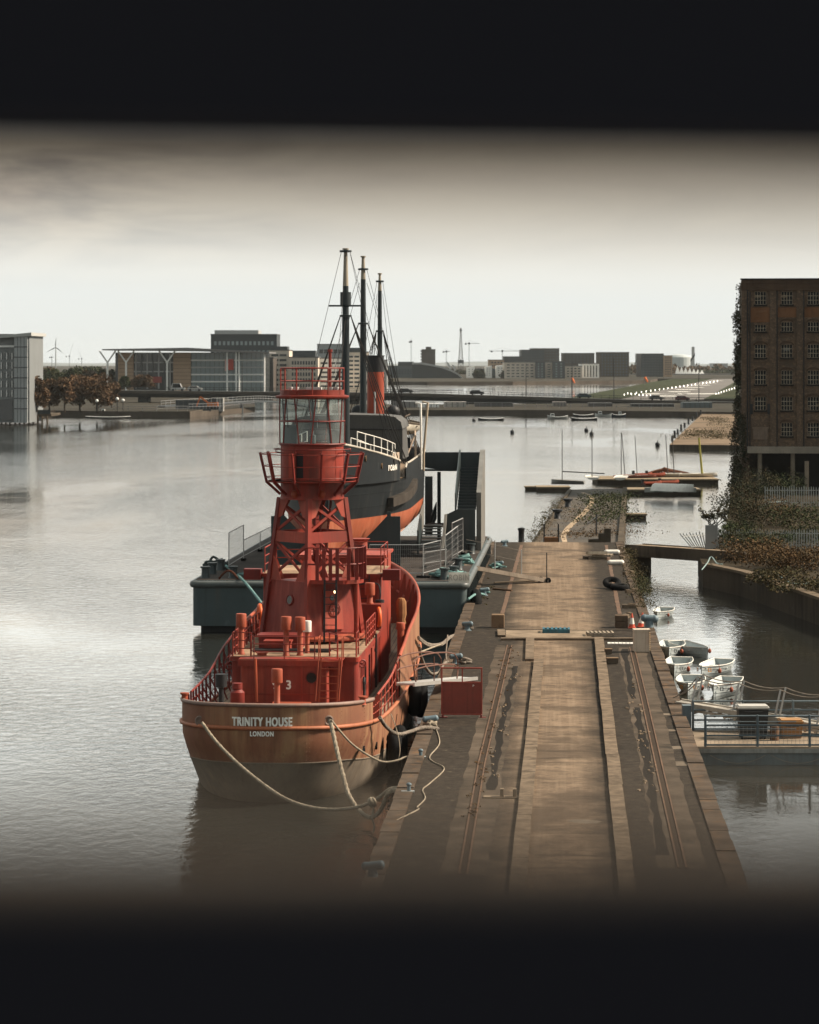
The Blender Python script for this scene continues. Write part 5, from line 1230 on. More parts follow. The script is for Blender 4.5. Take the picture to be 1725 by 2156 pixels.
# ---------------------------------------------------------------- gangway to the lightship and the red box stand
def ship_gangway():
    p0, p1 = at(853,1441,97.5), g(988,1428,QZ+0.06)
    t = thing('ship_gangway', 'narrow aluminium gangway with brown handrails from the quay to the red ship', 'gangway', p0); d = p1-p0; s = V(-d.y, d.x, 0).normalized()*0.32
    b = MB()
    for k in (-1,1): b.beam(s*k, d+s*k, 0.07, 0.13)
    for i in range(13): b.beam(d*(i/12)-s, d*(i/12)+s, 0.05, 0.05)
    b.slab([s*0.9+V(0,0,.02), d+s*0.9+V(0,0,.02), d-s*0.9+V(0,0,.02), s*-0.9+V(0,0,.02)], (0,0,0.02)); b.build('walkway', M['alu'], t)
    e = d*0.62; br = plain('brown_tube', (0.13,0.055,0.035), 0.5)
    for k in (-1,1):
        b = MB()
        for h in (0.95, 0.55): b.tube(smooth_path([V(0,0,0.1)+s*k+d*0.03, V(0,0,h)+s*k+d*0.05, e+V(0,0,h+0.05)+s*k, e+V(0,0,0.05)+s*k+d*0.04], 4), 0.026, 6)
        for f in (0.3,): b.cyl(d*f+s*k, d*f+s*k+V(0,0,0.95), 0.02)
        b.build('handrail', br, t)
ship_gangway()
def box_stand():
    p = g(972.5,1511); k = p.y/F; t = thing('notice_stand', 'large flat red steel panel stand with a small white P, on the quay', 'stand', p, -QA)
    w = 87*k/2; zt, zb, zf = (1511-1438)*k, (1511-1502)*k, (1511-1405)*k
    pm = worn('dull_red_panel', (0.23,0.048,0.032), (0.14,0.05,0.035), 0.4, 0.55, 1.2, 0.2); fm = worn('red_frame', (0.33,0.06,0.038), (0.15,0.05,0.03), 0.4, 0.5)
    b = MB(); b.box(-w+0.05, w-0.05, -0.02, 0.03, zb, zt); b.build('panel', pm, t)
    for x0, x1, z0, z1, n in ((-w,-w+0.05,zb-0.03,zf,'post'),(w-0.05,w,zb-0.03,zf,'post'),(-w+0.05,w-0.05,zf-0.05,zf,'top_rail'),(-w+0.05,w-0.05,zt,zt+0.045,'top_rail'),(-w+0.05,w-0.05,zb-0.05,zb,'bottom_rail'),(0,0.04,zt+0.046,zf-0.05,'post')):
        b = MB(); b.box(x0,x1,-0.045,0.015,z0,z1); b.build(n, fm, t)
    for x in (-w+0.02, w-0.08):
        b = MB(); b.box(x,x+0.07,-0.04,0.08,0,zb-0.051); b.box(x-0.05,x+0.2,-0.05,0.1,0.0,0.02); b.build('leg', M['darkred'], t)
    q = (997-972.5)*k; lettering('P', 0.11, lambda x,y,d: V(q+x, -0.024-d, zt-0.10+y), t, M['lettering'], 1, 0.003)
box_stand()
# tyres between hull and quay
for i, (px, py, d) in enumerate(((872,1466,104),(886,1470,106.5),(842,1572,95.0),(830,1585,92.8))):
    b = MB(); p = at(px,py,d); b.torus(p, 0.52, 0.24, (1,0.08,0), 20, 9); b.tube([p+V(0,0,.6), p+V(0.1,0,1.3)], 0.015, 4)
    tag(b.build('tyre_fender', M['rubber'], None, 60), ('black tyre fender high between red hull and quay, left one','black tyre fender high between red hull and quay, next to the wall','black tyre fender low by the portholes at the quay wall','black tyre fender low by the portholes against the hull')[i], 'tyre', 'tyre fenders between ship and quay')

# ---------------------------------------------------------------- plank gangway from the barge, with thin posts and wires
def plank():
    p0, p1 = bt(970,1190), g(1150,1222,QZ+0.1); t = thing('plank_gangway', 'long weathered plank gangway from the barge to the far quay with thin posts', 'gangway', p0); d = p1-p0; s = V(-d.y,d.x,0).normalized()*0.30
    b = MB(); b.slab([-s,d-s,d+s,s],(0,0,0.1))
    for k in (-1,1): b.beam(s*k*1.05-V(0,0,.02), d+s*k*1.05-V(0,0,.02), 0.05, 0.22)
    b.build('plank', worn('grey_timber', (0.26,0.215,0.17), (0.1,0.08,0.06), 0.5, 0.9, 1.5), t)
    for f, h, px in ((0.36,1.6,0),(0.67,1.35,0),(0.97,1.45,0)):
        b = MB(); b.cyl(d*f-s, d*f-s+V(0,0,h+0.1), 0.03); b.build('post', M['galv'] if f < .9 else M['black'], t)
    b = MB()
    for h in (1.45, 0.85): b.tube([d*0.03+V(0,0,h)-s, d*0.36+V(0,0,h)-s, d*0.67+V(0,0,h-.05)-s, d*0.97+V(0,0,h)-s], 0.009, 4)
    b.build('wire', plain('thin_wire',(0.2,0.18,0.15)), t)
    b = MB()
    for k in (-1,1): b.torus(d*0.97+V(0.05,0,-0.02)+s*k*1.2, 0.13, 0.06, s, 12, 6)
    b.build('wheel', M['rubber'], t)
plank()

# ---------------------------------------------------------------- loose things on the quay
def box_thing(name, px, py, w, dp, h, m, label, cat, rz=0.0, bev=0.03):
    p = g(px, py); b = MB(); b.obox((0,0,h/2), w, dp, h); o = b.build(name, m); o.location = p + QE*dp/2; o.rotation_euler = (0,0,-QA+rz)
    if bev: md = o.modifiers.new('bevel','BEVEL'); md.width = bev; md.segments = 2
    return tag(o, label, cat)
cb = worn('brown_concrete_block', (0.20,0.135,0.085), (0.08,0.05,0.03), 0.6, 0.9, 1.5, 0.3, False, bmp=0.4)
box_thing('concrete_block', 1048.5,1322.5,0.60,0.55,0.62,cb,'square brown concrete block on the left of the quay joint','block')
for k in range(2):
    o = box_thing('concrete_block', 1309,1322.5,0.60,0.6,0.29,worn('dark_concrete_block',(0.11,0.078,0.054),(0.05,0.04,0.03),0.6,0.9,1.5,0.3,False),('lower of two dark concrete blocks beside the traffic cones','upper of two dark concrete blocks beside the traffic cones')[k],'block'); o.location.z += k*0.295
def pallet(loc, rz, m, label, tilt=0.0):
    t = thing('pallet', label, 'pallet', loc, rz); t.rotation_euler = (tilt,0,rz)
    for i in range(3):
        b = MB(); b.box(-0.6,0.6,-0.5+i*0.45,-0.4+i*0.45,0.0,0.11); b.build('bearer', m, t)
    for i in range(7):
        b = MB(); b.box(-0.6+i*0.185,-0.51+i*0.185,-0.5,0.5,0.111,0.135); b.build('slat', m, t)
    for i in range(3):
        b = MB(); b.box(-0.6,0.6,-0.5+i*0.45-0.01,-0.39+i*0.45,-0.022,-0.001); b.build('base_board', m, t)
    return t
gw = worn('grey_pallet_wood', (0.30,0.25,0.19), (0.1,0.08,0.06), 0.5, 0.9, 2)
dw = worn('dark_pallet_wood', (0.12,0.095,0.07), (0.05,0.04,0.03), 0.5, 0.9, 2)
p = g(*c6(1172,235)); pallet(p+V(0,0,0.03), R(20), dw, 'dark pallet at the bottom of the heap on the far quay'); pallet(p+V(0.5,0.1,0.17), R(-12), gw, 'grey pallet in the middle of the heap on the far quay'); pallet(p+V(0.12,-0.1,0.33), R(6), worn('pale_pallet_wood',(0.42,0.36,0.28),(0.2,0.16,0.12),0.4,0.9,2), 'pale slatted pallet on top of the heap on the far quay', R(-6))
p = g(*c6(911,748)); pallet(p+V(0,0.5,0.03), -QA, worn('blue_pallet_paint', (0.045,0.13,0.17), (0.12,0.09,0.06), 0.5, 0.8, 2), 'blue painted pallet on the pale strip of the quay joint').scale = (1.04,1,1.15)
p = g(*c6(1215,770)); pallet(p+V(0,0.5,0.03), -QA+R(4), gw, 'grey weathered pallet beside the blue pallet, near the white cabinet')
for (x, y, tl, lab) in ((1292,440,R(28),'upper dark tyre leaning on the other tyre on the far quay'),(1345,450,R(4),'lower dark tyre lying flat on the far quay')):
    p = g(*c6(x,y)); b = MB(); b.torus((0,0,0.16), 0.36, 0.155, (0.0,-math.sin(tl),math.cos(tl)), 22, 9); o = b.build('tyre', M['rubber'], None, 60); o.location = p + V(0,0,0.14*math.sin(tl)+ (0.1 if tl > .2 else 0)); tag(o, lab, 'tyre')
for (x, y, lab) in ((1292,205,'white rubber fender lying by the pallet heap, farther one'),(1318,277,'white rubber fender lying by the right rail, nearer one')):
    p = g(*c6(x,y)); b = MB(); b.cyl((-0.36,0,0.16),(0.36,0.03,0.16),0.16,n=14); b.ball((-0.36,0,0.16),0.16); b.ball((0.36,0.03,0.16),0.16); o = b.build('boat_fender', M['white'], None, 60); o.location = p; tag(o, lab, 'fender', 'white fenders on the quay')
def cabinet():
    p = g(1352,1374); k = p.y/F; t = thing('steel_cabinet', 'rust streaked white steel cabinet with a ribbed right side, at the right quay edge', 'cabinet', p, -QA+R(4)); w = 0.66; h = 0.98
    mm = worn('rusty_white_paint', (0.55,0.47,0.37), (0.24,0.10,0.04), 0.7, 0.6, 1.6, 0.12)
    b = MB(); b.box(-w/2,w/2,0,0.55,0.03,h-0.10); b.build('body', mm, t)
    b = MB(); b.box(-w/2-0.02,w/2+0.03,-0.02,0.57,h-0.099,h); b.build('lid', mm, t)
    for i in range(9):
        b = MB(); b.box(w/2+0.001,w/2+0.04,0.03+0.0,0.5,0.06+i*0.09,0.11+i*0.09); b.build('rib', worn('yellowed_rib', (0.52,0.40,0.24), (0.24,0.10,0.04), 0.6), t)
cabinet()
def cone(px, py, lab, rz=0.0, tilt=0.0):
    p = g(px, py); t = thing('traffic_cone', lab, 'cone', p, rz, 'traffic cones by the cabinet'); t.rotation_euler = (0, tilt, rz)
    b = MB(); b.obox((0,0,0.02),0.36,0.36,0.04); b.lathe([(0.14,0.04),(0.118,0.19)], n=16); b.lathe([(0.068,0.48),(0.03,0.68),(0,0.68)], n=16); b.build('cone_body', plain('cone_orange',(0.52,0.085,0.045),0.6), t, 40)
    b = MB(); b.lathe([(0.119,0.19),(0.067,0.48)], n=16); b.build('reflective_sleeve', M['white'], t, 40)
cone(1331,1322.5,'orange and white traffic cone nearer the concrete blocks'); cone(1349,1320.5,'leaning orange and white traffic cone nearer the quay edge',0.3,R(9))
def barrel():
    p = g(1367,1324); t = thing('quay_bollard', 'stout dark blue bollard behind the white cabinet at the right quay edge', 'bollard', p, 0)
    b = MB(); b.lathe([(0.22,0),(0.2,0.1),(0.2,0.38)], n=14); b.build('bollard_post', blue, t, 40); b = MB(); b.cyl((-0.22,0,0.5),(0.26,0,0.46),0.17,n=14); b.ball((-0.22,0,0.5),0.18); b.ball((0.26,0,0.46),0.19); b.build('bollard_head', blue, t, 50)
barrel()
b = MB()
for i in range(9): b.box(-0.75+i*0.165,-0.62+i*0.165,-0.24,0.24,0.0,0.03)
b.box(-0.75,0.74,-0.27,-0.241,0,0.032); b.box(-0.75,0.74,0.241,0.27,0,0.032)
o = b.build('white_grating', M['white']); o.location = g(*c6(1380,820)) + V(0,0,0.005); o.rotation_euler = (0,0,-QA); tag(o, 'white slotted grating lying flat beside the cabinet', 'grating')
for (x,y,w,h,lab) in ((1270,895,0.28,0.24,'small dark box against the right kerb, farther one'),(1298,962,0.45,0.26,'small dark box against the right kerb, nearer one')):
    p = g(*c6(x,y)); t = thing('dark_box', lab, 'box', p, -QA+R(8)); b = MB(); b.obox((0,0.15,h/2),w,0.3,h-0.05); b.build('body', dw, t); b = MB(); b.obox((0,0.15,h-0.015),w+0.04,0.34,0.03); b.build('lid', cb, t)
p = g(*c8(700,795)); t = thing('anchor_plate', 'small pale steel plate with two upright lugs, on the quay left of the kerb', 'plate', p, -QA)
b = MB(); b.obox((0,0,0.02),1.05,0.36,0.04); b.build('plate', concrete, t)
for x in (0.0, 0.36): 
    b = MB(); b.obox((x,0,0.15),0.10,0.2,0.22); b.build('lug', concrete, t)
for (x0,y0,x1,y1) in ((470,440,600,452),):
    b = MB(); b.cyl(g(*c6(x0,y0),QZ+0.05), g(*c6(x1,y1),QZ+0.05), 0.05); tag(b.build('loose_pole', rust), 'rusty pole lying near the turquoise-wrapped bollard', 'pole')
b = MB(); b.cyl(g(*c6(480,398),QZ+0.05), g(*c6(760,385),QZ+0.05), 0.045); tag(b.build('loose_pole', dw), 'long dark pole lying on the quay below the plank gangway', 'pole')
for i,(x,y) in enumerate(((1410,575),(1430,470),(1408,345),(1380,235),(1395,640))):
    b = MB(); p = g(*c6(x,y)); b.obox((0,0,0.09),0.7,0.28,0.18,0.3*i); b.obox((0.15,0.1,0.21),0.35,0.2,0.06,0.5*i); o = b.build('broken_slab', kerbm); o.location = p; tag(o, ('broken concrete lump in the weeds, nearest the cones','broken concrete lump in the weeds, beside the tyres','broken concrete lump in the weeds, past the tyres','broken concrete lump in the weeds by the footbridge','broken concrete lump in the weeds, closest to the cabinet')[i], 'rubble')

# ---------------------------------------------------------------- white rowing boats on the right
boatm = worn('white_boat_paint', (0.47,0.52,0.52), (0.25,0.27,0.25), 0.35, 0.45, 1.8, 0.08, True)
inside = plain('boat_inside', (0.42,0.46,0.46), 0.6)
def rowboat(label):
    t = thing('rowing_boat', label, 'boat', (0,0,0), 0, 'white rowing boats moored at the quay')
    Lb, B = 4.7, 0.88
    def hb(u): return B*(1-(1-min(1,(u+0.0)/0.66))**1.95)*(1 if u < .7 else 1-0.22*((u-.7)/.3)**2)
    def sheer(u): return 0.56+0.14*(1-u)**2+0.16*u**3
    us = [0,.01,.03,.06,.1,.16,.24,.33,.43,.54,.65,.76,.86,.94,1.0]
    rows = []
    for s, q in ((-1,1.0),(-1,.8),(-1,.6),(-1,.4),(-1,.2),(-1,0),(1,.2),(1,.4),(1,.6),(1,.8),(1,1.0)):
        rows.append([V(s*max(0.006,hb(u))*(q**(1.15-0.65*min(1,u/0.5)) if q else 0), (u-0.0)*Lb+0.10*(1-q), -0.22+ (sheer(u)+0.22)*(q**1.5)) for u in us])
    b = MB(); b.grid(rows); b.add([r[-1] for r in rows], [tuple(range(len(rows)))]); h = b.build('hull', boatm, t, 40)
    b = MB()
    for q in (0.62, 0.84):
        for s in (-1,1): b.tube([V(s*(max(0.006,hb(u))*(q**(1.15-0.65*min(1,u/0.5)))+0.004), u*Lb, -0.22+(sheer(u)+0.22)*(q**1.5)) for u in us], 0.012, 4)
    b.build('strake', plain('strake_shadow', (0.34,0.36,0.35), 0.6), h)
    b = MB()
    for s in (-1,1): b.tube([V(s*max(0.006,hb(u)), u*Lb-0.02, sheer(u)+0.01) for u in us], 0.035, 6)
    b.tube([V(-hb(1),Lb,sheer(1)), V(hb(1),Lb,sheer(1))], 0.035, 6); b.build('gunwale', M['white'], t, 60)
    ri = [[V(s*max(0.0,hb(u)*(q**0.55 if q else 0)-0.06), u*Lb*0.985+0.03, -0.08+(sheer(u)+0.06)*(q**1.5)) for u in us[2:]] for s,q in ((-1,1.0),(-1,.6),(-1,.2),(-1,0),(1,.2),(1,.6),(1,1.0))]
    b = MB(); b.grid([r for r in ri[::-1]]); b.build('lining', inside, t, 50)
    for u in (0.35,0.58,0.8):
        b = MB(); b.box(-hb(u)+0.05, hb(u)-0.05, u*Lb-0.13, u*Lb+0.13, 0.36, 0.40); b.build('thwart', inside, t)
    b = MB(); b.box(-0.22,0.22,0.30,0.62,0.56,0.60); b.build('fore_deck', M['white'], t)
    b = MB(); b.cyl((0,-0.03,-0.2),(0,-0.06,0.78),0.025); b.build('stem_post', plain('stem_dark',(0.10,0.12,0.12)), t)
    b = MB(); b.ball((0.78,1.25,0.34),0.12,0.12,0.17); b.cyl((0.78,1.25,0.5),(0.72,1.25,0.75),0.012); b.build('buoy_fender', plain('dull_orange_fender',(0.28,0.07,0.035),0.6), t, 60)
    return t
def mark(t, col, s=1):
    b = MB()
    for k in (-1, 1):
        a = V(k*0.30, 0.34, 0.44); c = V(k*0.42, 0.50, 0.43); n = V(k*0.8,-0.6,0.05); 
        pts = [a+V(0,0,0.12), c+V(0,0,0.12), c-V(0,0,0.08), a-V(0,0,0.08)]
        off = n*0.05
        for i in range(4): b.beam(pts[i]+off, pts[(i+1)%4]+off, 0.035, 0.035, up=n)
    o = b.build('bow_mark', col, t); return o
r0 = rowboat('large white rowing boat nearest the aluminium gangway, right-hand one with black bow marks')
rm = plain('black_bow_mark', (0.02,0.025,0.03)); om = plain('orange_bow_mark', (0.55,0.22,0.03))
base_children = list(r0.children)
spots = [((1503,1468),-20,rm,None),((1448.5,1465),-9,om,'white rowing boat nearest the aluminium gangway, half hidden by the quay, with orange bow mark'),((1478,1427),-24,om,'white rowing boat in the middle row with orange bow mark, right-hand one'),((1420,1424),-11,rm,'white rowing boat in the middle row, half hidden behind the quay edge'),((1490,1386),20,None,'white rowing boat in the back row, right-hand one, swung with its stern to the left'),((1409,1386),-9,rm,'white rowing boat in the back row, half hidden behind the quay edge'),((1384,1305),-16,None,'small white rowing boat alone at the far quay edge beside the weeds')]
for i, ((px,py), yaw, mk_, lab) in enumerate(spots):
    p = on(px, py, 0); p.z = 0
    o = r0 if i == 0 else dup(r0, p, 0, lab)
    o.location = p; o.rotation_euler = (0,0,R(yaw))
    k = 0.70 if i < 6 else 0.60; o.scale = (k,k,k)
for i, ((px,py), yaw, mk_, lab) in enumerate(spots):
    if mk_ is None: continue
    o = [c for c in bpy.data.objects if c.get('label') == (lab or r0['label']) and c.parent is None][0]
    mark(o, mk_)

# ---------------------------------------------------------------- aluminium gangway, floating pontoon, bins
def right_gangway():
    p0 = g(*c7(478,1130), QZ+0.05); p1 = on(*c7(1900,1360), 0.9); p1.z = 0.9
    t = thing('access_gangway', 'long aluminium gangway sloping from the right quay edge down to the floating pontoon', 'gangway', p0); d = p1-p0; s = V(-d.y,d.x,0).normalized()*0.38
    b = MB()
    for k in (-1,1): b.beam(s*k, d+s*k, 0.09, 0.16); b.beam(s*k-V(0,0,.16), d+s*k-V(0,0,.16), 0.08, 0.10)
    b.slab([-s,d-s,d+s,s],(0,0,0.03))
    for i in range(16): b.cyl(d*(i/16)-s*1.25-V(0,0,.22), d*(i/16)+s*1.1-V(0,0,.22), 0.05)
    b.build('walkway', worn('dull_aluminium',(0.42,0.38,0.32),(0.2,0.15,0.1),0.4,0.5,1.5,metal=0.3), t)
    tops = []
    for f in (0.10,0.36,0.62,0.88):
        for k in (-1,1):
            b = MB(); a = d*f+s*k; e = a+V(0.22,0,1.05); b.beam(a, e, 0.06, 0.06); b.build('post', M['galv'], t); tops.append((k,e))
    for k in (-1,1):
        b = MB(); P = [s*k+V(-0.1,0,0.2)] + [e for q,e in tops if q==k]; pts = []
        for a,c in zip(P,P[1:]): pts += sag(a,c,0.12,6)
        b.tube(pts, 0.02, 5); b.build('rope_rail', grope, t)
right_gangway()
PF = Frame(on(*c7(655,1690), 0.0), 0.0); PF.o.z = 0
def floating_pontoon():
    t = thing('floating_pontoon', 'floating pontoon walkway with grey-blue rails on the right of the quay', 'pontoon', PF.o); z = 0.62
    hm = worn('pontoon_side', (0.12,0.15,0.155), (0.08,0.06,0.045), 0.5, 0.6, 0.8)
    b = MB(); b.box(0,16,0,4.4,-0.5,z-0.2); b.build('float', hm, t)
    b = MB(); b.box(-0.05,16,-0.06,4.46,z-0.199,z-0.05); b.build('rubbing_edge', worn('pale_edge',(0.26,0.26,0.24),(0.12,0.1,0.08),0.5), t)
    b = MB(); b.box(-0.02,16,-0.03,4.42,z-0.049,z); b.build('deck', worn('pontoon_planks',(0.24,0.19,0.14),(0.1,0.08,0.06),0.6,0.9,1.2,0.3,False), t)
    rm_ = worn('grey_blue_rail', (0.10,0.13,0.145), (0.06,0.05,0.04), 0.4, 0.5)
    for y, x0 in ((0.12,0.25),(4.25,0.25)):
        b = MB()
        for h in (0.06,0.38,0.74,1.06): b.cyl((x0,y,z+h),(15.9,y,z+h),0.035,n=6)
        b.build('rail', rm_, t)
        for i in range(8):
            b = MB(); b.cyl((x0+i*2.2*0.82,y,z),(x0+i*2.2*0.82,y,z+1.1),0.045,n=6); b.build('post', rm_, t)
    b = MB()
    for h in (0.85,0.6): b.cyl((0.35,0.2,z+h),(3.4,0.2,z+h),0.02)
    b.build('rail', rm_, t)
    b = MB()
    for i in range(110): b.cyl((0.3+i*0.14,0.14,z+0.05),(0.3+i*0.14,0.14,z+0.75),0.006,n=4,cap=False)
    for i in range(6): b.cyl((0.3,0.14,z+0.08+i*0.12),(15.8,0.14,z+0.08+i*0.12),0.006,n=4,cap=False)
    b.build('wire_mesh', M['wire'], t)
    b = MB(); b.box(-0.42,-0.12,1.2,1.6,-0.5,1.9); b.build('mooring_pile', rm_, t)
    b = MB()
    for k in range(7): b.tube(sag(V(0.4+k*2.1,-0.07,0.35),V(2.3+k*2.1,-0.07,0.35),0.28,8),0.012,4)
    b.build('grab_line', plain('faded_line',(0.22,0.19,0.15)), t)
    return t
floating_pontoon()
def bin_(px0, px1, y0, y1, d, m, lidm, label, big):
    p = at((px0+px1)/2, y1, d); k = d/F; w = (px1-px0)*k; h = (y1-y0)*k; p.z = 0.62
    t = thing('wheeled_bin', label, 'bin', p); wh = 0.12 if big else 0.0
    b = MB(); y = 0.75
    lo = [(-w*.44,0.05,wh),(w*.44,0.05,wh),(w*.44,y-.08,wh),(-w*.44,y-.08,wh)]; hi = [(-w/2,0,h-0.1),(w/2,0,h-0.1),(w/2,y,h-0.1),(-w/2,y,h-0.1)]
    b.add(lo+hi, [(3,2,1,0),(0,1,5,4),(1,2,6,5),(2,3,7,6),(3,0,4,7),(4,5,6,7)]); b.build('bin_body', m, t)
    b = MB(); b.box(-w/2-0.03,w/2+0.03,-0.04,y+0.02,h-0.099,h-0.04); b.box(-w/2+0.02,w/2-0.02,0.02,y-0.02,h-0.0399,h); b.build('lid', lidm, t)
    if big:
        for x in (-w*.38,w*.38):
            for yy in (0.1,y-.15):
                b = MB(); b.cyl((x-0.03,yy,0.07),(x+0.03,yy,0.07),0.07,n=12); b.build('wheel', M['rubber'], t)
    b = MB(); b.cyl((-w*0.3,-0.06,h-0.2),(w*0.3,-0.06,h-0.2),0.02); b.build('handle', M['black'], t)
bin_(1556,1619,1497,1567,97.0,plain('black_plastic',(0.025,0.026,0.026),0.5),plain('pale_lid',(0.42,0.40,0.36),0.5),'large black wheeled bin with a pale lid on the floating pontoon',True)
bin_(1645,1691,1526,1565,97.2,plain('yellow_plastic',(0.30,0.15,0.055),0.55),plain('yellow_lid',(0.33,0.17,0.06),0.6),'yellow plastic bin on the floating pontoon, right of the black bin',False)
b = MB(); p = at(*c7(1330,1510),96.8); p.z = 0.62; b.lathe([(0.16,0),(0.16,0.5),(0.1,0.55),(0,0.55)], p, 12); tag(b.build('mooring_post', rust, None, 40), 'short rusty post on the floating pontoon between the two bins', 'post')
# ---------------------------------------------------------------- far pier beyond the quay
earth = worn('earth_and_weeds', (0.060,0.046,0.030), (0.14,0.10,0.062), 0.8, 0.95, 0.35, 0.4, False, bmp=0.5)
rough = worn('rough_concrete', (0.085,0.068,0.050), (0.035,0.030,0.022), 0.7, 0.9, 0.5, 0.35, True, bmp=0.4)
def ground_poly(name, pts, z0, z1, m_top, m_side, kind='structure'):
    b = MB(); b.prism([(p.x,p.y) for p in pts], z0, z1-0.01); s = b.build(name+'_wall', m_side, kind=kind)
    b = MB(); b.prism([(p.x,p.y) for p in pts], z1-0.0099, z1); return b.build(name, m_top, kind=kind)
PZ = 1.1
pier_m, N, L, bs = new_mat('pier_surface')
v = coords(N, L, 'World'); n1 = noise(N, L, v, 0.5, 6, 0.6); n2 = noise(N, L, v, 4, 4)
c = mix(N, L, ramp(N, L, n1, 0.35, 0.65), (0.030,0.024,0.018), (0.075,0.056,0.038)); c = mix(N, L, ramp(N, L, n2, 0.55, 0.8), c, (0.05,0.05,0.028))
L.new(c, bs.inputs['Base Color']); bs.inputs['Roughness'].default_value = 0.9; bump(N, L, bs, n2, 0.5, 0.05)
def zp(px, py, z=PZ): p = on(px, py, z); p.z = z; return p
ground_poly('pier', [zp(1112,1152),zp(1196,1031),zp(1321,1028),zp(1313,1152)], -3, PZ, pier_m, rough)
tr = [(1190,1142,5),(1186,1128,6),(1196,1112,6.5),(1213,1096,6),(1232,1078,6),(1245,1062,5),(1248,1050,4.5),(1240,1041,4),(1226,1037,4)]
b = MB(); rows = []
for x, y, w in tr: rows.append([zp(x-w,y,PZ+.006), zp(x+w,y,PZ+.006)])
b.grid(rows); b.build('footpath', worn('trodden_path', (0.34,0.26,0.18), (0.16,0.12,0.08), 0.6, 0.95, 0.8, 0.3, False), kind='structure')
b = MB()
for a, c in (((1125,1146),(1199,1033)),): b.slab([zp(a[0],a[1]),zp(a[0]+9,a[1]),zp(c[0]+5,c[1]),zp(c[0],c[1])],(0,0,0.14))
b.slab([zp(1301,1146),zp(1313,1146),zp(1321,1029),zp(1312,1029)],(0,0,0.18)); b.build('pier_coping', rough, kind='structure')
weeds('weeds', [zp(1118,1143),zp(1150,1095),zp(1180,1055)], 300, 0.30, 0.6, LF['dry'], 'weeds hanging over the left edge of the far pier', 0.10)
weeds('weeds', [zp(1262,1105),zp(1276,1082),zp(1270,1058),zp(1295,1050)], 420, 1.3, 1.0, LF['green'], 'dark green bushy weeds on the right of the far pier', 0.16)
weeds('weeds', [zp(1225,1130),zp(1285,1120),zp(1200,1070)], 260, 1.6, 0.22, LF['brown'], 'low brown ground weeds on the far pier', 0.12)
def simple(name, b, m, label, cat, group=None, smooth=None): return tag(b.build(name, m, None, smooth), label, cat, group)
for i, (x, y) in enumerate(((1196,1068),(1174,1092))):
    p = zp(x,y); b = MB(); b.lathe([(0.35,0),(0.26,0.1),(0.24,0.5),(0.42,0.62),(0.42,0.75),(0,0.8)], p, 12); simple('pier_bollard', b, M['black'], ('dark bollard on the far pier, left of the path, farther one','dark bollard on the far pier, left of the path, nearer one')[i], 'bollard', None, 40)
for i, x in enumerate((1146,1176)):
    b = MB(); p = zp(x,1142); b.box(p.x-0.05,p.x+0.05,p.y-0.05,p.y+0.05,PZ,PZ+1.3); simple('gate_post', b, M['black'], ('left black post at the step onto the far pier','right black post at the step onto the far pier')[i], 'post', 'black posts at the pier step')
p = zp(1161,1144); b = MB(); b.obox(p+V(0,0,0.22),0.95,0.4,0.44); simple('step', b, worn('brown_step',(0.20,0.10,0.05),None,0.5,0.9), 'brown step between the two black posts on the far pier', 'step')
b = MB(); p = zp(1276,1146); b.prism([(p.x-1.2,p.y),(p.x+0.35,p.y),(p.x+0.35,p.y+0.5),(p.x-1.2,p.y+0.5)], PZ-.2, PZ+0.35); b.box(p.x-0.5,p.x+0.35,p.y+0.001,p.y+0.499,PZ+0.351,PZ+0.75); b.box(p.x-0.1,p.x+0.35,p.y+0.002,p.y+0.498,PZ+0.751,PZ+1.1); simple('stepped_wall', b, rough, 'stepped dark concrete wall at the near end of the far pier', 'wall')
b = MB(); b.cyl(zp(1256,1128),zp(1256,1128)+V(0,0,1.6),0.05); b.cyl(zp(1236,1120)+V(0,0,.6), zp(1262,1100)+V(0,0,.6),0.03); simple('handrail', b, M['black'], 'bent dark handrail on the far pier', 'handrail')
p = g(1098,1141); b = MB(); b.lathe([(0.22,0),(0.2,0.1),(0.2,0.75),(0.24,0.8),(0.24,0.95),(0,1.0)], p, 10); simple('black_bollard', b, M['black'], 'black post at the far end of the quay by the left rail', 'bollard', None, 40)

# ---------------------------------------------------------------- sailing pontoons, dinghies
pw = worn('pontoon_wood', (0.24,0.19,0.13), (0.12,0.09,0.06), 0.6, 0.9, 0.6, 0.3, False)
def deck_pontoon(x0, x1, yt, yb, label, z=0.5):
    a = on(x0, yb, 0); c = on(x1, yb, 0); d2 = F*(H-z)/(yt-HY); t = thing('sailing_pontoon', label, 'pontoon', (a.x, a.y, 0), 0, 'low wooden pontoons of the sailing base'); w = c.x-a.x; dp = max(1.5, d2-a.y)
    b = MB(); b.box(0,w,0,dp,-0.3,z-0.15); b.build('float', rough, t); b = MB(); b.box(-0.1,w+0.1,-0.1,dp+0.1,z-0.149,z); b.build('deck', pw, t); return a, d2
deck_pontoon(1258,1513,1002,1019,'long wooden pontoon with dinghies, farthest of the sailing pontoons',0.55)
deck_pontoon(1322,1476,1026,1041,'wooden pontoon with the upturned white boat, nearer than the long one',0.5)
deck_pontoon(1132,1200,1022,1035,'small wooden pontoon left of the far pier, right one',0.5); deck_pontoon(1107,1140,1024,1033,'small wooden pontoon left of the far pier, left one',0.45)
deck_pontoon(1321,1361,1083,1094,'little square wooden pontoon beside the right edge of the far pier',0.5)
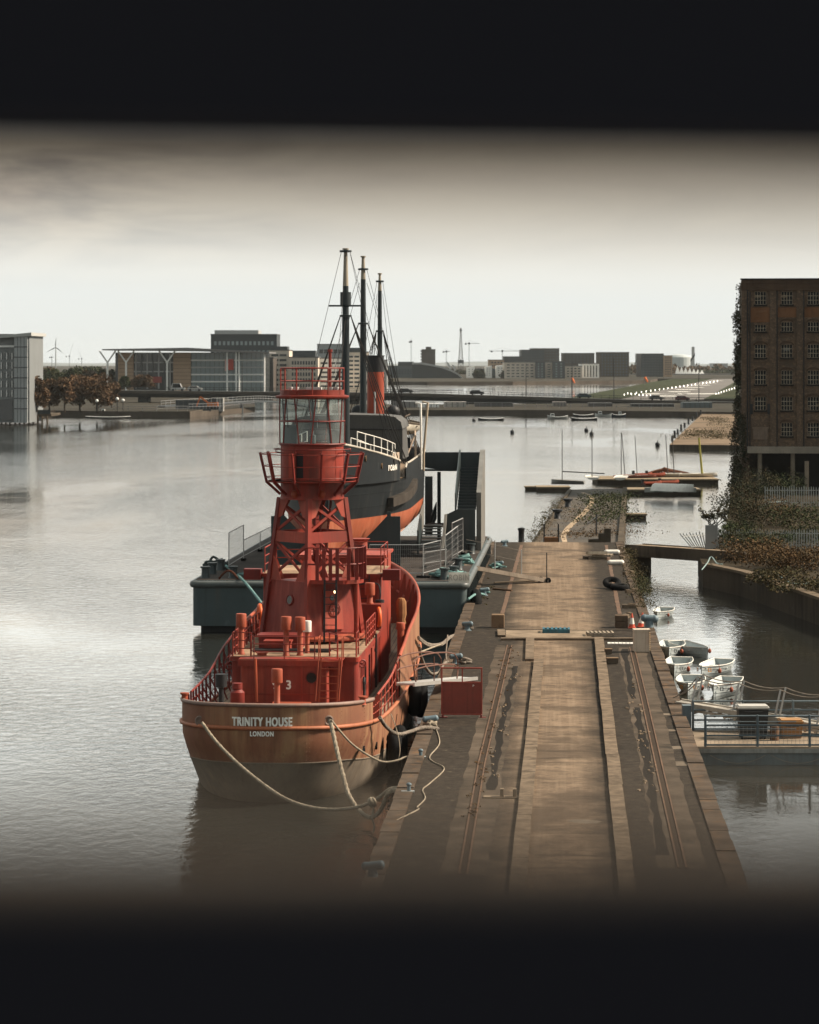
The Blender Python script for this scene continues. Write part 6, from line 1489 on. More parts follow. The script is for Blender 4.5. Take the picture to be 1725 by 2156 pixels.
def dinghy(px, py, L_, w, h, m, label, mast=None, mm=None, rz=0.0, mr=0.05, upturned=False, boom=False, group='sailing dinghies on the pontoons', zb=0.55):
    p = on(px, py, zb); p.z = zb; t = thing('sailing_dinghy', label, 'dinghy', p, rz, group)
    us = [i/12 for i in range(13)]; rows = []
    for s,q in ((-1,1),(-1,.7),(-1,.35),(-1,0),(1,.35),(1,.7),(1,1)):
        rows.append([V(u*L_-L_/2, s*w*0.5*q**0.6*(1-max(0,(u-.55)/.45)**2.2), h*(q**1.6)*(0.8+0.35*u) if not upturned else h*(1-q**1.8)) for u in us])
    b = MB(); b.grid(rows); b.add([r[0] for r in rows],[tuple(range(7))]); b.build('hull', m, t, 50)
    if not upturned:
        b = MB(); b.grid([[p_*1.0 + V(0,0,-0.06) for p_ in rows[0]], [p_*1.0+V(0,0,-0.06) for p_ in rows[-1]]]); b.build('deck', plain('dinghy_deck',(0.5,0.47,0.42),0.6), t)
    if mast:
        x, y0, y1 = mast[:3]; k = p.y/F; top = at(x, y0, p.y) - p; base = at(mast[3] if len(mast) > 3 else px, y1, p.y) - p
        b = MB(); b.cyl(base, top, mr, mr*0.8, 7); b.build('mast', mm or plain('dark_mast',(0.06,0.055,0.05),0.5), t)
        if boom: b = MB(); b.cyl(base+V(0,0,1.3), base+V(-4.6,0,1.1), 0.06); b.build('boom', M['black'], t)
    return t
wh = M['white']; yl = plain('yellow_mast_sleeve',(0.27,0.25,0.05),0.7)
dinghy(1196,1020,3.6,1.5,0.5,M['galv'],'grey covered dinghy with a boom beside the far pier',(1208,905,1018,1208),rz=R(170),boom=True,zb=0.5)
dinghy(1247,1009,3.8,1.5,0.35,wh,'white dinghy with a slim mast behind the end of the far pier',(1247,902,1008,1247),rz=R(90),zb=0.6)
dinghy(1309,1010,3.6,1.5,0.4,wh,'dinghy with two crossing masts just right of the far pier end',(1304,910,1000,1304),rz=R(80))
dinghy(1322,1006,3.4,1.4,0.35,plain('red_hull',(0.2,0.06,0.04)),'dinghy with a leaning mast next to the orange boats',(1305,912,1000,1314),rz=R(40))
dinghy(1352,1006,3.6,1.4,0.35,plain('red_hull2',(0.18,0.055,0.04)),'dinghy with single leaning mast, left of the sail heap',(1336,918,1000,1341),rz=R(20))
dinghy(1398,1004,4.2,1.4,0.4,wh,'white dinghy beneath a pair of thin masts',(1402,915,1000,1407),rz=R(5))
dinghy(1422,1004,4.0,1.4,0.38,wh,'white dinghy with its mast right of the pair of masts',(1416,918,1000,1420),rz=R(-4))
dinghy(1470,1004,4.6,1.4,0.42,wh,'white dinghy with the thick yellow mast at the right end of the pontoon',(1472,922,998,1479),yl,rz=R(8),mr=0.14)
dinghy(1420,1034,4.6,1.8,0.75,wh,'white boat upturned on the nearer wooden pontoon',None,rz=R(-38),upturned=True,group=None,zb=0.75) 
for i,(x,y) in enumerate(((1376,1036),(1397,1036),(1446,1036))):
    p = on(x,y,0.5); p.z = 0.5; b = MB(); b.prism([(p.x-0.95,p.y-.5),(p.x+0.95,p.y-.5),(p.x+0.7,p.y+.6),(p.x-.7,p.y+.6)],0.501,0.95); simple('plastic_float', b, plain('grey_white_plastic',(0.42,0.42,0.38)), ('leftmost of three pale plastic floats on the nearer pontoon','middle one of three pale plastic floats on the nearer pontoon','pale plastic float right of the upturned boat')[i], 'float', 'pale plastic floats on the pontoon')
def rib(px, py, label, zb=0.6):
    p = on(px,py,zb); p.z = zb; t = thing('inflatable_boat', label, 'inflatable boat', p, R(15), 'orange inflatable boats'); t.scale = (.72,.72,.72)
    b = MB(); b.tube(smooth_path([(-1.3,-.7,0.3),(0.6,-.7,0.32),(1.5,0,0.5),(0.6,.7,0.32),(-1.3,.7,0.3)],5),0.27,8); b.build('tube', plain('orange_rubber',(0.17,0.045,0.028),0.8), t, 60)
    b = MB(); b.box(-1.2,0.8,-.5,.5,0.05,0.2); b.build('floor', M['black'], t); b = MB(); b.obox((-1.45,0,0.65),0.35,0.4,0.7); b.cyl((-1.45,0,0.2),(-1.55,0,-0.2),0.1); b.build('outboard_motor', M['black'], t)
rib(1352,1004,'orange inflatable boat with a black motor, left of two on the far pontoon'); rib(1380,1004,'orange inflatable boat with a black motor, right of two on the far pontoon')
rib(1372,1022,'orange inflatable boat between the two wooden pontoons',0.1); rib(1408,1020,'orange inflatable boat half hidden behind the upturned white boat',0.1)
b = MB(); q = on(1418,1002,.6); 
for i in range(9): b.tube(smooth_path([q+V(-3+0.5*i*.7,0.2*i,0.3),q+V(-1,0.4,0.75+.02*i),q+V(1.8-0.2*i,0.2,0.3)],4),0.12,5)
simple('sail_bundle', b, plain('brown_sailcloth',(0.16,0.075,0.05),0.8), 'brown bundle of sails between the dinghies on the far pontoon', 'sails', None, 60)

# ---------------------------------------------------------------- right bank: ground, wall, footbridge
RZ = 1.35
bankm = worn('bank_earth', (0.035,0.028,0.018), (0.055,0.040,0.024), 0.7, 0.95, 0.4, 0.4, False, bmp=0.5)
def rz_(px, py, z=RZ): p = on(px, py, z); p.z = z; return p
wallm2 = worn('stained_bank_wall', (0.075,0.060,0.045), (0.016,0.015,0.012), 0.9, 0.9, 0.45, 0.3, True, bmp=0.4)
P_ = [rz_(1480,1190), rz_(1560,1207), rz_(1725,1263), rz_(2100,1390), V(90,150,RZ), V(140,420,RZ), rz_(1545,960), rz_(1536,1062), rz_(1528,1120), rz_(1470,1165)]
ground_poly('bank', P_, -3, RZ, bankm, wallm2)
b = MB(); pts = [rz_(1478,1191), rz_(1560,1208), rz_(1725,1264), rz_(2000,1357)]
for a, c in zip(pts, pts[1:]):
    n = max(2, int((c-a).length/2.2)); dn = (c-a).normalized(); s = V(-dn.y, dn.x, 0)
    for i in range(n): q0 = a.lerp(c,i/n)+dn*0.03; q1 = a.lerp(c,(i+1)/n)-dn*0.02; b.slab([q0-s*0.02,q1-s*0.02,q1+s*0.6,q0+s*0.6],(0,0,0.16))
b.build('bank_coping', worn('bank_coping_stone',(0.15,0.115,0.08),(0.05,0.04,0.03),0.7,0.9,0.8), kind='structure')
def footbridge():
    a = g(1337,1147,QZ+0.25); c = rz_(1590,1164,RZ+0.5); t = thing('footbridge', 'narrow concrete footbridge from the quay across to the overgrown right bank', 'footbridge', a); d = c-a; s = V(-d.y,d.x,0).normalized()*0.75
    b = MB(); b.slab([-s,d-s,d+s,s],(0,0,-0.08)); b.build('deck', concrete, t)
    b = MB()
    for k in (-1,1): b.beam(s*k*1.02+V(0,0,-0.32), d+s*k*1.02+V(0,0,-0.32), 0.2, 0.75)
    b.build('girder', rough, t)
    b = MB(); b.obox((0.35,0,-1.2),1.3,2.0,1.6); b.obox((0.2,0,-2.6),0.7,1.8,1.4); b.build('abutment', rough, t)
    b = MB(); b.obox(d*0.93+V(0,0,-1.3),2.2,2.0,1.2); b.build('abutment', rough, t)
footbridge()
# palisade fences
pal = plain('galvanised_palisade', (0.36,0.37,0.36), 0.6, 0.3)
def palisade(p, q, h, sp, label, lean=0.0, group='grey palisade fences on the right bank', fan=None):
    p, q = Vector(p), Vector(q); t = thing('palisade_fence', label, 'fence', p, 0, group); d = q-p; n = int(d.length/sp); rnd = random.Random(n)
    b = MB()
    for i in range(n+1):
        w = d*(i/n); hh = h*rnd.uniform(0.95,1.03); tx = (fan[0]+(fan[1]-fan[0])*i/n if fan else rnd.gauss(0,0.02))
        b.add([w+V(-0.035,0,0.1),w+V(0.035,0,0.1),w+V(0.035+tx,0,hh-0.1),w+V(tx,0,hh),w+V(-0.035+tx,0,hh-0.1)],[(0,1,2,3,4)])
        b.add([w+V(-0.035,0.02,0.1),w+V(0.035,0.02,0.1),w+V(0.035+tx,0.02,hh-0.1),w+V(tx,0.02,hh),w+V(-0.035+tx,0.02,hh-0.1)],[(4,3,2,1,0)])
    b.build('pales', pal, t)
    b = MB()
    for f in (0.25,0.8): b.beam(V(0,0.04,h*f)+(V(fan[0]*f,0,0) if fan else V(0,0,0)), d+V(0,0.04,h*f), 0.05, 0.05)
    b.build('fence_rail', pal, t)
    return t
palisade(rz_(1508,1157), rz_(1760,1160), 1.42, 0.17, 'long grey palisade fence on the right bank above the footbridge, right of the gate')
palisade(rz_(1462,1162,1.6), rz_(1493,1158,1.6), 1.25, 0.22, 'fan of splayed palisade pales beside the footbridge, left of the gate', fan=(-0.9,0.0))
palisade(rz_(1612,1070), rz_(1780,1070), 1.9, 0.2, 'palisade fence in front of the dark undercroft of the brick mill')
b = MB(); p = rz_(1497,1163,1.6); b.box(p.x-0.35,p.x+0.35,p.y,p.y+0.06,1.65,3.35); b.box(p.x+0.351,p.x+0.45,p.y-0.04,p.y+0.1,1.5,3.55); simple('fence_gate', b, plain('grey_gate',(0.19,0.20,0.20),0.6), 'solid grey gate at the right end of the footbridge', 'gate')
# scrub on the bank: many low shrubs, brown and green
def shrub(px, py, rx, rz2, n, m, label, s=0.2, group='scrub bushes on the right bank', z=RZ, ry=None, cat='bush', nm='bush'):
    p = rz_(px, py, z); rnd = random.Random(int(px*7+py)); b = MB()
    for k in range(max(3, n//90)):
        a = rnd.random()*6.28; q = rnd.random()**0.5
        leafcloud(b, (rx*0.75*q*math.cos(a), (ry or rx)*0.75*q*math.sin(a), rz2*rnd.uniform(0.15,0.70)), rx*0.36, (ry or rx)*0.36, rz2*rnd.uniform(0.25,0.45), 90, s, rnd, 0.4)
    t = thing(nm, label, cat, p, 0, group); b.build('foliage', m, t)
    b = MB()
    for k in range(6): a = k*1.05; b.cyl((0,0,-0.1),(rx*0.5*math.cos(a),rx*0.5*math.sin(a),rz2*0.7),0.022,0.006,5)
    b.build('stem', plain('bush_stem',(0.05,0.038,0.028),0.9), t); return t
sh = [(1585,1182,2.3,1.6,700,'brown','brown dry bush just right of the footbridge end'),(1650,1195,2.6,1.5,800,'brown','wide brown dry bush in the middle of the bank foreground'),(1712,1200,2.4,1.6,800,'brown','brown dry bush at the right picture edge in front of the palisade'),(1640,1228,1.9,0.9,500,'dry','low dry bush above the bank wall, left one'),(1700,1245,2.0,1.0,500,'dry','low dry bush above the bank wall, right one'),
      (1560,1160,1.7,1.9,600,'green','dark green bush against the palisade near the gate'),(1625,1160,2.0,1.4,500,'green','dark green bush in front of the palisade, middle'),(1690,1150,2.0,1.5,500,'green','dark green bush in front of the palisade, right'),
      (1570,1110,2.3,2.6,900,'ivy','dark bush behind the palisade, left of the mill columns'),(1620,1105,2.6,2.3,800,'brown','brown bush behind the palisade below the mill'),(1690,1112,2.6,2.0,800,'green','green bush behind the palisade at the right'),(1552,1085,2.0,3.2,1000,'ivy','tall dark bush at the foot of the ivy-covered mill wall'),(1590,1050,2.4,3.0,900,'ivy','dark bush by the left mill column'),(1650,1048,2.2,2.4,700,'green','green bush growing inside the mill undercroft'),(1545,1130,1.2,1.5,500,'green','small green bush at the waterside left of the palisade')]
for x,y,rx,h,n,m,lab in sh: shrub(x,y,rx*1.15,h,int(n*3.2),LF[m],lab,0.15)
# sparse sapling
def bare_tree(px, py, top, label, m, nleaf, z=1.5, spread=0.55, seed=5, group=None):
    p = rz_(px,py,z); h = (py-top)*p.y/F; rnd = random.Random(seed); t = thing('sapling', label, 'tree', p, 0, group); b = MB(); lv = MB()
    def grow(q, d, ln, r, k):
        e = q + d*ln; b.tube([q, q.lerp(e,.5)+V(rnd.gauss(0,.04),rnd.gauss(0,.04),0)*ln, e], [r, r*.8, r*.6], 5)
        if k == 0:
            for _ in range(nleaf): leafcloud(lv, e-d*ln*rnd.random(), 0.15, 0.15, 0.15, 1, 0.17, rnd)
            return
        for _ in range(3 if k > 1 else 3):
            nd = (d + V(rnd.gauss(0,spread),rnd.gauss(0,spread),rnd.uniform(-0.05,0.35))).normalized(); grow(e-d*ln*rnd.uniform(0,.4), nd, ln*rnd.uniform(0.6,0.85), r*0.6, k-1)
    for _ in range(3): grow(V(0,0,0), V(rnd.gauss(0,.25),rnd.gauss(0,.25),1).normalized(), h*0.34, 0.06, 3)
    b.build('trunk', plain('sapling_bark',(0.035,0.028,0.022),0.9), t); lv.build('crown', m, t)
bare_tree(1500,1128,1045,'thin sapling with sparse dark leaves beside the footbridge gate',LF['ivy'],6)
for i,(pts) in enumerate(([(1478,1200),(1490,1185),(1498,1172),(1510,1186),(1522,1188)],[(1632,1205),(1660,1225),(1690,1230),(1712,1222)],[(1600,1078),(1612,1060),(1660,1055)],[(1592,1060),(1597,1075),(1610,1079)])):
    b = MB(); b.tube(smooth_path([rz_(x,y,RZ+0.35) for x,y in pts],5),0.035,5); simple('hose', b, plain('pale_teal_hose',(0.22,0.30,0.29)), ('pale hose hanging over the bank wall under the footbridge','pale hose lying in the scrub above the bank wall','pale cable lying on the bank below the mill','short pale cable by the left mill column')[i], 'hose', 'pale hoses on the bank', 60)

# ---------------------------------------------------------------- the old brick mill
ML = Frame(at(1562,1090,262), 0.112)
def mill():
    t = thing('brick_mill', 'tall derelict brown brick mill with small-paned windows above an open undercroft', 'mill building', ML.o, ML.rz)
    m, N, L, bs = new_mat('old_brick'); v = coords(N, L); br = N.new('ShaderNodeTexBrick')
    mp = N.new('ShaderNodeMapping'); mp.inputs['Rotation'].default_value = (R(90),0,0); L.new(v, mp.inputs['Vector']); L.new(mp.outputs['Vector'], br.inputs['Vector'])
    br.inputs['Scale'].default_value = 3.2; br.inputs['Color1'].default_value = (0.175,0.115,0.076,1); br.inputs['Color2'].default_value = (0.105,0.072,0.051,1); br.inputs['Mortar'].default_value = (0.085,0.065,0.048,1); br.inputs['Mortar Size'].default_value = 0.02
    n1 = noise(N, L, v, 0.5, 6); n2 = noise(N, L, v, 3.0, 6, 0.7)
    c = mix(N, L, ramp(N, L, n1, 0.35, 0.7), br.outputs['Color'], (0.080,0.058,0.042)); c = mix(N, L, mathn(N, L, 'MULTIPLY', ramp(N, L, n2, 0.52, 0.60), 0.75), c, (0.19,0.125,0.080))
    L.new(c, bs.inputs['Base Color']); bs.inputs['Roughness'].default_value = 0.95; bs.inputs['Specular IOR Level'].default_value = 0.1
    paint = worn('ochre_band', (0.17,0.083,0.042), (0.09,0.052,0.032), 0.5, 0.9, 0.8, 0.2, True); up = worn('upper_brick', (0.078,0.050,0.033), (0.045,0.032,0.024), 0.5, 0.95, 0.8, 0.25, True)
    Wd = 30.0; Dp = 26.0
    Y = lambda y: ML.py(1562, y, 0).z; Xp = lambda x: ML.py(x, 800, 0).x
    top, crn, zc0, zc1 = Y(588), Y(645), Y(940), Y(953); z0 = RZ
    c5 = lambda x: (2600+.4408*x)/1.9
    # wall of the front: recessed 0.12 between pilasters; real window holes are cut by building it from piers and spandrels
    wins_x = [(Xp(c5(955+i*240)), Xp(c5(1056+i*240))) for i in range(13)]
    rows = [(614,641),(683.7,697.6),(725,753),(780,809),(835.6,863.5),(890,918)]
    wz = [(Y(b_), Y(a_)) for a_, b_ in rows]                                     # (low, high)
    b = MB(); x_prev = 0.0; fr = 0.14
    def seg(x0,x1,za,zb): b.box(x0,x1,fr,fr+0.4,za,zb)
    for (xa, xb) in wins_x:
        seg(x_prev, xa, zc1, top-0.02); x_prev = xb
    seg(x_prev, Wd, zc1, top-0.02)
    zr = sorted(wz)
    for i,(xa, xb) in enumerate(wins_x):
        zl = zc1
        for k,(za, zb) in enumerate(zr):
            if i == 0 and k == 0: continue                                         # the bricked-up ground opening
            zb2 = zb if not (k == 4 and i > 0) else Y(678)                         # second row is taller right of the first bay
            seg(xa+0.001, xb-0.001, zl, za); zl = zb2
        seg(xa+0.001, xb-0.001, zl, top-0.02)
    b.build('front_wall', m, t)
    b = MB(); b.box(0.0,0.4,fr+0.401,Dp,z0-1,top-0.02); b.build('side_wall', m, t)
    b = MB(); b.box(0.4,Wd,Dp-0.4,Dp,z0-1,top-0.03); b.box(0.4,Wd,fr+0.9,Dp-0.4,top-0.6,top-0.05); b.build('back_wall', m, t)
    for z in range(6):
        b = MB(); b.box(0.41,Wd,fr+0.41,Dp-0.41,zc1+0.05+z*2.5-0.1,zc1+0.2+z*2.5-0.1); b.build('floor', plain('dark_floor',(0.03,0.027,0.024),0.95), t)
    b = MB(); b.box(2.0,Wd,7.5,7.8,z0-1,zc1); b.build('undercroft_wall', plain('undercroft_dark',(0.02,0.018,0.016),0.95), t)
    # pilasters
    for i in range(-1, 13):
        xa = Xp(c5(833)) if i < 0 else Xp(c5(1092+i*242)); xb = Xp(c5(905)) if i < 0 else Xp(c5(1150+i*242))
        b = MB(); b.box(max(0,xa),xb,0.0,fr-0.001,(z0-1 if i < 0 else zc1),Y(632)+0.6 if False else Y(612)); b.build('pilaster', m, t)
    b = MB(); b.box(Xp(c5(833)),Xp(c5(905)),fr,1.2,z0-1,zc1-0.001); b.build('corner_pier', m, t)
    b = MB(); b.box(-0.03,Wd,0.03,fr-0.002,Y(612)+0.001,top-0.021); b.box(-0.06,Wd,-0.03,0.029,top-0.35,top-0.1); b.build('parapet', up, t)
    b = MB(); b.box(-0.12,Wd,-0.10,1.0,top-0.0199,top+0.09); b.build('coping', plain('dark_coping',(0.02,0.02,0.02),0.7), t)
    for i in range(12):
        xa = Xp(c5(908)) if i == 0 else Xp(c5(1152+(i-1)*242)); xb = Xp(c5(1090+i*242))
        b = MB(); b.box(xa+.01,xb-.01,fr-0.03,fr-0.003,Y(678.5) if i == 0 else Y(668),Y(647)); b.build('painted_band', paint, t)
    # windows: frame with glazing bars, dark panes, sill and arch
    wf = plain('pale_window_frame', (0.40,0.335,0.25), 0.8); gl = plain('dirty_pane', (0.010,0.012,0.013), 0.45, spec=0.12); sl = plain('dark_sill',(0.02,0.018,0.016),0.9)
    protos = {}; pn = [plain('dusty_pane',(0.10,0.105,0.10),0.7), plain('boarded_pane',(0.13,0.10,0.07),0.9), plain('missing_pane',(0.004,0.004,0.004),0.9)]
    def win(w, h, arch):
        key = (round(w,2), round(h,2), arch)
        if key in protos: return protos[key]
        a = MB(); n = 4; r = max(2, round(h/0.38))
        for i in range(n+1): a.box(w*i/n-0.020 if i else 0, w*i/n+0.020 if i < n else w, 0,0.05,0,h)
        for j in range(r+1): a.box(0,w,-0.002,0.048,h*j/r-0.020 if j else 0,h*j/r+0.020 if j < r else h)
        f = a.build('window', wf); f.parent = t
        a = MB(); a.box(0.01,w-0.01,0.02,0.03,0.01,h-0.01); p = a.build('pane', gl, f)
        a = MB(); a.box(-0.12,w+0.12,-0.30,0.0-0.051,-0.16,-0.01); s = a.build('sill', sl, f)
        if arch:
            a = MB(); pts = [(-0.12,h-0.05)]+[(w/2-(w/2+0.12)*math.cos(math.pi*k/8), h+0.0+0.32*math.sin(math.pi*k/8)) for k in range(9)]+[(w+0.12,h-0.05),(w,h-0.05)]+[(w/2+(w/2)*math.cos(math.pi*k/8), h-0.03+0.18*math.sin(math.pi*k/8)) for k in range(9)]+[(0,h-0.05)]
            a.slab([(x,-0.145,z) for x,z in pts],(0,0.03,0)); a.build('brick_arch', up, f)
        protos[key] = f; return f
    for i,(xa, xb) in enumerate(wins_x):
        for k,(za, zb) in enumerate(zr):
            if i == 0 and k == 0: continue
            zb2 = zb if not (k == 4 and i > 0) else Y(678)
            f = win(xb-xa, zb2-za, k < 5 and not (i == 0 and k == 4)); 
            if f.get('used'): 
                o = f.copy(); COL.objects.link(o)
                for ch in f.children: c2 = ch.copy(); COL.objects.link(c2); c2.parent = o
            else: o = f
            f['used'] = 1; o.location = (xa, fr+0.12, za); o.parent = t
            rr = random.Random(i*17+k*5)
            if rr.random() < 0.55:
                a = MB(); w_, h_ = xb-xa, zb2-za; cx_ = w_*0.25*rr.randint(0,3); hh = h_*rr.choice((0.25,0.4,0.3)); z_ = h_*rr.choice((0,0.25,0.5,0.6))
                a.box(cx_+0.03,min(w_-0.02,cx_+w_*0.25*rr.choice((1,1,2))-0.02),0.012,0.0195,z_+0.02,min(h_-0.02,z_+hh)); a.build('broken_pane', pn[rr.randint(0,2)], o)
    for o in t.children:
        if 'used' in o: del o['used']
    b = MB(); b.box(wins_x[0][0]-0.15,wins_x[0][1]+0.15,fr-0.04,fr-0.003,Y(925),Y(902)); b.box(wins_x[0][0]-0.25,wins_x[0][1]+0.25,fr-0.07,fr-0.0035,Y(902)+0.001,Y(899)); b.build('bricked_opening', worn('pale_render',(0.17,0.125,0.095),(0.08,0.06,0.045),0.5,0.9), t)
    b = MB()
    for x in (Xp(c5(925)),Xp(c5(1080))): b.box(x-0.12,x+0.12,fr-0.06,fr-0.004,Y(872),Y(850))
    b.build('iron_bracket', M['black'], t)
    b = MB(); b.cyl((0.55,-0.06,zc1),(0.55,-0.06,top-1),0.06,n=6); b.cyl((Xp(c5(910)),-0.05,zc1),(Xp(c5(910)),-0.05,top-1.2),0.05,n=6); b.build('drainpipe', M['black'], t)
    for i in range(1, 12, 1):
        b = MB(); x = Xp(c5(1152+(i-1)*242))+0.05; b.cyl((x,-0.05,zc1),(x,-0.05,Y(612)),0.05,n=6); b.build('drainpipe', M['black'], t)
    b = MB(); b.box(Xp(1574),Wd,-1.6,0.13,zc1,zc0); b.build('canopy_beam', worn('pale_concrete_beam',(0.27,0.235,0.19),(0.12,0.09,0.06),0.5,0.85,0.6), t)
    for i, x in enumerate((1600,1669,1735,1800)):
        xx = Xp(x); b = MB(); b.cyl((xx,-1.2,z0-0.5),(xx,-1.2,zc1),0.20,n=8); b.build('column', worn('column_concrete',(0.20,0.165,0.125),(0.09,0.07,0.05),0.5,0.9), t)
    b = MB(); b.cyl((Xp(1697),-3.0,z0-0.5),(Xp(1697),-3.0,Y(968)),0.20,n=8); b.build('broken_column', bpy.data.materials['column_concrete'], t)
    # ivy climbing the left wall
    rnd = random.Random(8); b = MB()
    for i in range(150):
        z = z0 + (Y(600)-z0)*rnd.random()**1.25; y = rnd.uniform(0.2, 9.0); k = 1.0 if z > 8 else 1.6
        if z > Y(660) and rnd.random() < 0.55: continue
        leafcloud(b, (-0.30*k*rnd.uniform(0.5,1.5), y, z), 0.42*k*rnd.uniform(.6,1.3), 0.7, 0.6*rnd.uniform(.6,1.6), 60, 0.20, rnd, 0.1)
    for i in range(26):
        z = rnd.uniform(z0, 9); leafcloud(b, (rnd.uniform(-0.2,0.4), -0.15, z), 0.35, 0.12, 0.8, 45, 0.18, rnd)
    b.build('ivy', LF['ivy'], t)
mill()
# ---------------------------------------------------------------- far land
shore_w = worn('far_quay_wall', (0.085,0.070,0.056), (0.05,0.04,0.032), 0.7, 0.9, 0.12, 0.3, False)
landm = worn('far_ground', (0.038,0.034,0.026), (0.06,0.05,0.038), 0.6, 0.95, 0.06, 0.35, False)
grassm = worn('airfield_grass', (0.030,0.036,0.016), (0.052,0.044,0.020), 0.6, 0.95, 0.02, 0.3, False)
runm = worn('runway_asphalt', (0.15,0.14,0.13), (0.09,0.085,0.08), 0.5, 0.9, 0.02, 0.15, False)
def zz(px, py, z): p = on(px, py, z); p.z = z; return p
ground_poly('left_shore', [zz(-500,868,1.5),zz(118,864,1.5),zz(250,866,1.5),zz(400,866,1.5),zz(470,856,1.5),zz(500,846,1.5),zz(470,836,1.5),V(-250,1500,1.5),V(-900,1500,1.5)], -2, 1.5, landm, shore_w)
ground_poly('landing', [zz(398,868,1.2),zz(537,857,1.2),zz(537,848,1.2),zz(400,856,1.2)], -2, 1.2, landm, shore_w)
ground_poly('middle_quay', [zz(700,863,1.35),zz(1110,863,1.35),zz(1420,866,1.35),zz(1500,867,1.35),zz(1700,869,1.35),zz(1700,846,1.35),zz(1480,848,1.35),zz(980,851,1.35),zz(700,851,1.35)], -2, 1.35, landm, shore_w)
ground_poly('spit', [zz(1410,936,.8),zz(1640,938,.8),zz(1660,868,.8),zz(1482,868,.8)], -2, .8, worn('spit_ground', (0.17,0.125,0.085), (0.08,0.058,0.038), 0.8, 0.95, 0.10, 0.35, False), rough)
ground_poly('airfield', [zz(1195,838,1.6),zz(1377,803.5,1.6),zz(1420,797,1.6),zz(1560,793,1.6),zz(1900,800,1.6),zz(1900,842,1.6)], -2, 1.6, grassm, shore_w)
b = MB(); b.add([zz(1300,842,1.62),zz(1508,796,1.62),zz(1562,796,1.62),zz(1480,842,1.62)],[(0,1,2,3)]); b.build('runway', runm, kind='structure')
b = MB(); 
for i in range(9): a = zz(1400+i*15.5,834-i*4.6,1.64); b.box(a.x-4,a.x+4,a.y-6,a.y+10,1.63,1.66)
for x in (1392,1480): a = zz(x,829,1.64); b.box(a.x-6,a.x+6,a.y-8,a.y+8,1.63,1.66)
b.build('runway_marking', M['white'], kind='structure')
ground_poly('far_land', [V(-6000,2050,1.8),zz(900,803.5,1.8),zz(1080,803,1.8),zz(1370,800.5,1.8),zz(1385,797,1.8),V(6000,1900,1.8),V(6300,6300,1.8),V(-6300,6300,1.8)], -2, 1.8, landm, shore_w)
# runway edge lights
lm = emit_mat('runway_light', (1.0,0.93,0.82), 2.2)
proto = None
lights = [(1315+ (1511-1315)*(i/22)**0.85, 831.8+(803.4-831.8)*(i/22)**0.85) for i in range(23)] + [(1508+39*i/7, 830-12*i/7) for i in range(8)] + [(1322+i*8,829+i*0.8+ (i%2)) for i in range(7)]
for x, y in lights:
    q = zz(x, y, 1.8)
    if proto is None:
        b = MB(); b.lathe([(0.15,-0.2),(0.15,0.25)],n=6); b.ball((0,0,0.5),0.24,0.24,0.24,6,4); proto = b.build('runway_light', lm); tag(proto, 'bright white lamp in the rows edging the distant runway', 'lamp', 'runway edge lights'); o = proto
    else: o = proto.copy(); COL.objects.link(o)
    o.location = q; s = q.y/1500; o.scale = (s,s,s)

# ---------------------------------------------------------------- far road bridge
BD = 800.0
def road_bridge():
    t = thing('road_bridge', 'long low dark road bridge crossing the dock behind the ships', 'bridge', (0,BD,0))
    line = [(225,822,836),(450,824,838),(700,826,842),(900,829,844),(1100,835,850),(1300,841,858),(1600,848,864)]
    def w(x, y): p = at(x, y, BD); return V(p.x, 0, p.z)
    m1 = worn('bridge_deck_concrete', (0.045,0.048,0.048), (0.085,0.07,0.055), 0.6, 0.9, 0.05, 0.25, False); m2 = plain('bridge_fascia',(0.075,0.065,0.055),0.9)
    rows = [[],[],[],[]]
    for x, yt, yb in line:
        a, c = w(x,yt), w(x,yb); rows[0].append(c+V(0,1.5,0)); rows[1].append(a+V(0,0,-.8)); rows[2].append(a+V(0,0,0)); rows[3].append(a+V(0,12,0))
    b = MB(); b.grid(rows[:2]); b.grid(rows[2:]); b.grid([[p+V(0,12,0) for p in rows[0]], rows[0]]); b.build('deck', m1, t)
    b = MB()
    for p, q in zip(rows[2], rows[2][1:]): b.beam(p+V(0,-.1,-.4), q+V(0,-.1,-.4), 0.25, 0.8)
    b.build('fascia', m2, t)
    b = MB()
    for h in (0.55,1.1):
        for p, q in zip(rows[2], rows[2][1:]): b.beam(p+V(0,0,h), q+V(0,0,h), 0.10, 0.12)
    i = 0
    for p, q in zip(rows[2], rows[2][1:]):
        n = int((q-p).length/2.2)
        for k in range(n): e = p.lerp(q,k/n); b.beam(e, e+V(0,0,1.1), 0.10, 0.10)
    b.build('parapet_railing', M['black'], t)
    for x in (300,448,520,745,835,990,1122,1215,1382,1470):
        yt = lin(x, [(l[0], l[2]) for l in line]); p = w(x, yt); b = MB(); b.box(p.x-1.6,p.x+1.6,3,9,-2,p.z+0.3); b.build('pier', m1, t)
    for x, h in ((575,63),(1108,70),(1205,97-20),(1293,88),(1472,80),(790,50),(510,60)):
        p = w(x, lin(x, [(l[0], l[1]) for l in line])); b = MB(); b.cyl(p, p+V(0,0,h*BD/F*1.0), 0.14, 0.09, 6); b.cyl(p+V(0,0,h*BD/F), p+V(0.0,-1.2,h*BD/F+0.1), 0.09, n=5); b.build('lamp_post', M['black'], t)
    return w, line
bw, bline = road_bridge()
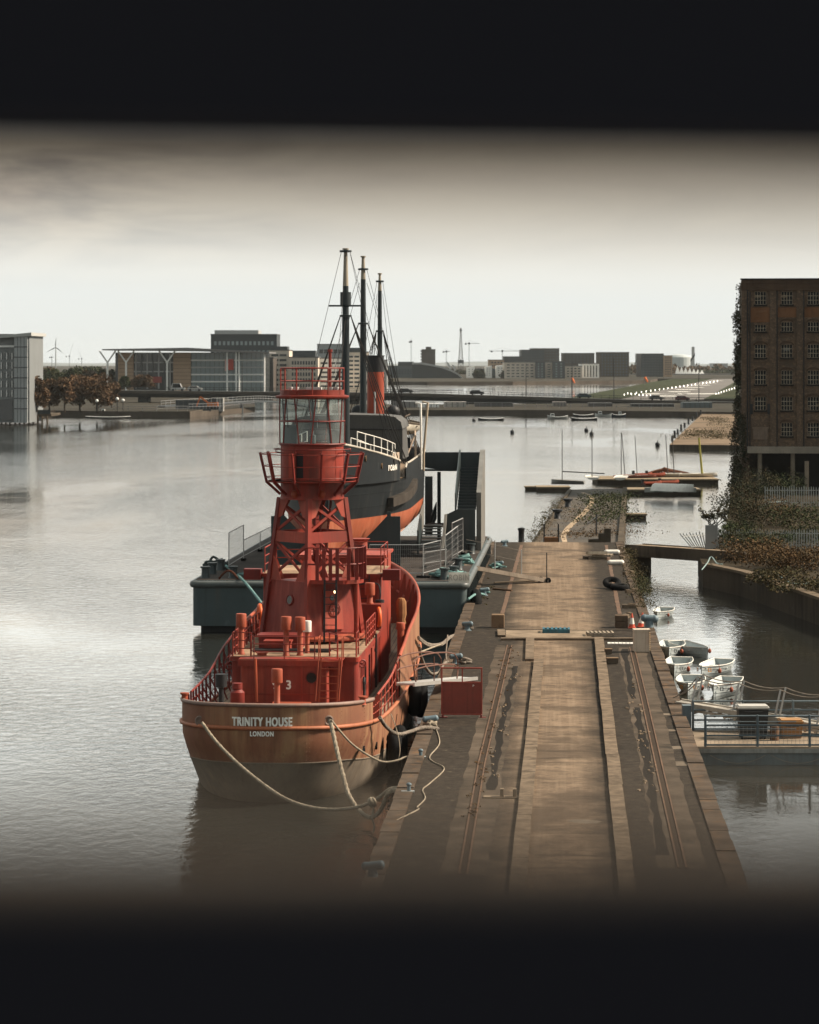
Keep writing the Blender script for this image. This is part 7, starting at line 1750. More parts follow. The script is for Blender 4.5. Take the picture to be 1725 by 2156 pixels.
def car(px, col, label, sc=1.0, van=False):
    yt = lin(px, [(l[0], l[1]) for l in bline]); p = at(px, yt, BD); t = thing('van' if van else 'car', label, 'van' if van else 'car', (p.x, BD+4, p.z), 0)
    h = 2.2 if van else 1.45; b = MB(); b.slab([(-2.1,-.85,0.3),(2.1,-.85,0.3),(2.15,-.85,0.85),(1.3,-.85,0.95),(0.7,-.85,h),(-1.5,-.85,h),(-2.1,-.85,0.95)],(0,1.7,0)); b.build('body', plain('car_paint_'+str(px),col,0.3), t)
    b = MB(); b.slab([(-1.5,-.87,0.95),(1.1,-.87,0.95),(0.6,-.87,h-0.1),(-1.4,-.87,h-0.1)],(0,0.015,0)); b.build('window', M['glassdark'], t)
    for x in (-1.3,1.3):
        b = MB(); b.cyl((x,-.9,0.32),(x,-.6,0.32),0.32,n=10); b.build('wheel', M['rubber'], t)
car(1232,(0.03,0.06,0.07),'dark blue car on the right half of the road bridge'); car(1005,(0.02,0.02,0.022),'black car on the bridge above the moored boats'); car(855,(0.03,0.03,0.03),'dark car on the bridge right of the funnel'); car(372,(0.5,0.5,0.48),'white van on the left part of the bridge',1,True); car(408,(0.45,0.44,0.42),'pale car on the left part of the bridge')
car(1440,(0.10,0.02,0.02),'dark red car at the right of the bridge'); car(1385,(0.12,0.12,0.12),'grey car at the right of the bridge, near the runway')

# ---------------------------------------------------------------- buildings
def facade_grid(t, wm, x0, x1, z0, z1, nx, nz, fx, fz, y=-0.12, name='window', skip=None, dep=0.1):
    """windows as separate children sharing one mesh"""
    sx, sz = (x1-x0)/nx, (z1-z0)/nz; b = MB(); b.box(-sx*fx/2, sx*fx/2, 0, dep, -sz*fz/2, sz*fz/2); first = None
    for j in range(nz):
        for i in range(nx):
            if skip and skip(i,j): continue
            if first is None: first = o = b.build(name, wm, t)
            else: o = first.copy(); COL.objects.link(o); o.parent = t
            o.location = (x0+sx*(i+.5), y, z0+sz*(j+.5))
def block(name, px0, px1, yt, yb, d, dep, m, label, cat='building', z0=1.5):
    """a box building measured in the photograph at distance d; returns its Empty and local extents"""
    a = at(px0, yt, d); c = at(px1, yt, d); t = thing(name, label, cat, (a.x, d, 0)); w = c.x-a.x
    b = MB(); b.box(0, w, 0, dep, z0-1, a.z-0.35); b.build('wall', m, t)
    b = MB(); b.box(-0.15, w+0.15, -0.15, dep+0.15, a.z-0.3499, a.z); b.build('roof', plain('roof_grey',(0.10,0.10,0.10),0.9) if 'roof_grey' not in bpy.data.materials else bpy.data.materials['roof_grey'], t)
    return t, w, a.z
pg = plain('far_glass', (0.018,0.026,0.030), 0.15, spec=0.6); pgb = plain('far_glass_pale', (0.20,0.25,0.26), 0.12, spec=0.7)
cream = plain('cream_cladding', (0.56,0.49,0.41), 0.8, scale=0.3); dk = plain('dark_cladding', (0.042,0.050,0.055), 0.6, scale=0.3); dbr = plain('dark_brown_brick', (0.085,0.072,0.063), 0.9, scale=0.3)
whp = plain('white_panel', (0.78,0.78,0.75), 0.6, scale=0.2); grp = plain('grey_panel', (0.36,0.37,0.37), 0.6, scale=0.2); brk = plain('tan_brick', (0.40,0.28,0.19), 0.9, scale=0.4); navy = plain('blue_grey_cladding', (0.075,0.092,0.105), 0.6, scale=0.3)
Zof = lambda y, d: H-(y-HY)/F*d
Xof = lambda x, d: (x-CX)/F*d
# the pale building at the left edge
def left_building():
    d = 590; t, w, zt = block('waterside_building', -330, 62, 703, 862, d, 22, plain('grey_facade',(0.17,0.18,0.18),0.6,scale=0.2), 'grey and white panelled waterside building at the far left picture edge')
    xl = lambda px: Xof(px,d)-t.location.x
    b = MB(); b.slab([(xl(-60),-1.5,Zof(712,d)),(xl(68),-1.5,Zof(700,d)),(xl(68),-1.5,Zof(707,d)),(xl(-60),-1.5,Zof(716,d))],(0,24,0)); b.build('sloping_roof', plain('pale_roof_edge',(0.40,0.40,0.38),0.6), t)
    sv = plain('silver_cladding',(0.33,0.345,0.345),0.6,0.1,scale=0.4)
    b = MB(); b.box(xl(31.5),xl(59.3),-1.2,-0.001,0.5,Zof(709,d)); b.build('stair_tower', sv, t)
    for i in range(7):
        b = MB(); z = 3.4+i*2.2; b.box(xl(31.4),xl(59.35),-1.26,-1.201,z,z+0.22); b.build('floor_band', pg, t)
    for x in (38.5,45.5,52.4):
        b = MB(); b.box(xl(x)-0.05,xl(x)+0.05,-1.235,-1.2005,0.6,Zof(710,d)); b.build('panel_joint', pg, t)
    b = MB(); b.box(xl(59.5),xl(61.8),-0.4,0,1,Zof(712,d)); b.build('glazed_edge', pg, t)
    facade_grid(t, pg, xl(-60), xl(31), Zof(838,d), Zof(740,d), 8, 5, 0.62, 0.70, -0.1)
    facade_grid(t, whp, xl(-60), xl(31), Zof(838,d), Zof(740,d), 8, 5, 0.16, 0.72, -0.14, 'panel_strip')
    b = MB(); b.box(xl(-60),xl(27),-0.2,-0.001,1,Zof(840,d)); b.build('ground_floor_glazing', pg, t)
    for i in range(4): 
        b = MB(); b.box(xl(-300+i*55),xl(-262+i*55),-0.15,0,4,12); b.build('glazing', pg, t)
    b = MB(); b.box(xl(-10),xl(30),-0.25,3,Zof(731,d),Zof(727,d)); b.build('cornice', whp, t)
left_building()
def jetty():
    t = thing('timber_jetty', 'old dark timber jetty on rotting piles below the left waterside building', 'jetty', (0,610,0)); d = 610
    b = MB(); b.box(Xof(-300,d),Xof(118,d),-8,8,1.6,2.1); b.build('deck', rough, t); b = MB(); b.box(Xof(-300,d),Xof(116,d),-7.9,-7.8,2.1,3.0); b.build('railing', plain('dark_rail',(0.03,0.04,0.045)), t)
    b = MB(); rnd = random.Random(2)
    for i in range(44): x = Xof(-300,d)+i*1.0; b.beam((x+rnd.uniform(-.2,.2),-8.2,-1),(x,-8.2,1.7),0.34,0.34)
    b.build('pile', worn('rotten_piles',(0.16,0.12,0.085),(0.04,0.03,0.025),0.7,0.95,1.0), t)
jetty()
# the big glass building with the oversailing roof
def glass_building():
    d = 960; t = thing('glass_office', 'long glass and brick civic building with a thin oversailing roof on Y-shaped columns', 'building', (Xof(240,d),d,0)); o = t.location.x
    X = lambda px: Xof(px,d)-o; Z = lambda py: Zof(py,d)
    b = MB(); b.box(X(242),X(556),1.5,40,0.5,Z(742)); b.build('core', pg, t)
    b = MB(); b.slab([(X(219),-6,Z(735)),(X(398),-6,Z(732)),(X(569),-6,Z(741)),(X(569),-6,Z(744)),(X(398),-6,Z(739)),(X(219),-6,Z(737.5))],(0,48,0)); b.build('roof', plain('roof_slab',(0.16,0.155,0.15),0.6), t)
    for a, c in ((249,281),(365,402)):
        b = MB(); b.box(X(a),X(c),-0.5,1.49,0.5,Z(742)); b.build('brick_panel', brk, t)
        for k in range(9):
            b = MB(); z = Z(815)+(Z(745)-Z(815))*k/9; b.box(X(a),X(c),-0.53,-0.501,z,z+0.12); b.build('panel_joint', dbr, t)
    b = MB(); b.box(X(402.2),X(556),0.2,1.49,0.5,Z(743)); b.build('curtain_wall', pgb, t)
    for y in (757,772,787,802):
        b = MB(); b.box(X(402.2),X(556),0.0,0.19,Z(y+3),Z(y)); b.build('floor_band', whp if y != 772 else grp, t)
    for i in range(16):
        b = MB(); x = X(403+i*9.7); b.box(x,x+0.12,0.03,0.20,0.6,Z(743.5)); b.build('mullion', dk, t)
    for y in (762,781):
        b = MB(); b.box(X(281.2),X(364.8),1.2,1.49,Z(y+2.5),Z(y)); b.build('floor_band', grp, t)
    for i in range(7):
        b = MB(); x = X(284+i*12); b.box(x,x+0.5,1.1,1.49,Z(818),Z(745)); b.build('blind', dk if i%2 else grp, t)
    for x in (229,268,354):
        b = MB(); b.cyl((X(x),-4,0.5),(X(x),-4,Z(762)),0.35,n=8); b.cyl((X(x),-4,Z(763)),(X(x-17),-4,Z(738.5)),0.28,n=8); b.cyl((X(x),-4,Z(763)),(X(x+17),-4,Z(738.5)),0.28,n=8); b.build('y_column', whp, t)
    for x in (480,499,505,558): 
        b = MB(); b.cyl((X(x),-4,0.5),(X(x),-4,Z(742)),0.30,n=8); b.build('column', whp, t)
    b = MB(); b.box(X(474),X(480),-0.6,-0.45,Z(781),Z(756)); b.build('banner', plain('pale_banner',(0.62,0.4,0.36)), t); b = MB(); b.box(X(480.5),X(492),-0.6,-0.45,Z(779),Z(756)); b.build('banner', plain('red_banner',(0.55,0.07,0.05)), t)
    b = MB(); b.box(X(321),X(340),0.6,1.1,Z(806),Z(793)); b.build('red_screen', plain('dull_red_screen',(0.3,0.06,0.05)), t)
    # visible small plant on the roof
glass_building()
t, w, z = block('office_block', 444, 583, 703, 815, 1160, 30, dk, 'dark flat-topped office block rising behind the glass building'); facade_grid(t, pgb, 1, w-1, z-13.5, z-2, 14, 3, 0.55, 0.42)
b = MB(); b.box(1.5, w*0.72, 1, 24, z, Zof(695,1160)); b.build('plant_room', grp, t)
def mid_block(px0, px1, yt, yb, d, m, wm, nx, nz, fx, fz, label, top=None):
    t, w, z = block('office_block', px0, px1, yt, yb, d, 30, m, label); facade_grid(t, wm, 0.8, w-0.8, max(2,Zof(yb,d)), z-1.2, nx, nz, fx, fz)
    if top: b = MB(); b.box(w*0.1, w*0.9, 3, 20, z, Zof(top,d)); b.build('plant_room', dk, t)
mid_block(556,575,752,815,1010,dbr,pg,3,6,0.6,0.6,'narrow dark brick block at the right end of the glass building')
mid_block(566,609,736,815,1060,cream,pg,2,7,0.85,0.42,'stepped cream office block with long dark window bands',729)
mid_block(609,670,751,818,1035,cream,pg,9,5,0.62,0.62,'cream office block with a grid of square dark windows',738)
mid_block(670,728,753,818,1050,whp,pg,3,6,0.88,0.40,'white office block with long window bands behind the lantern')
mid_block(668,735,724,790,1250,grp,pg,6,3,0.8,0.4,'grey block with plant on its roof, behind the foremast')
mid_block(728,775,740,818,1080,cream,pg,3,8,0.8,0.45,'pale office block between the two nearer masts',732)
mid_block(776,815,757,818,1120,grp,pg,4,6,0.7,0.4,'grey block half hidden by the red funnel')
# low blue-grey hall and the curved roof beside it
t, w, z = block('campus_hall', 817, 905, 770, 808, 1850, 60, navy, 'long low blue-grey hall right of the funnel'); facade_grid(t, pg, 3, w-2, 4, z-2, 12, 3, 0.45, 0.3); b = MB(); b.box(w*0.24,w*0.62,5,50,z,Zof(761.5,1850)); b.build('plant_room', dk, t)
def curved():
    d = 1800; t = thing('curved_roof_hall', 'hall with a sweeping curved grey roof beyond the bridge', 'building', (Xof(870,d),d,0)); o = t.location.x; X = lambda px: Xof(px,d)-o; Z = lambda py: Zof(py,d)
    prof = [(868,763),(885,763),(905,766),(930,771),(950,778),(965,786),(976,797),(982,806)]
    b = MB(); b.grid([[V(X(x),0,Z(y)) for x,y in prof],[V(X(x),40,Z(y)) for x,y in prof]]); b.grid([[V(X(x),-0.5,Z(y+4)) for x,y in prof[::-1]],[V(X(x),-0.5,Z(y)) for x,y in prof[::-1]]]); b.build('roof', grp, t, 30)
    b = MB(); b.slab([(X(x),3,Z(y+4)) for x,y in prof]+[(X(975),3,0.5),(X(868),3,0.5)],(0,36,0)); b.build('wall', dk, t)
    for x0,x1,y0,y1 in ((940,952,762,775),(952,962,768,778)):
        b = MB(); b.slab([(X(x0),2,Z(y0)),(X(x0+3),2,Z(y0)),(X(x1),2,Z(y1)),(X(x1-4),2,Z(y1+3))],(0,15,0)); b.build('roof_fin', grp, t)
curved()
def white_tower(px, w, yt, label):
    d = 1830; t = thing('white_residence', label, 'building', (Xof(px,d),d,0), 0, 'small white residence blocks by the far water'); W = w*d/F; z = Zof(yt,d)
    b = MB(); b.box(0,W,0,14,0.5,z-1.2); b.slab([(0,0,z-1.2),(W,0,z-1.2),(W,0,z),(0,0,z-0.8)],(0,14,0)); b.build('wall', whp, t); facade_grid(t, pg, 0.6, W-0.6, 3, z-1.5, 2, 4, 0.3, 0.3)
for i,(px,w,yt) in enumerate(((983,17,771),(1022,14,770),(1045,17,768))): white_tower(px,w,yt,('white residence block beside the curved roof','narrow white residence block between dark trees','white residence block with the tilted roof at the right')[i])
mid_block(1000,1022,776,808,1850,dk,pg,2,3,.5,.4,'dark link block between the white residences'); mid_block(1036,1045,776,808,1850,dk,pg,1,3,.5,.4,'narrow dark link block between the white residences')
t, w, z = block('brick_tower', 888, 917, 735, 766, 2100, 20, dbr, 'stepped brown residential tower on the skyline right of the funnel'); b = MB(); b.box(w*.3,w*.7,2,14,z,Zof(730,2100)); b.build('plant_room', dbr, t)
for k in range(5): b = MB(); b.box(-0.9,0,2,10,z-2-k*2.2,z-1-k*2.2); b.build('balcony', dk, t)
def far_block(px0, px1, yt, yb, d, m, label, nx=0, nz=0, wm=None, fx=0.6, fz=0.4, nm='apartment_block'):
    t, w, z = block(nm, px0, px1, yt, yb, d, 40, m, label)
    if nx: facade_grid(t, wm or pg, 0.8, w-0.8, max(2.2, Zof(yb,d)), z-1.0, nx, nz, fx, fz)
far_block(1031,1062,757,800,1900,brk,'tan brick block left of the cream campus building',4,5); far_block(1062,1100,750,760,2050,dk,'low dark block behind the cream campus building')
far_block(1063,1128,762,802,1780,cream,'cream campus building with short window strips',6,5,pg,0.6,0.35,'campus_building'); far_block(1128,1148,760,802,1775,dk,'dark glazed bay with patterned panels, left one',2,6,pgb,.35,.5); far_block(1148,1164,762,802,1780,cream,'cream stair bay between the two dark glazed bays',1,6,pg,.6,.4); far_block(1164,1190,760,802,1775,dk,'dark glazed bay with patterned panels, right one',2,6,pgb,.35,.5)
far_block(1098,1146,736,765,2050,dk,'dark apartment slab on the skyline behind the campus, left one',8,5,navy); far_block(1120,1178,733,765,2150,dbr,'dark apartment slab on the skyline behind the campus, right one',8,5,navy)
far_block(1188,1252,743,765,2050,dbr,'dark brown apartment block behind the cream low block',8,4,navy); far_block(1190,1226,770,800,1800,cream,'low cream block right of the dark glazed bays',4,4); far_block(1226,1262,765,800,1820,whp,'white finned block at the end of the campus',5,1,dk,.35,.9)
far_block(1263,1325,741,792,1950,dbr,'tall dark brick apartment block with regular windows',9,8,navy,.5,.5); far_block(1350,1398,744,790,1950,dk,'dark glazed apartment block with balconies',7,8,navy,.6,.4); far_block(1398,1416,748,790,1945,brk,'tan flank with balconies beside the dark glazed block',3,8,dk,.5,.5); far_block(1252,1264,768,795,1960,dbr,'narrow brown block beside the tall dark brick one',2,5,dk)
far_block(1503,1533,765,778,3000,grp,'low grey block among the trees beyond the runway')
b = MB(); d = 2900; b.lathe([(14,0),(14,Zof(752,d)),(12,Zof(748,d)),(0,Zof(745,d))],(Xof(1430,d),d,0),24); tag(b.build('round_store', plain('pale_hazy_metal',(0.42,0.46,0.46),0.6)), 'pale rounded store on the skyline right of the dark blocks', 'building')
def chimney(px, w, yt, d, label):
    t = thing('chimney', label, 'chimney', (Xof(px,d),d,0)); W = w*d/F; z = Zof(yt,d); b = MB(); b.box(-W/2,W/2,0,W,0,z-12); b.box(-W*.2,W/2,0.01,W-.01,z-12,z); b.build('shaft', plain('pale_hazy_concrete',(0.46,0.46,0.44),0.8), t); b = MB(); b.slab([(-W/2-.3,-.3,z-15),(W/2+.3,-.3,z-9),(W/2+.3,-.3,z-6),(-W/2-.3,-.3,z-12)],(0,.28,0)); b.build('band', dk, t)
chimney(1459,8,730,2700,'pale square chimney with a dark slanting band on the right skyline'); chimney(1339,4,744,3300,'thin pale chimney between two dark apartment blocks')
def tents():
    t = thing('white_tents', 'row of white peaked tents beyond the runway', 'tents', (Xof(1427,2300),2300,0)); 
    for i in range(7):
        b = MB(); x = i*3.4; b.add([(x-2,-2,1.8),(x+2,-2,1.8),(x+2,2,1.8),(x-2,2,1.8),(x,0,9-i*0.6)],[(0,1,4),(1,2,4),(2,3,4),(3,0,4)]); b.build('tent', whp, t)
tents()
def viaduct():
    t = thing('viaduct', 'low dark viaduct across the far end of the airfield', 'viaduct', (0,2250,0)); b = MB(); b.box(Xof(1262,2250),Xof(1640,2250),0,8,Zof(791,2250)-1.2,Zof(787,2250)); b.build('deck', plain('hazy_dark',(0.06,0.062,0.062)), t)
    for i in range(9): b = MB(); x = Xof(1270+i*40,2250); b.box(x-1,x+1,1,6,0,Zof(791,2250)-1.2); b.build('pier', bpy.data.materials['hazy_dark'], t)
viaduct()
# cranes, lattice mast, turbine
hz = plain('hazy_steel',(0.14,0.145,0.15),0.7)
def crane(px, yt, yb, d, jib, label, m=None, hs=0.9, luff=None):
    t = thing('tower_crane', label, 'crane', (Xof(px,d),d,0)); z = Zof(yt,d); zb = Zof(yb,d); w = hs*d/F*2; b = MB()
    for s in (-1,1): b.cyl((s*w/2,0,zb-5),(s*w/2,0,z),w*0.14,n=4); b.cyl((s*w/2,w,zb-5),(s*w/2,w,z),w*0.14,n=4)
    n = 9
    for i in range(n): a = zb+(z-zb)*i/n; c = zb+(z-zb)*(i+1)/n; s = 1 if i%2 else -1; b.cyl((-s*w/2,0,a),(s*w/2,0,c),w*0.10,n=4)
    b.build('crane_mast', m or hz, t); b = MB(); k = d/F
    if luff: b.cyl((0,0,z),(luff[0]*k,0,z+luff[1]*k),w*0.25,w*.1,4)
    else:
        b.beam((jib[0]*k,0,z),(jib[1]*k,0,z),w*0.5,w*0.5); b.cyl((0,0,z+7*k),(jib[1]*k*.8,0,z+.3),w*.1,n=4); b.cyl((0,0,z+7*k),(jib[0]*k,0,z+.3),w*.1,n=4)
    b.build('jib', m or hz, t); b = MB(); b.obox((0,0,z),w*1.9,w*1.9,w*2.4); b.obox(((jib[0] if jib else -8)*k*.8,0,z-w*.6),w*2.2,w,w*1.6); b.build('cab', dk, t)
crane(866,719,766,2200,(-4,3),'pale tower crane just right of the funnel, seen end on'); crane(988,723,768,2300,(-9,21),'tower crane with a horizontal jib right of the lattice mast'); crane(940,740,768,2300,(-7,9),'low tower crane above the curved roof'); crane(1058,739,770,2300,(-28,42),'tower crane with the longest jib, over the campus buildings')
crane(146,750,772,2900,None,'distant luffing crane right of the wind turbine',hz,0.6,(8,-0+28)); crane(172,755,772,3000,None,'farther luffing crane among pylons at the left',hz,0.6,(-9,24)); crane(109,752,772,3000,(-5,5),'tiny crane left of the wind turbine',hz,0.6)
def lattice(px, yt, yb, d):
    t = thing('lattice_mast', 'tall thin lattice radio mast on the skyline beyond the bridge', 'mast', (Xof(px,d),d,0)); z0, z1 = Zof(yb,d)-4, Zof(yt,d); b = MB(); n = 14
    W = lambda f: (4.2*(1-f)**1.3+0.9)*d/F*1.15
    for i in range(n):
        f, g_ = i/n, (i+1)/n; a, c = z0+(z1-z0)*f, z0+(z1-z0)*g_
        for s in (-1,1): b.cyl((s*W(f),0,a),(s*W(g_),0,c),0.30,n=4); b.cyl((s*W(f),0,a),(-s*W(g_),0,c),0.17,n=4)
        b.cyl((-W(f),0,a),(W(f),0,a),0.15,n=4)
    b.build('lattice', plain('pale_brown_steel',(0.24,0.22,0.20),0.7), t); b = MB(); b.obox((0,0,z0+(z1-z0)*.2),4.5,2,2.5); b.obox((0,0,z1-2),1.8,1.5,1.2); b.build('equipment', hz, t)
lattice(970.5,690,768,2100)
def turbine():
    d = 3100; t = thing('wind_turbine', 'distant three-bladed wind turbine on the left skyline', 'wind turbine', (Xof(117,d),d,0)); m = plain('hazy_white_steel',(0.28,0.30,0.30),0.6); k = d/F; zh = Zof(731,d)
    b = MB(); b.cyl((0,2,0),(0,2,zh),0.8,0.5,8); b.build('tower', m, t)
    for a in (87,208,322):
        b = MB(); e = V(math.cos(R(a)),0,math.sin(R(a))); n = V(-e.z,0,e.x); L_ = 23*k; z = V(0,0,zh)
        b.slab([z, z+e*L_*.22+n*.75, z+e*L_, z+e*L_*.2-n*.45],(0,0.4,0)); b.build('blade', m, t)
    b = MB(); b.ball((0,0.6,zh),0.9); b.build('hub', m, t)
turbine()

# autumn trees along the left shore and far woods
def tree(px, yb, yt, d, wpx, m, label, seed, n=700, group='trees on the far left shore', s=None):
    p = at(px, yb, d); k = d/F; h = (yb-yt)*k; rx = wpx*k/2; t = thing('tree', label, 'tree', p, 0, group); rnd = random.Random(seed); b = MB(); s = s or 0.0010*d; wpx = wpx*1.25; rx = wpx*k/2; n = int(n*1.6)
    for c_ in range(22):
        a = rnd.random()*6.28; q = rnd.random()**0.6; zc = h*rnd.uniform(0.16,0.86); sh_ = 1-0.45*max(0,(zc/h-.55)/.4)
        leafcloud(b, (rx*0.68*q*math.cos(a)*sh_, rx*0.6*q*math.sin(a), zc), rx*.40, rx*.40, h*.16, n//14, s, rnd)
    b.build('crown', m, t); b = MB(); b.cyl((0,0,-1),(0,0,h*.55),h*.03,h*.018,6)
    for c_ in range(7): a = c_*.9; b.cyl((0,0,h*(.25+.04*c_)),(rx*.6*math.cos(a),rx*.5*math.sin(a),h*(.55+.05*c_)),h*.012,h*.004,4)
    b.build('trunk', plain('far_bark',(0.045,0.034,0.026),0.9) if 'far_bark' not in bpy.data.materials else bpy.data.materials['far_bark'], t)
T = [(78,858,790,600,44,'autumn','bare autumn tree beside the left waterside building'),(104,858,796,640,46,'autumn','rusty autumn tree, second from the left building'),(136,860,792,640,50,'autumn','broad rusty autumn tree in the middle of the left shore'),(168,860,786,650,50,'autumn','tall rusty autumn tree left of the biggest one'),(204,860,778,650,66,'autumn','biggest rusty autumn tree on the left shore'),(235,850,800,700,36,'autumn','small rusty tree at the start of the road bridge'),
     (302,818,788,900,50,'autumn','round rusty tree in front of the glass building'),(262,822,793,880,24,'green','dark tree left of the round rusty one by the glass building'),(75,830,778,900,40,'brown','brown tree behind the left shore, by the building'),(110,826,776,950,50,'green','green tree in the back row of the left shore'),(150,826,774,980,54,'green','wide green tree in the back row, below the cranes'),(190,824,776,980,46,'brown','brown tree in the back row, below the crane pair'),(222,822,775,980,40,'green','green tree in the back row next to the glass building'),(95,822,772,1150,60,'brown','far brown tree top beneath the wind turbine'),(185,822,770,1200,70,'green','far green tree top left of the glass building')]
for i,(px,yb,yt,d,wp,m,lab) in enumerate(T): tree(px,yb,yt,d,wp,LF[m],lab,i+3,1100 if m == 'autumn' else 800)
for i,(px,yt,wp,m) in enumerate(((1003,778,14,'ivy'),(1016,776,14,'ivy'),(1062,780,20,'ivy'),(1180,784,14,'green'))): tree(px,808,yt,1790,wp,LF[m],('dark slim tree between the white residences, left one','dark slim tree between the white residences, right one','dark tree right of the tilted white residence','small green tree in front of the glazed bays')[i],40+i,260,'slim trees by the far campus',1.3)
def wood(name, px0, px1, yt, yb, d, m, label, n, s):
    rnd = random.Random(int(px0)); b = MB(); k = d/F
    for i in range(n): x = px0+(px1-px0)*rnd.random(); h = (yb-yt)*k*(0.65+0.35*math.sin(x*.21)*math.sin(x*.077+1)); leafcloud(b, (Xof(x,d),d+rnd.uniform(0,60),1.5+h*.5), 5*k, 12, h*.55, 26, s, rnd)
    o = b.build(name, m); o['kind'] = 'stuff'; o['label'] = label; o['category'] = 'woodland'
wood('woodland', -60, 260, 768, 790, 1500, LF['green'], 'far dark wood behind the left shore', 150, 1.9)
wood('woodland', 1325, 1640, 770, 792, 2450, LF['brown'], 'brown autumn wood beyond the runway', 170, 2.6)
wood('woodland', 1480, 1640, 774, 790, 2420, LF['green'], 'dark green clumps in the wood beyond the runway', 40, 2.4)
wood('woodland', 780, 1330, 776, 792, 2300, LF['ivy'], 'dark far tree belt behind the campus buildings', 160, 2.6)
wood('woodland', 560, 830, 780, 815, 1300, LF['ivy'], 'dark tree belt between the far office blocks', 110, 1.8)
# skyline hills, just over the horizon
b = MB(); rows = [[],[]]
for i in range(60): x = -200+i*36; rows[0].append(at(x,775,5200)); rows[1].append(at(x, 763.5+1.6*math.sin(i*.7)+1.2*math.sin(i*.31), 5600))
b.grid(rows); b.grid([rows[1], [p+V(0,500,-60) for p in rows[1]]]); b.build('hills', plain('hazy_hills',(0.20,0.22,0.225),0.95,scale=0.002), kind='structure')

# ---------------------------------------------------------------- clutter under and before the road bridge
def hut(px0, px1, yt, yb, d, m, label, nm='cargo_container', cat='container', dep=6, group=None):
    a = at(px0,yt,d); c = at(px1,yt,d); t = thing(nm, label, cat, (a.x,d,0), 0, group); w = c.x-a.x; zb = Zof(yb,d)
    b = MB(); b.box(0,w,0,dep,zb-0.5,a.z); b.build('body', m, t); b = MB()
    n = max(4,int(w/1.2))
    for i in range(n): x = w*(i+.5)/n; b.box(x-.1,x+.1,-.06,-.001,zb,a.z-.15)
    b.build('rib', plain('rib_shade',(0.1,0.1,0.1),0.8) if 'rib_shade' not in bpy.data.materials else bpy.data.materials['rib_shade'], t)
hut(1165/1,1193,846,858,745,plain('dull_container',(0.20,0.18,0.16)),'grey container under the right part of the bridge'); hut(935,982,846,858,735,plain('pale_container',(0.34,0.32,0.29)),'pale container under the bridge, right of the small white sheds'); hut(880,925,850,860,730,whp,'long white shed on the middle quay below the bridge','site_shed','shed',5)
hut(827,878,845,858,728,plain('grey_graffiti_wall',(0.22,0.21,0.20)),'grey wall with faded scribbles on the middle quay','graffiti_wall','wall',0.6); hut(1000,1080,848,858,740,plain('dark_shed',(0.05,0.05,0.05)),'long dark shed under the middle of the bridge','site_shed','shed'); hut(1240,1290,848,859,740,plain('dark_shed2',(0.07,0.065,0.06)),'dark shed under the right half of the bridge','site_shed','shed'); hut(1330,1420,850,862,735,plain('dark_shed3',(0.035,0.035,0.035)),'black open shed near the brown spit','site_shed','shed'); hut(1438,1500,847,865,720,plain('teal_grey_shed',(0.10,0.12,0.125)),'grey-green shed with two pale signs behind the brown spit','site_shed','shed')
def rail_line(pts, d, h, label, nm='guard_rail'):
    P = [V(p.x,p.y,p.z) for p in pts]; b = rails(P, h, 2, 3.0, 0.05, 0.06); tag(b.build(nm, hz), label, 'railing')
rail_line([at(890,857,706), at(1130,859,704), at(1420,862,700)], 700, 1.3, 'pale guard rail along the middle quay edge')
def foot_ramp():
    t = thing('curved_footbridge', 'slender curved pedestrian bridge below the road bridge at the left', 'footbridge', (0,0,0)); pts = [at(340,856,690),at(400,852,700),at(455,850,715),at(520,846,730),at(560,845,745),at(610,849,760),at(660,858,770)]
    P = smooth_path(pts,5); b = MB()
    for p,q in zip(P,P[1:]): b.beam(p,q,2.2,0.5)
    b.build('deck', dk, t); rails([p+V(0,-1,.25) for p in P[::2]], 1.2, 2, 2.4, .05,.06).build('railing', plain('pale_hand_rail',(0.26,0.27,0.27)), t)
    for i in (4,14,24): b = MB(); b.cyl(P[i],V(P[i].x,P[i].y,-1),.5,n=8); b.build('pier', dk, t)
foot_ramp()
hut(370,444,842,862,690,dk,'long dark hoarding on the left shore below the bridge','site_hoarding','hoarding',0.5); hut(444,470,838,862,700,plain('pale_scaffold_sheet',(0.3,0.29,0.27)),'pale sheeted scaffold left of the curved footbridge','scaffold','scaffold',4)
def digger():
    p = at(448,862,655); t = thing('digger', 'small orange digger parked on the left shore', 'digger', p); om = plain('orange_machine',(0.5,0.13,0.03))
    b = MB(); b.obox((0,0,1.2),2.6,1.8,1.0); b.build('body', om, t); b = MB(); b.obox((0.4,0,2.1),1.1,1.2,1.2); b.build('cab', dk, t); b = MB(); b.obox((0,0,.35),3,2,.7); b.build('track', M['black'], t); b = MB(); b.beam((-1,0,1.5),(-3,0,3),.35,.4); b.beam((-3,0,3),(-3.8,0,.8),.3,.3); b.build('arm', om, t)
digger()

def shore_lamp(px, yb, yt, d, label):
    p = at(px,yb,d); h = (yb-yt)*d/F; t = thing('globe_lamp', label, 'lamp post', p, 0, 'globe lamps on the left shore'); b = MB(); b.cyl((0,0,0),(0,0,h),.09,n=6); b.build('lamp_post', M['black'], t); b = MB(); b.ball((0,0,h+.25),.38,n=8,m=6); b.build('lamp_globe', whp, t)
for i,(px,yb,yt) in enumerate(((204,866,846),(247,866,842),(259,866,845))): shore_lamp(px,yb,yt,645,('globe lamp left of the moored red barge','globe lamp behind the moored red barge, left','globe lamp behind the moored red barge, right')[i])
rail_line([at(210,866,640),at(330,866,640),at(395,866,645)], 640, 1.2, 'pale railing along the left shore')
rail_line([at(398,862,610),at(470,860,640),at(536,853,690)], 640, 1.2, 'railing round the low landing stage at the left')
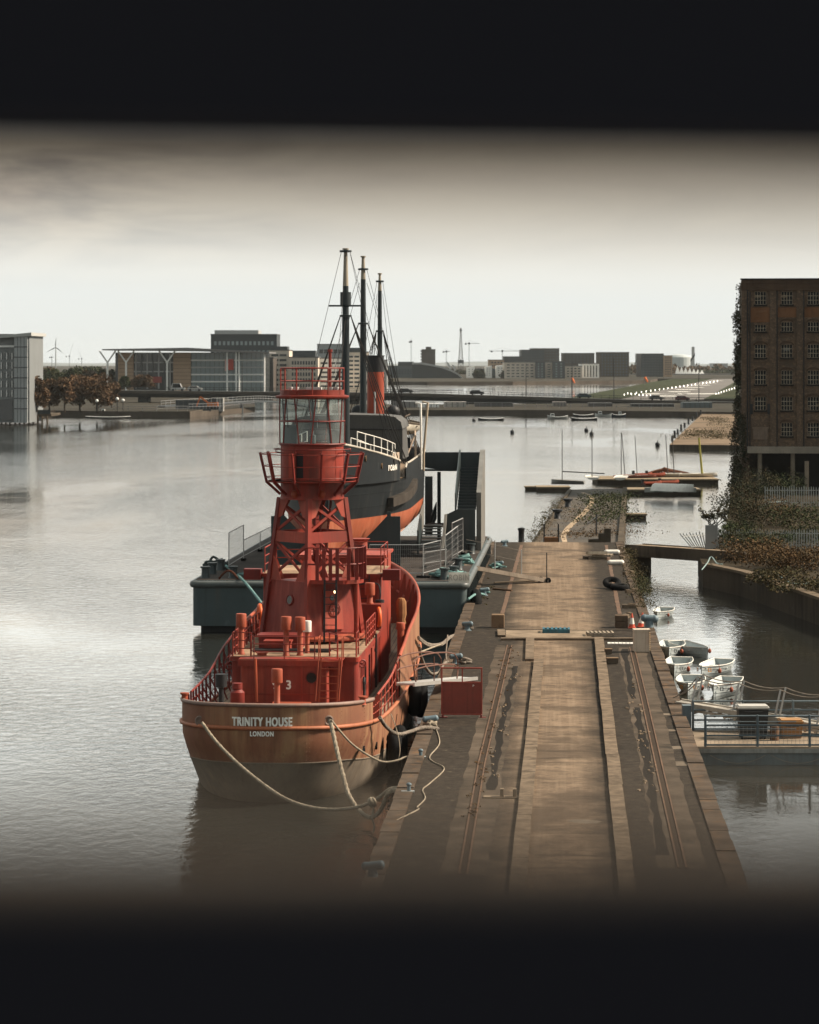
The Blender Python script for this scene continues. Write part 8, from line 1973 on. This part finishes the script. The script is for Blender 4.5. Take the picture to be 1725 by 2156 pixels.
# ---------------------------------------------------------------- moored boats in the distance
def far_boat(px0, px1, yw, h, m, label, cab=None, cover=None, group='boats moored in the dock'):
    p = on((px0+px1)/2, yw, 0); k = p.y/F; L_ = (px1-px0)*k; H_ = h*k; t = thing('moored_boat', label, 'boat', (p.x,p.y,0), 0, group); us = [i/10 for i in range(11)]; rows = []
    for s,q in ((-1,1),(-1,.6),(-1,0),(1,.6),(1,1)): rows.append([V(u*L_-L_/2, s*L_*.15*(q**.5)*(1-abs(2*u-1)**2.6), -0.1+(H_*(.7+.55*abs(2*u-1)**2)+.1)*q) for u in us])
    b = MB(); b.grid(rows); b.build('hull', m, t, 50); b = MB(); b.grid([[q*1.0 for q in rows[0]],[q*1.0 for q in rows[-1]]]); o = b.build('deck', plain('boat_cover',cover,0.7) if cover else dk, t); o.location.z = -0.08
    b = MB(); b.tube(rows[0]+rows[-1][::-1],0.06,4,True); b.build('gunwale', whp if m is not whp else dk, t)
    if cab: b = MB(); x = cab[0]*L_; b.slab([(x-L_*.12,-L_*.09,H_*.6),(x+L_*.12,-L_*.09,H_*.6),(x+L_*.08,-L_*.09,H_*1.9),(x-L_*.1,-L_*.09,H_*1.9)],(0,L_*.18,0)); b.build('cabin', whp, t); b = MB(); b.slab([(x-L_*.09,-L_*.095,H_*1.2),(x+L_*.08,-L_*.095,H_*1.2),(x+L_*.06,-L_*.095,H_*1.7),(x-L_*.08,-L_*.095,H_*1.7)],(0,L_*.004,0)); b.build('window', M['glassdark'], t)
bk = plain('black_boat',(0.02,0.022,0.026),0.5)
far_boat(1007,1061,885,4.5,bk,'long black rowing boat moored alone in mid dock'); far_boat(1153,1196,882,6,plain('grey_white_boat',(0.42,0.42,0.4)),'white cabin boat with a dark cover, left of the boat group',(-0.25,),(0.02,0.03,0.045)); far_boat(1203,1258,885,5,bk,'black and white open boat in the middle of the boat group'); far_boat(1207,1250,877.5,5,bk,'black open boat just behind the middle one'); far_boat(1253,1290,877,6,whp,'white boat with a small wheelhouse right of the black ones',(-0.2,),(0.03,0.04,0.06)); far_boat(1288,1318,878,6,plain('dark_blue_boat',(0.03,0.04,0.055)),'dark blue boat at the right end of the boat group',(0.1,))
far_boat(201,235,878,9,plain('red_barge_hull',(0.10,0.10,0.10)),'small red and dark work barge moored at the left shore',(0.0,),(0.45,0.07,0.05)); far_boat(180,275,880,3,bk,'long flat black raft in front of the red work barge')

for i,(x,y) in enumerate(((1079,909),(998,884),(1385,936),(1246,913),(1235,905))):
    p = on(x,y+3,0); b = MB(); b.ball((p.x,p.y,.25),.42,.42,.4,8,6); b.cyl((p.x,p.y,.6),(p.x,p.y,.95),.06,n=5); tag(b.build('mooring_buoy', M['black'], None, 60), ('dark buoy floating alone right of the steamer','tiny buoy at the bow of the long black rowing boat','dark buoy floating left of the brown spit','dark buoy near the mast tips, lower one','dark buoy near the mast tips, upper one')[i], 'buoy', 'dark mooring buoys')
# posts along the spit edge and scrub on it
for i in range(9):
    f = i/8; p = zz(1416+60*f**1.2, 930-58*f, .8); b = MB(); b.cyl(p, p+V(0,0,1.0+.3*(i%2)), .2,n=6); tag(b.build('mooring_stump', M['black']), 'short dark stump in the row along the brown spit edge', 'stump', 'stumps along the brown spit edge')
weeds('weeds', [zz(1440,926,.8),zz(1475,908,.8),zz(1500,925,.8),zz(1530,915,.8),zz(1520,890,.8),zz(1500,880,.8)], 420, 1.6, 0.9, LF['dry'], 'dry brown grass and scrub on the far spit', 0.22)
def windsock(px, yb, yt, label):
    p = at(px,yb,1350); h=(yb-yt)*1350/F; t = thing('windsock', label, 'windsock', p); b = MB(); b.cyl((0,0,-2),(0,0,h),.15,n=6); b.build('pole', hz, t); b = MB(); b.cyl((0,0,h),(1.5,0,h-2.4),.62,.32,8,False); b.build('sock', plain('orange_sock',(0.75,0.16,0.03)), t)
windsock(1204,832,796,'orange windsock by the water before the airfield, left one'); windsock(1548-190,812,794,'orange windsock on the airfield edge, right one')

# ---------------------------------------------------------------- the air
def haze():
    m = bpy.data.materials.new('haze_air'); m.use_nodes = True; N = m.node_tree.nodes; L = m.node_tree.links
    N.remove(N['Principled BSDF']); pv = N.new('ShaderNodeVolumePrincipled'); pv.inputs['Color'].default_value = (0.86,0.92,0.93,1); pv.inputs['Density'].default_value = 0.000035
    L.new(pv.outputs[0], N['Material Output'].inputs['Volume'])
    b = MB(); b.box(-7000,7000,-350,7000,-5.5,62); b.build('haze', m, kind='stuff')
haze()
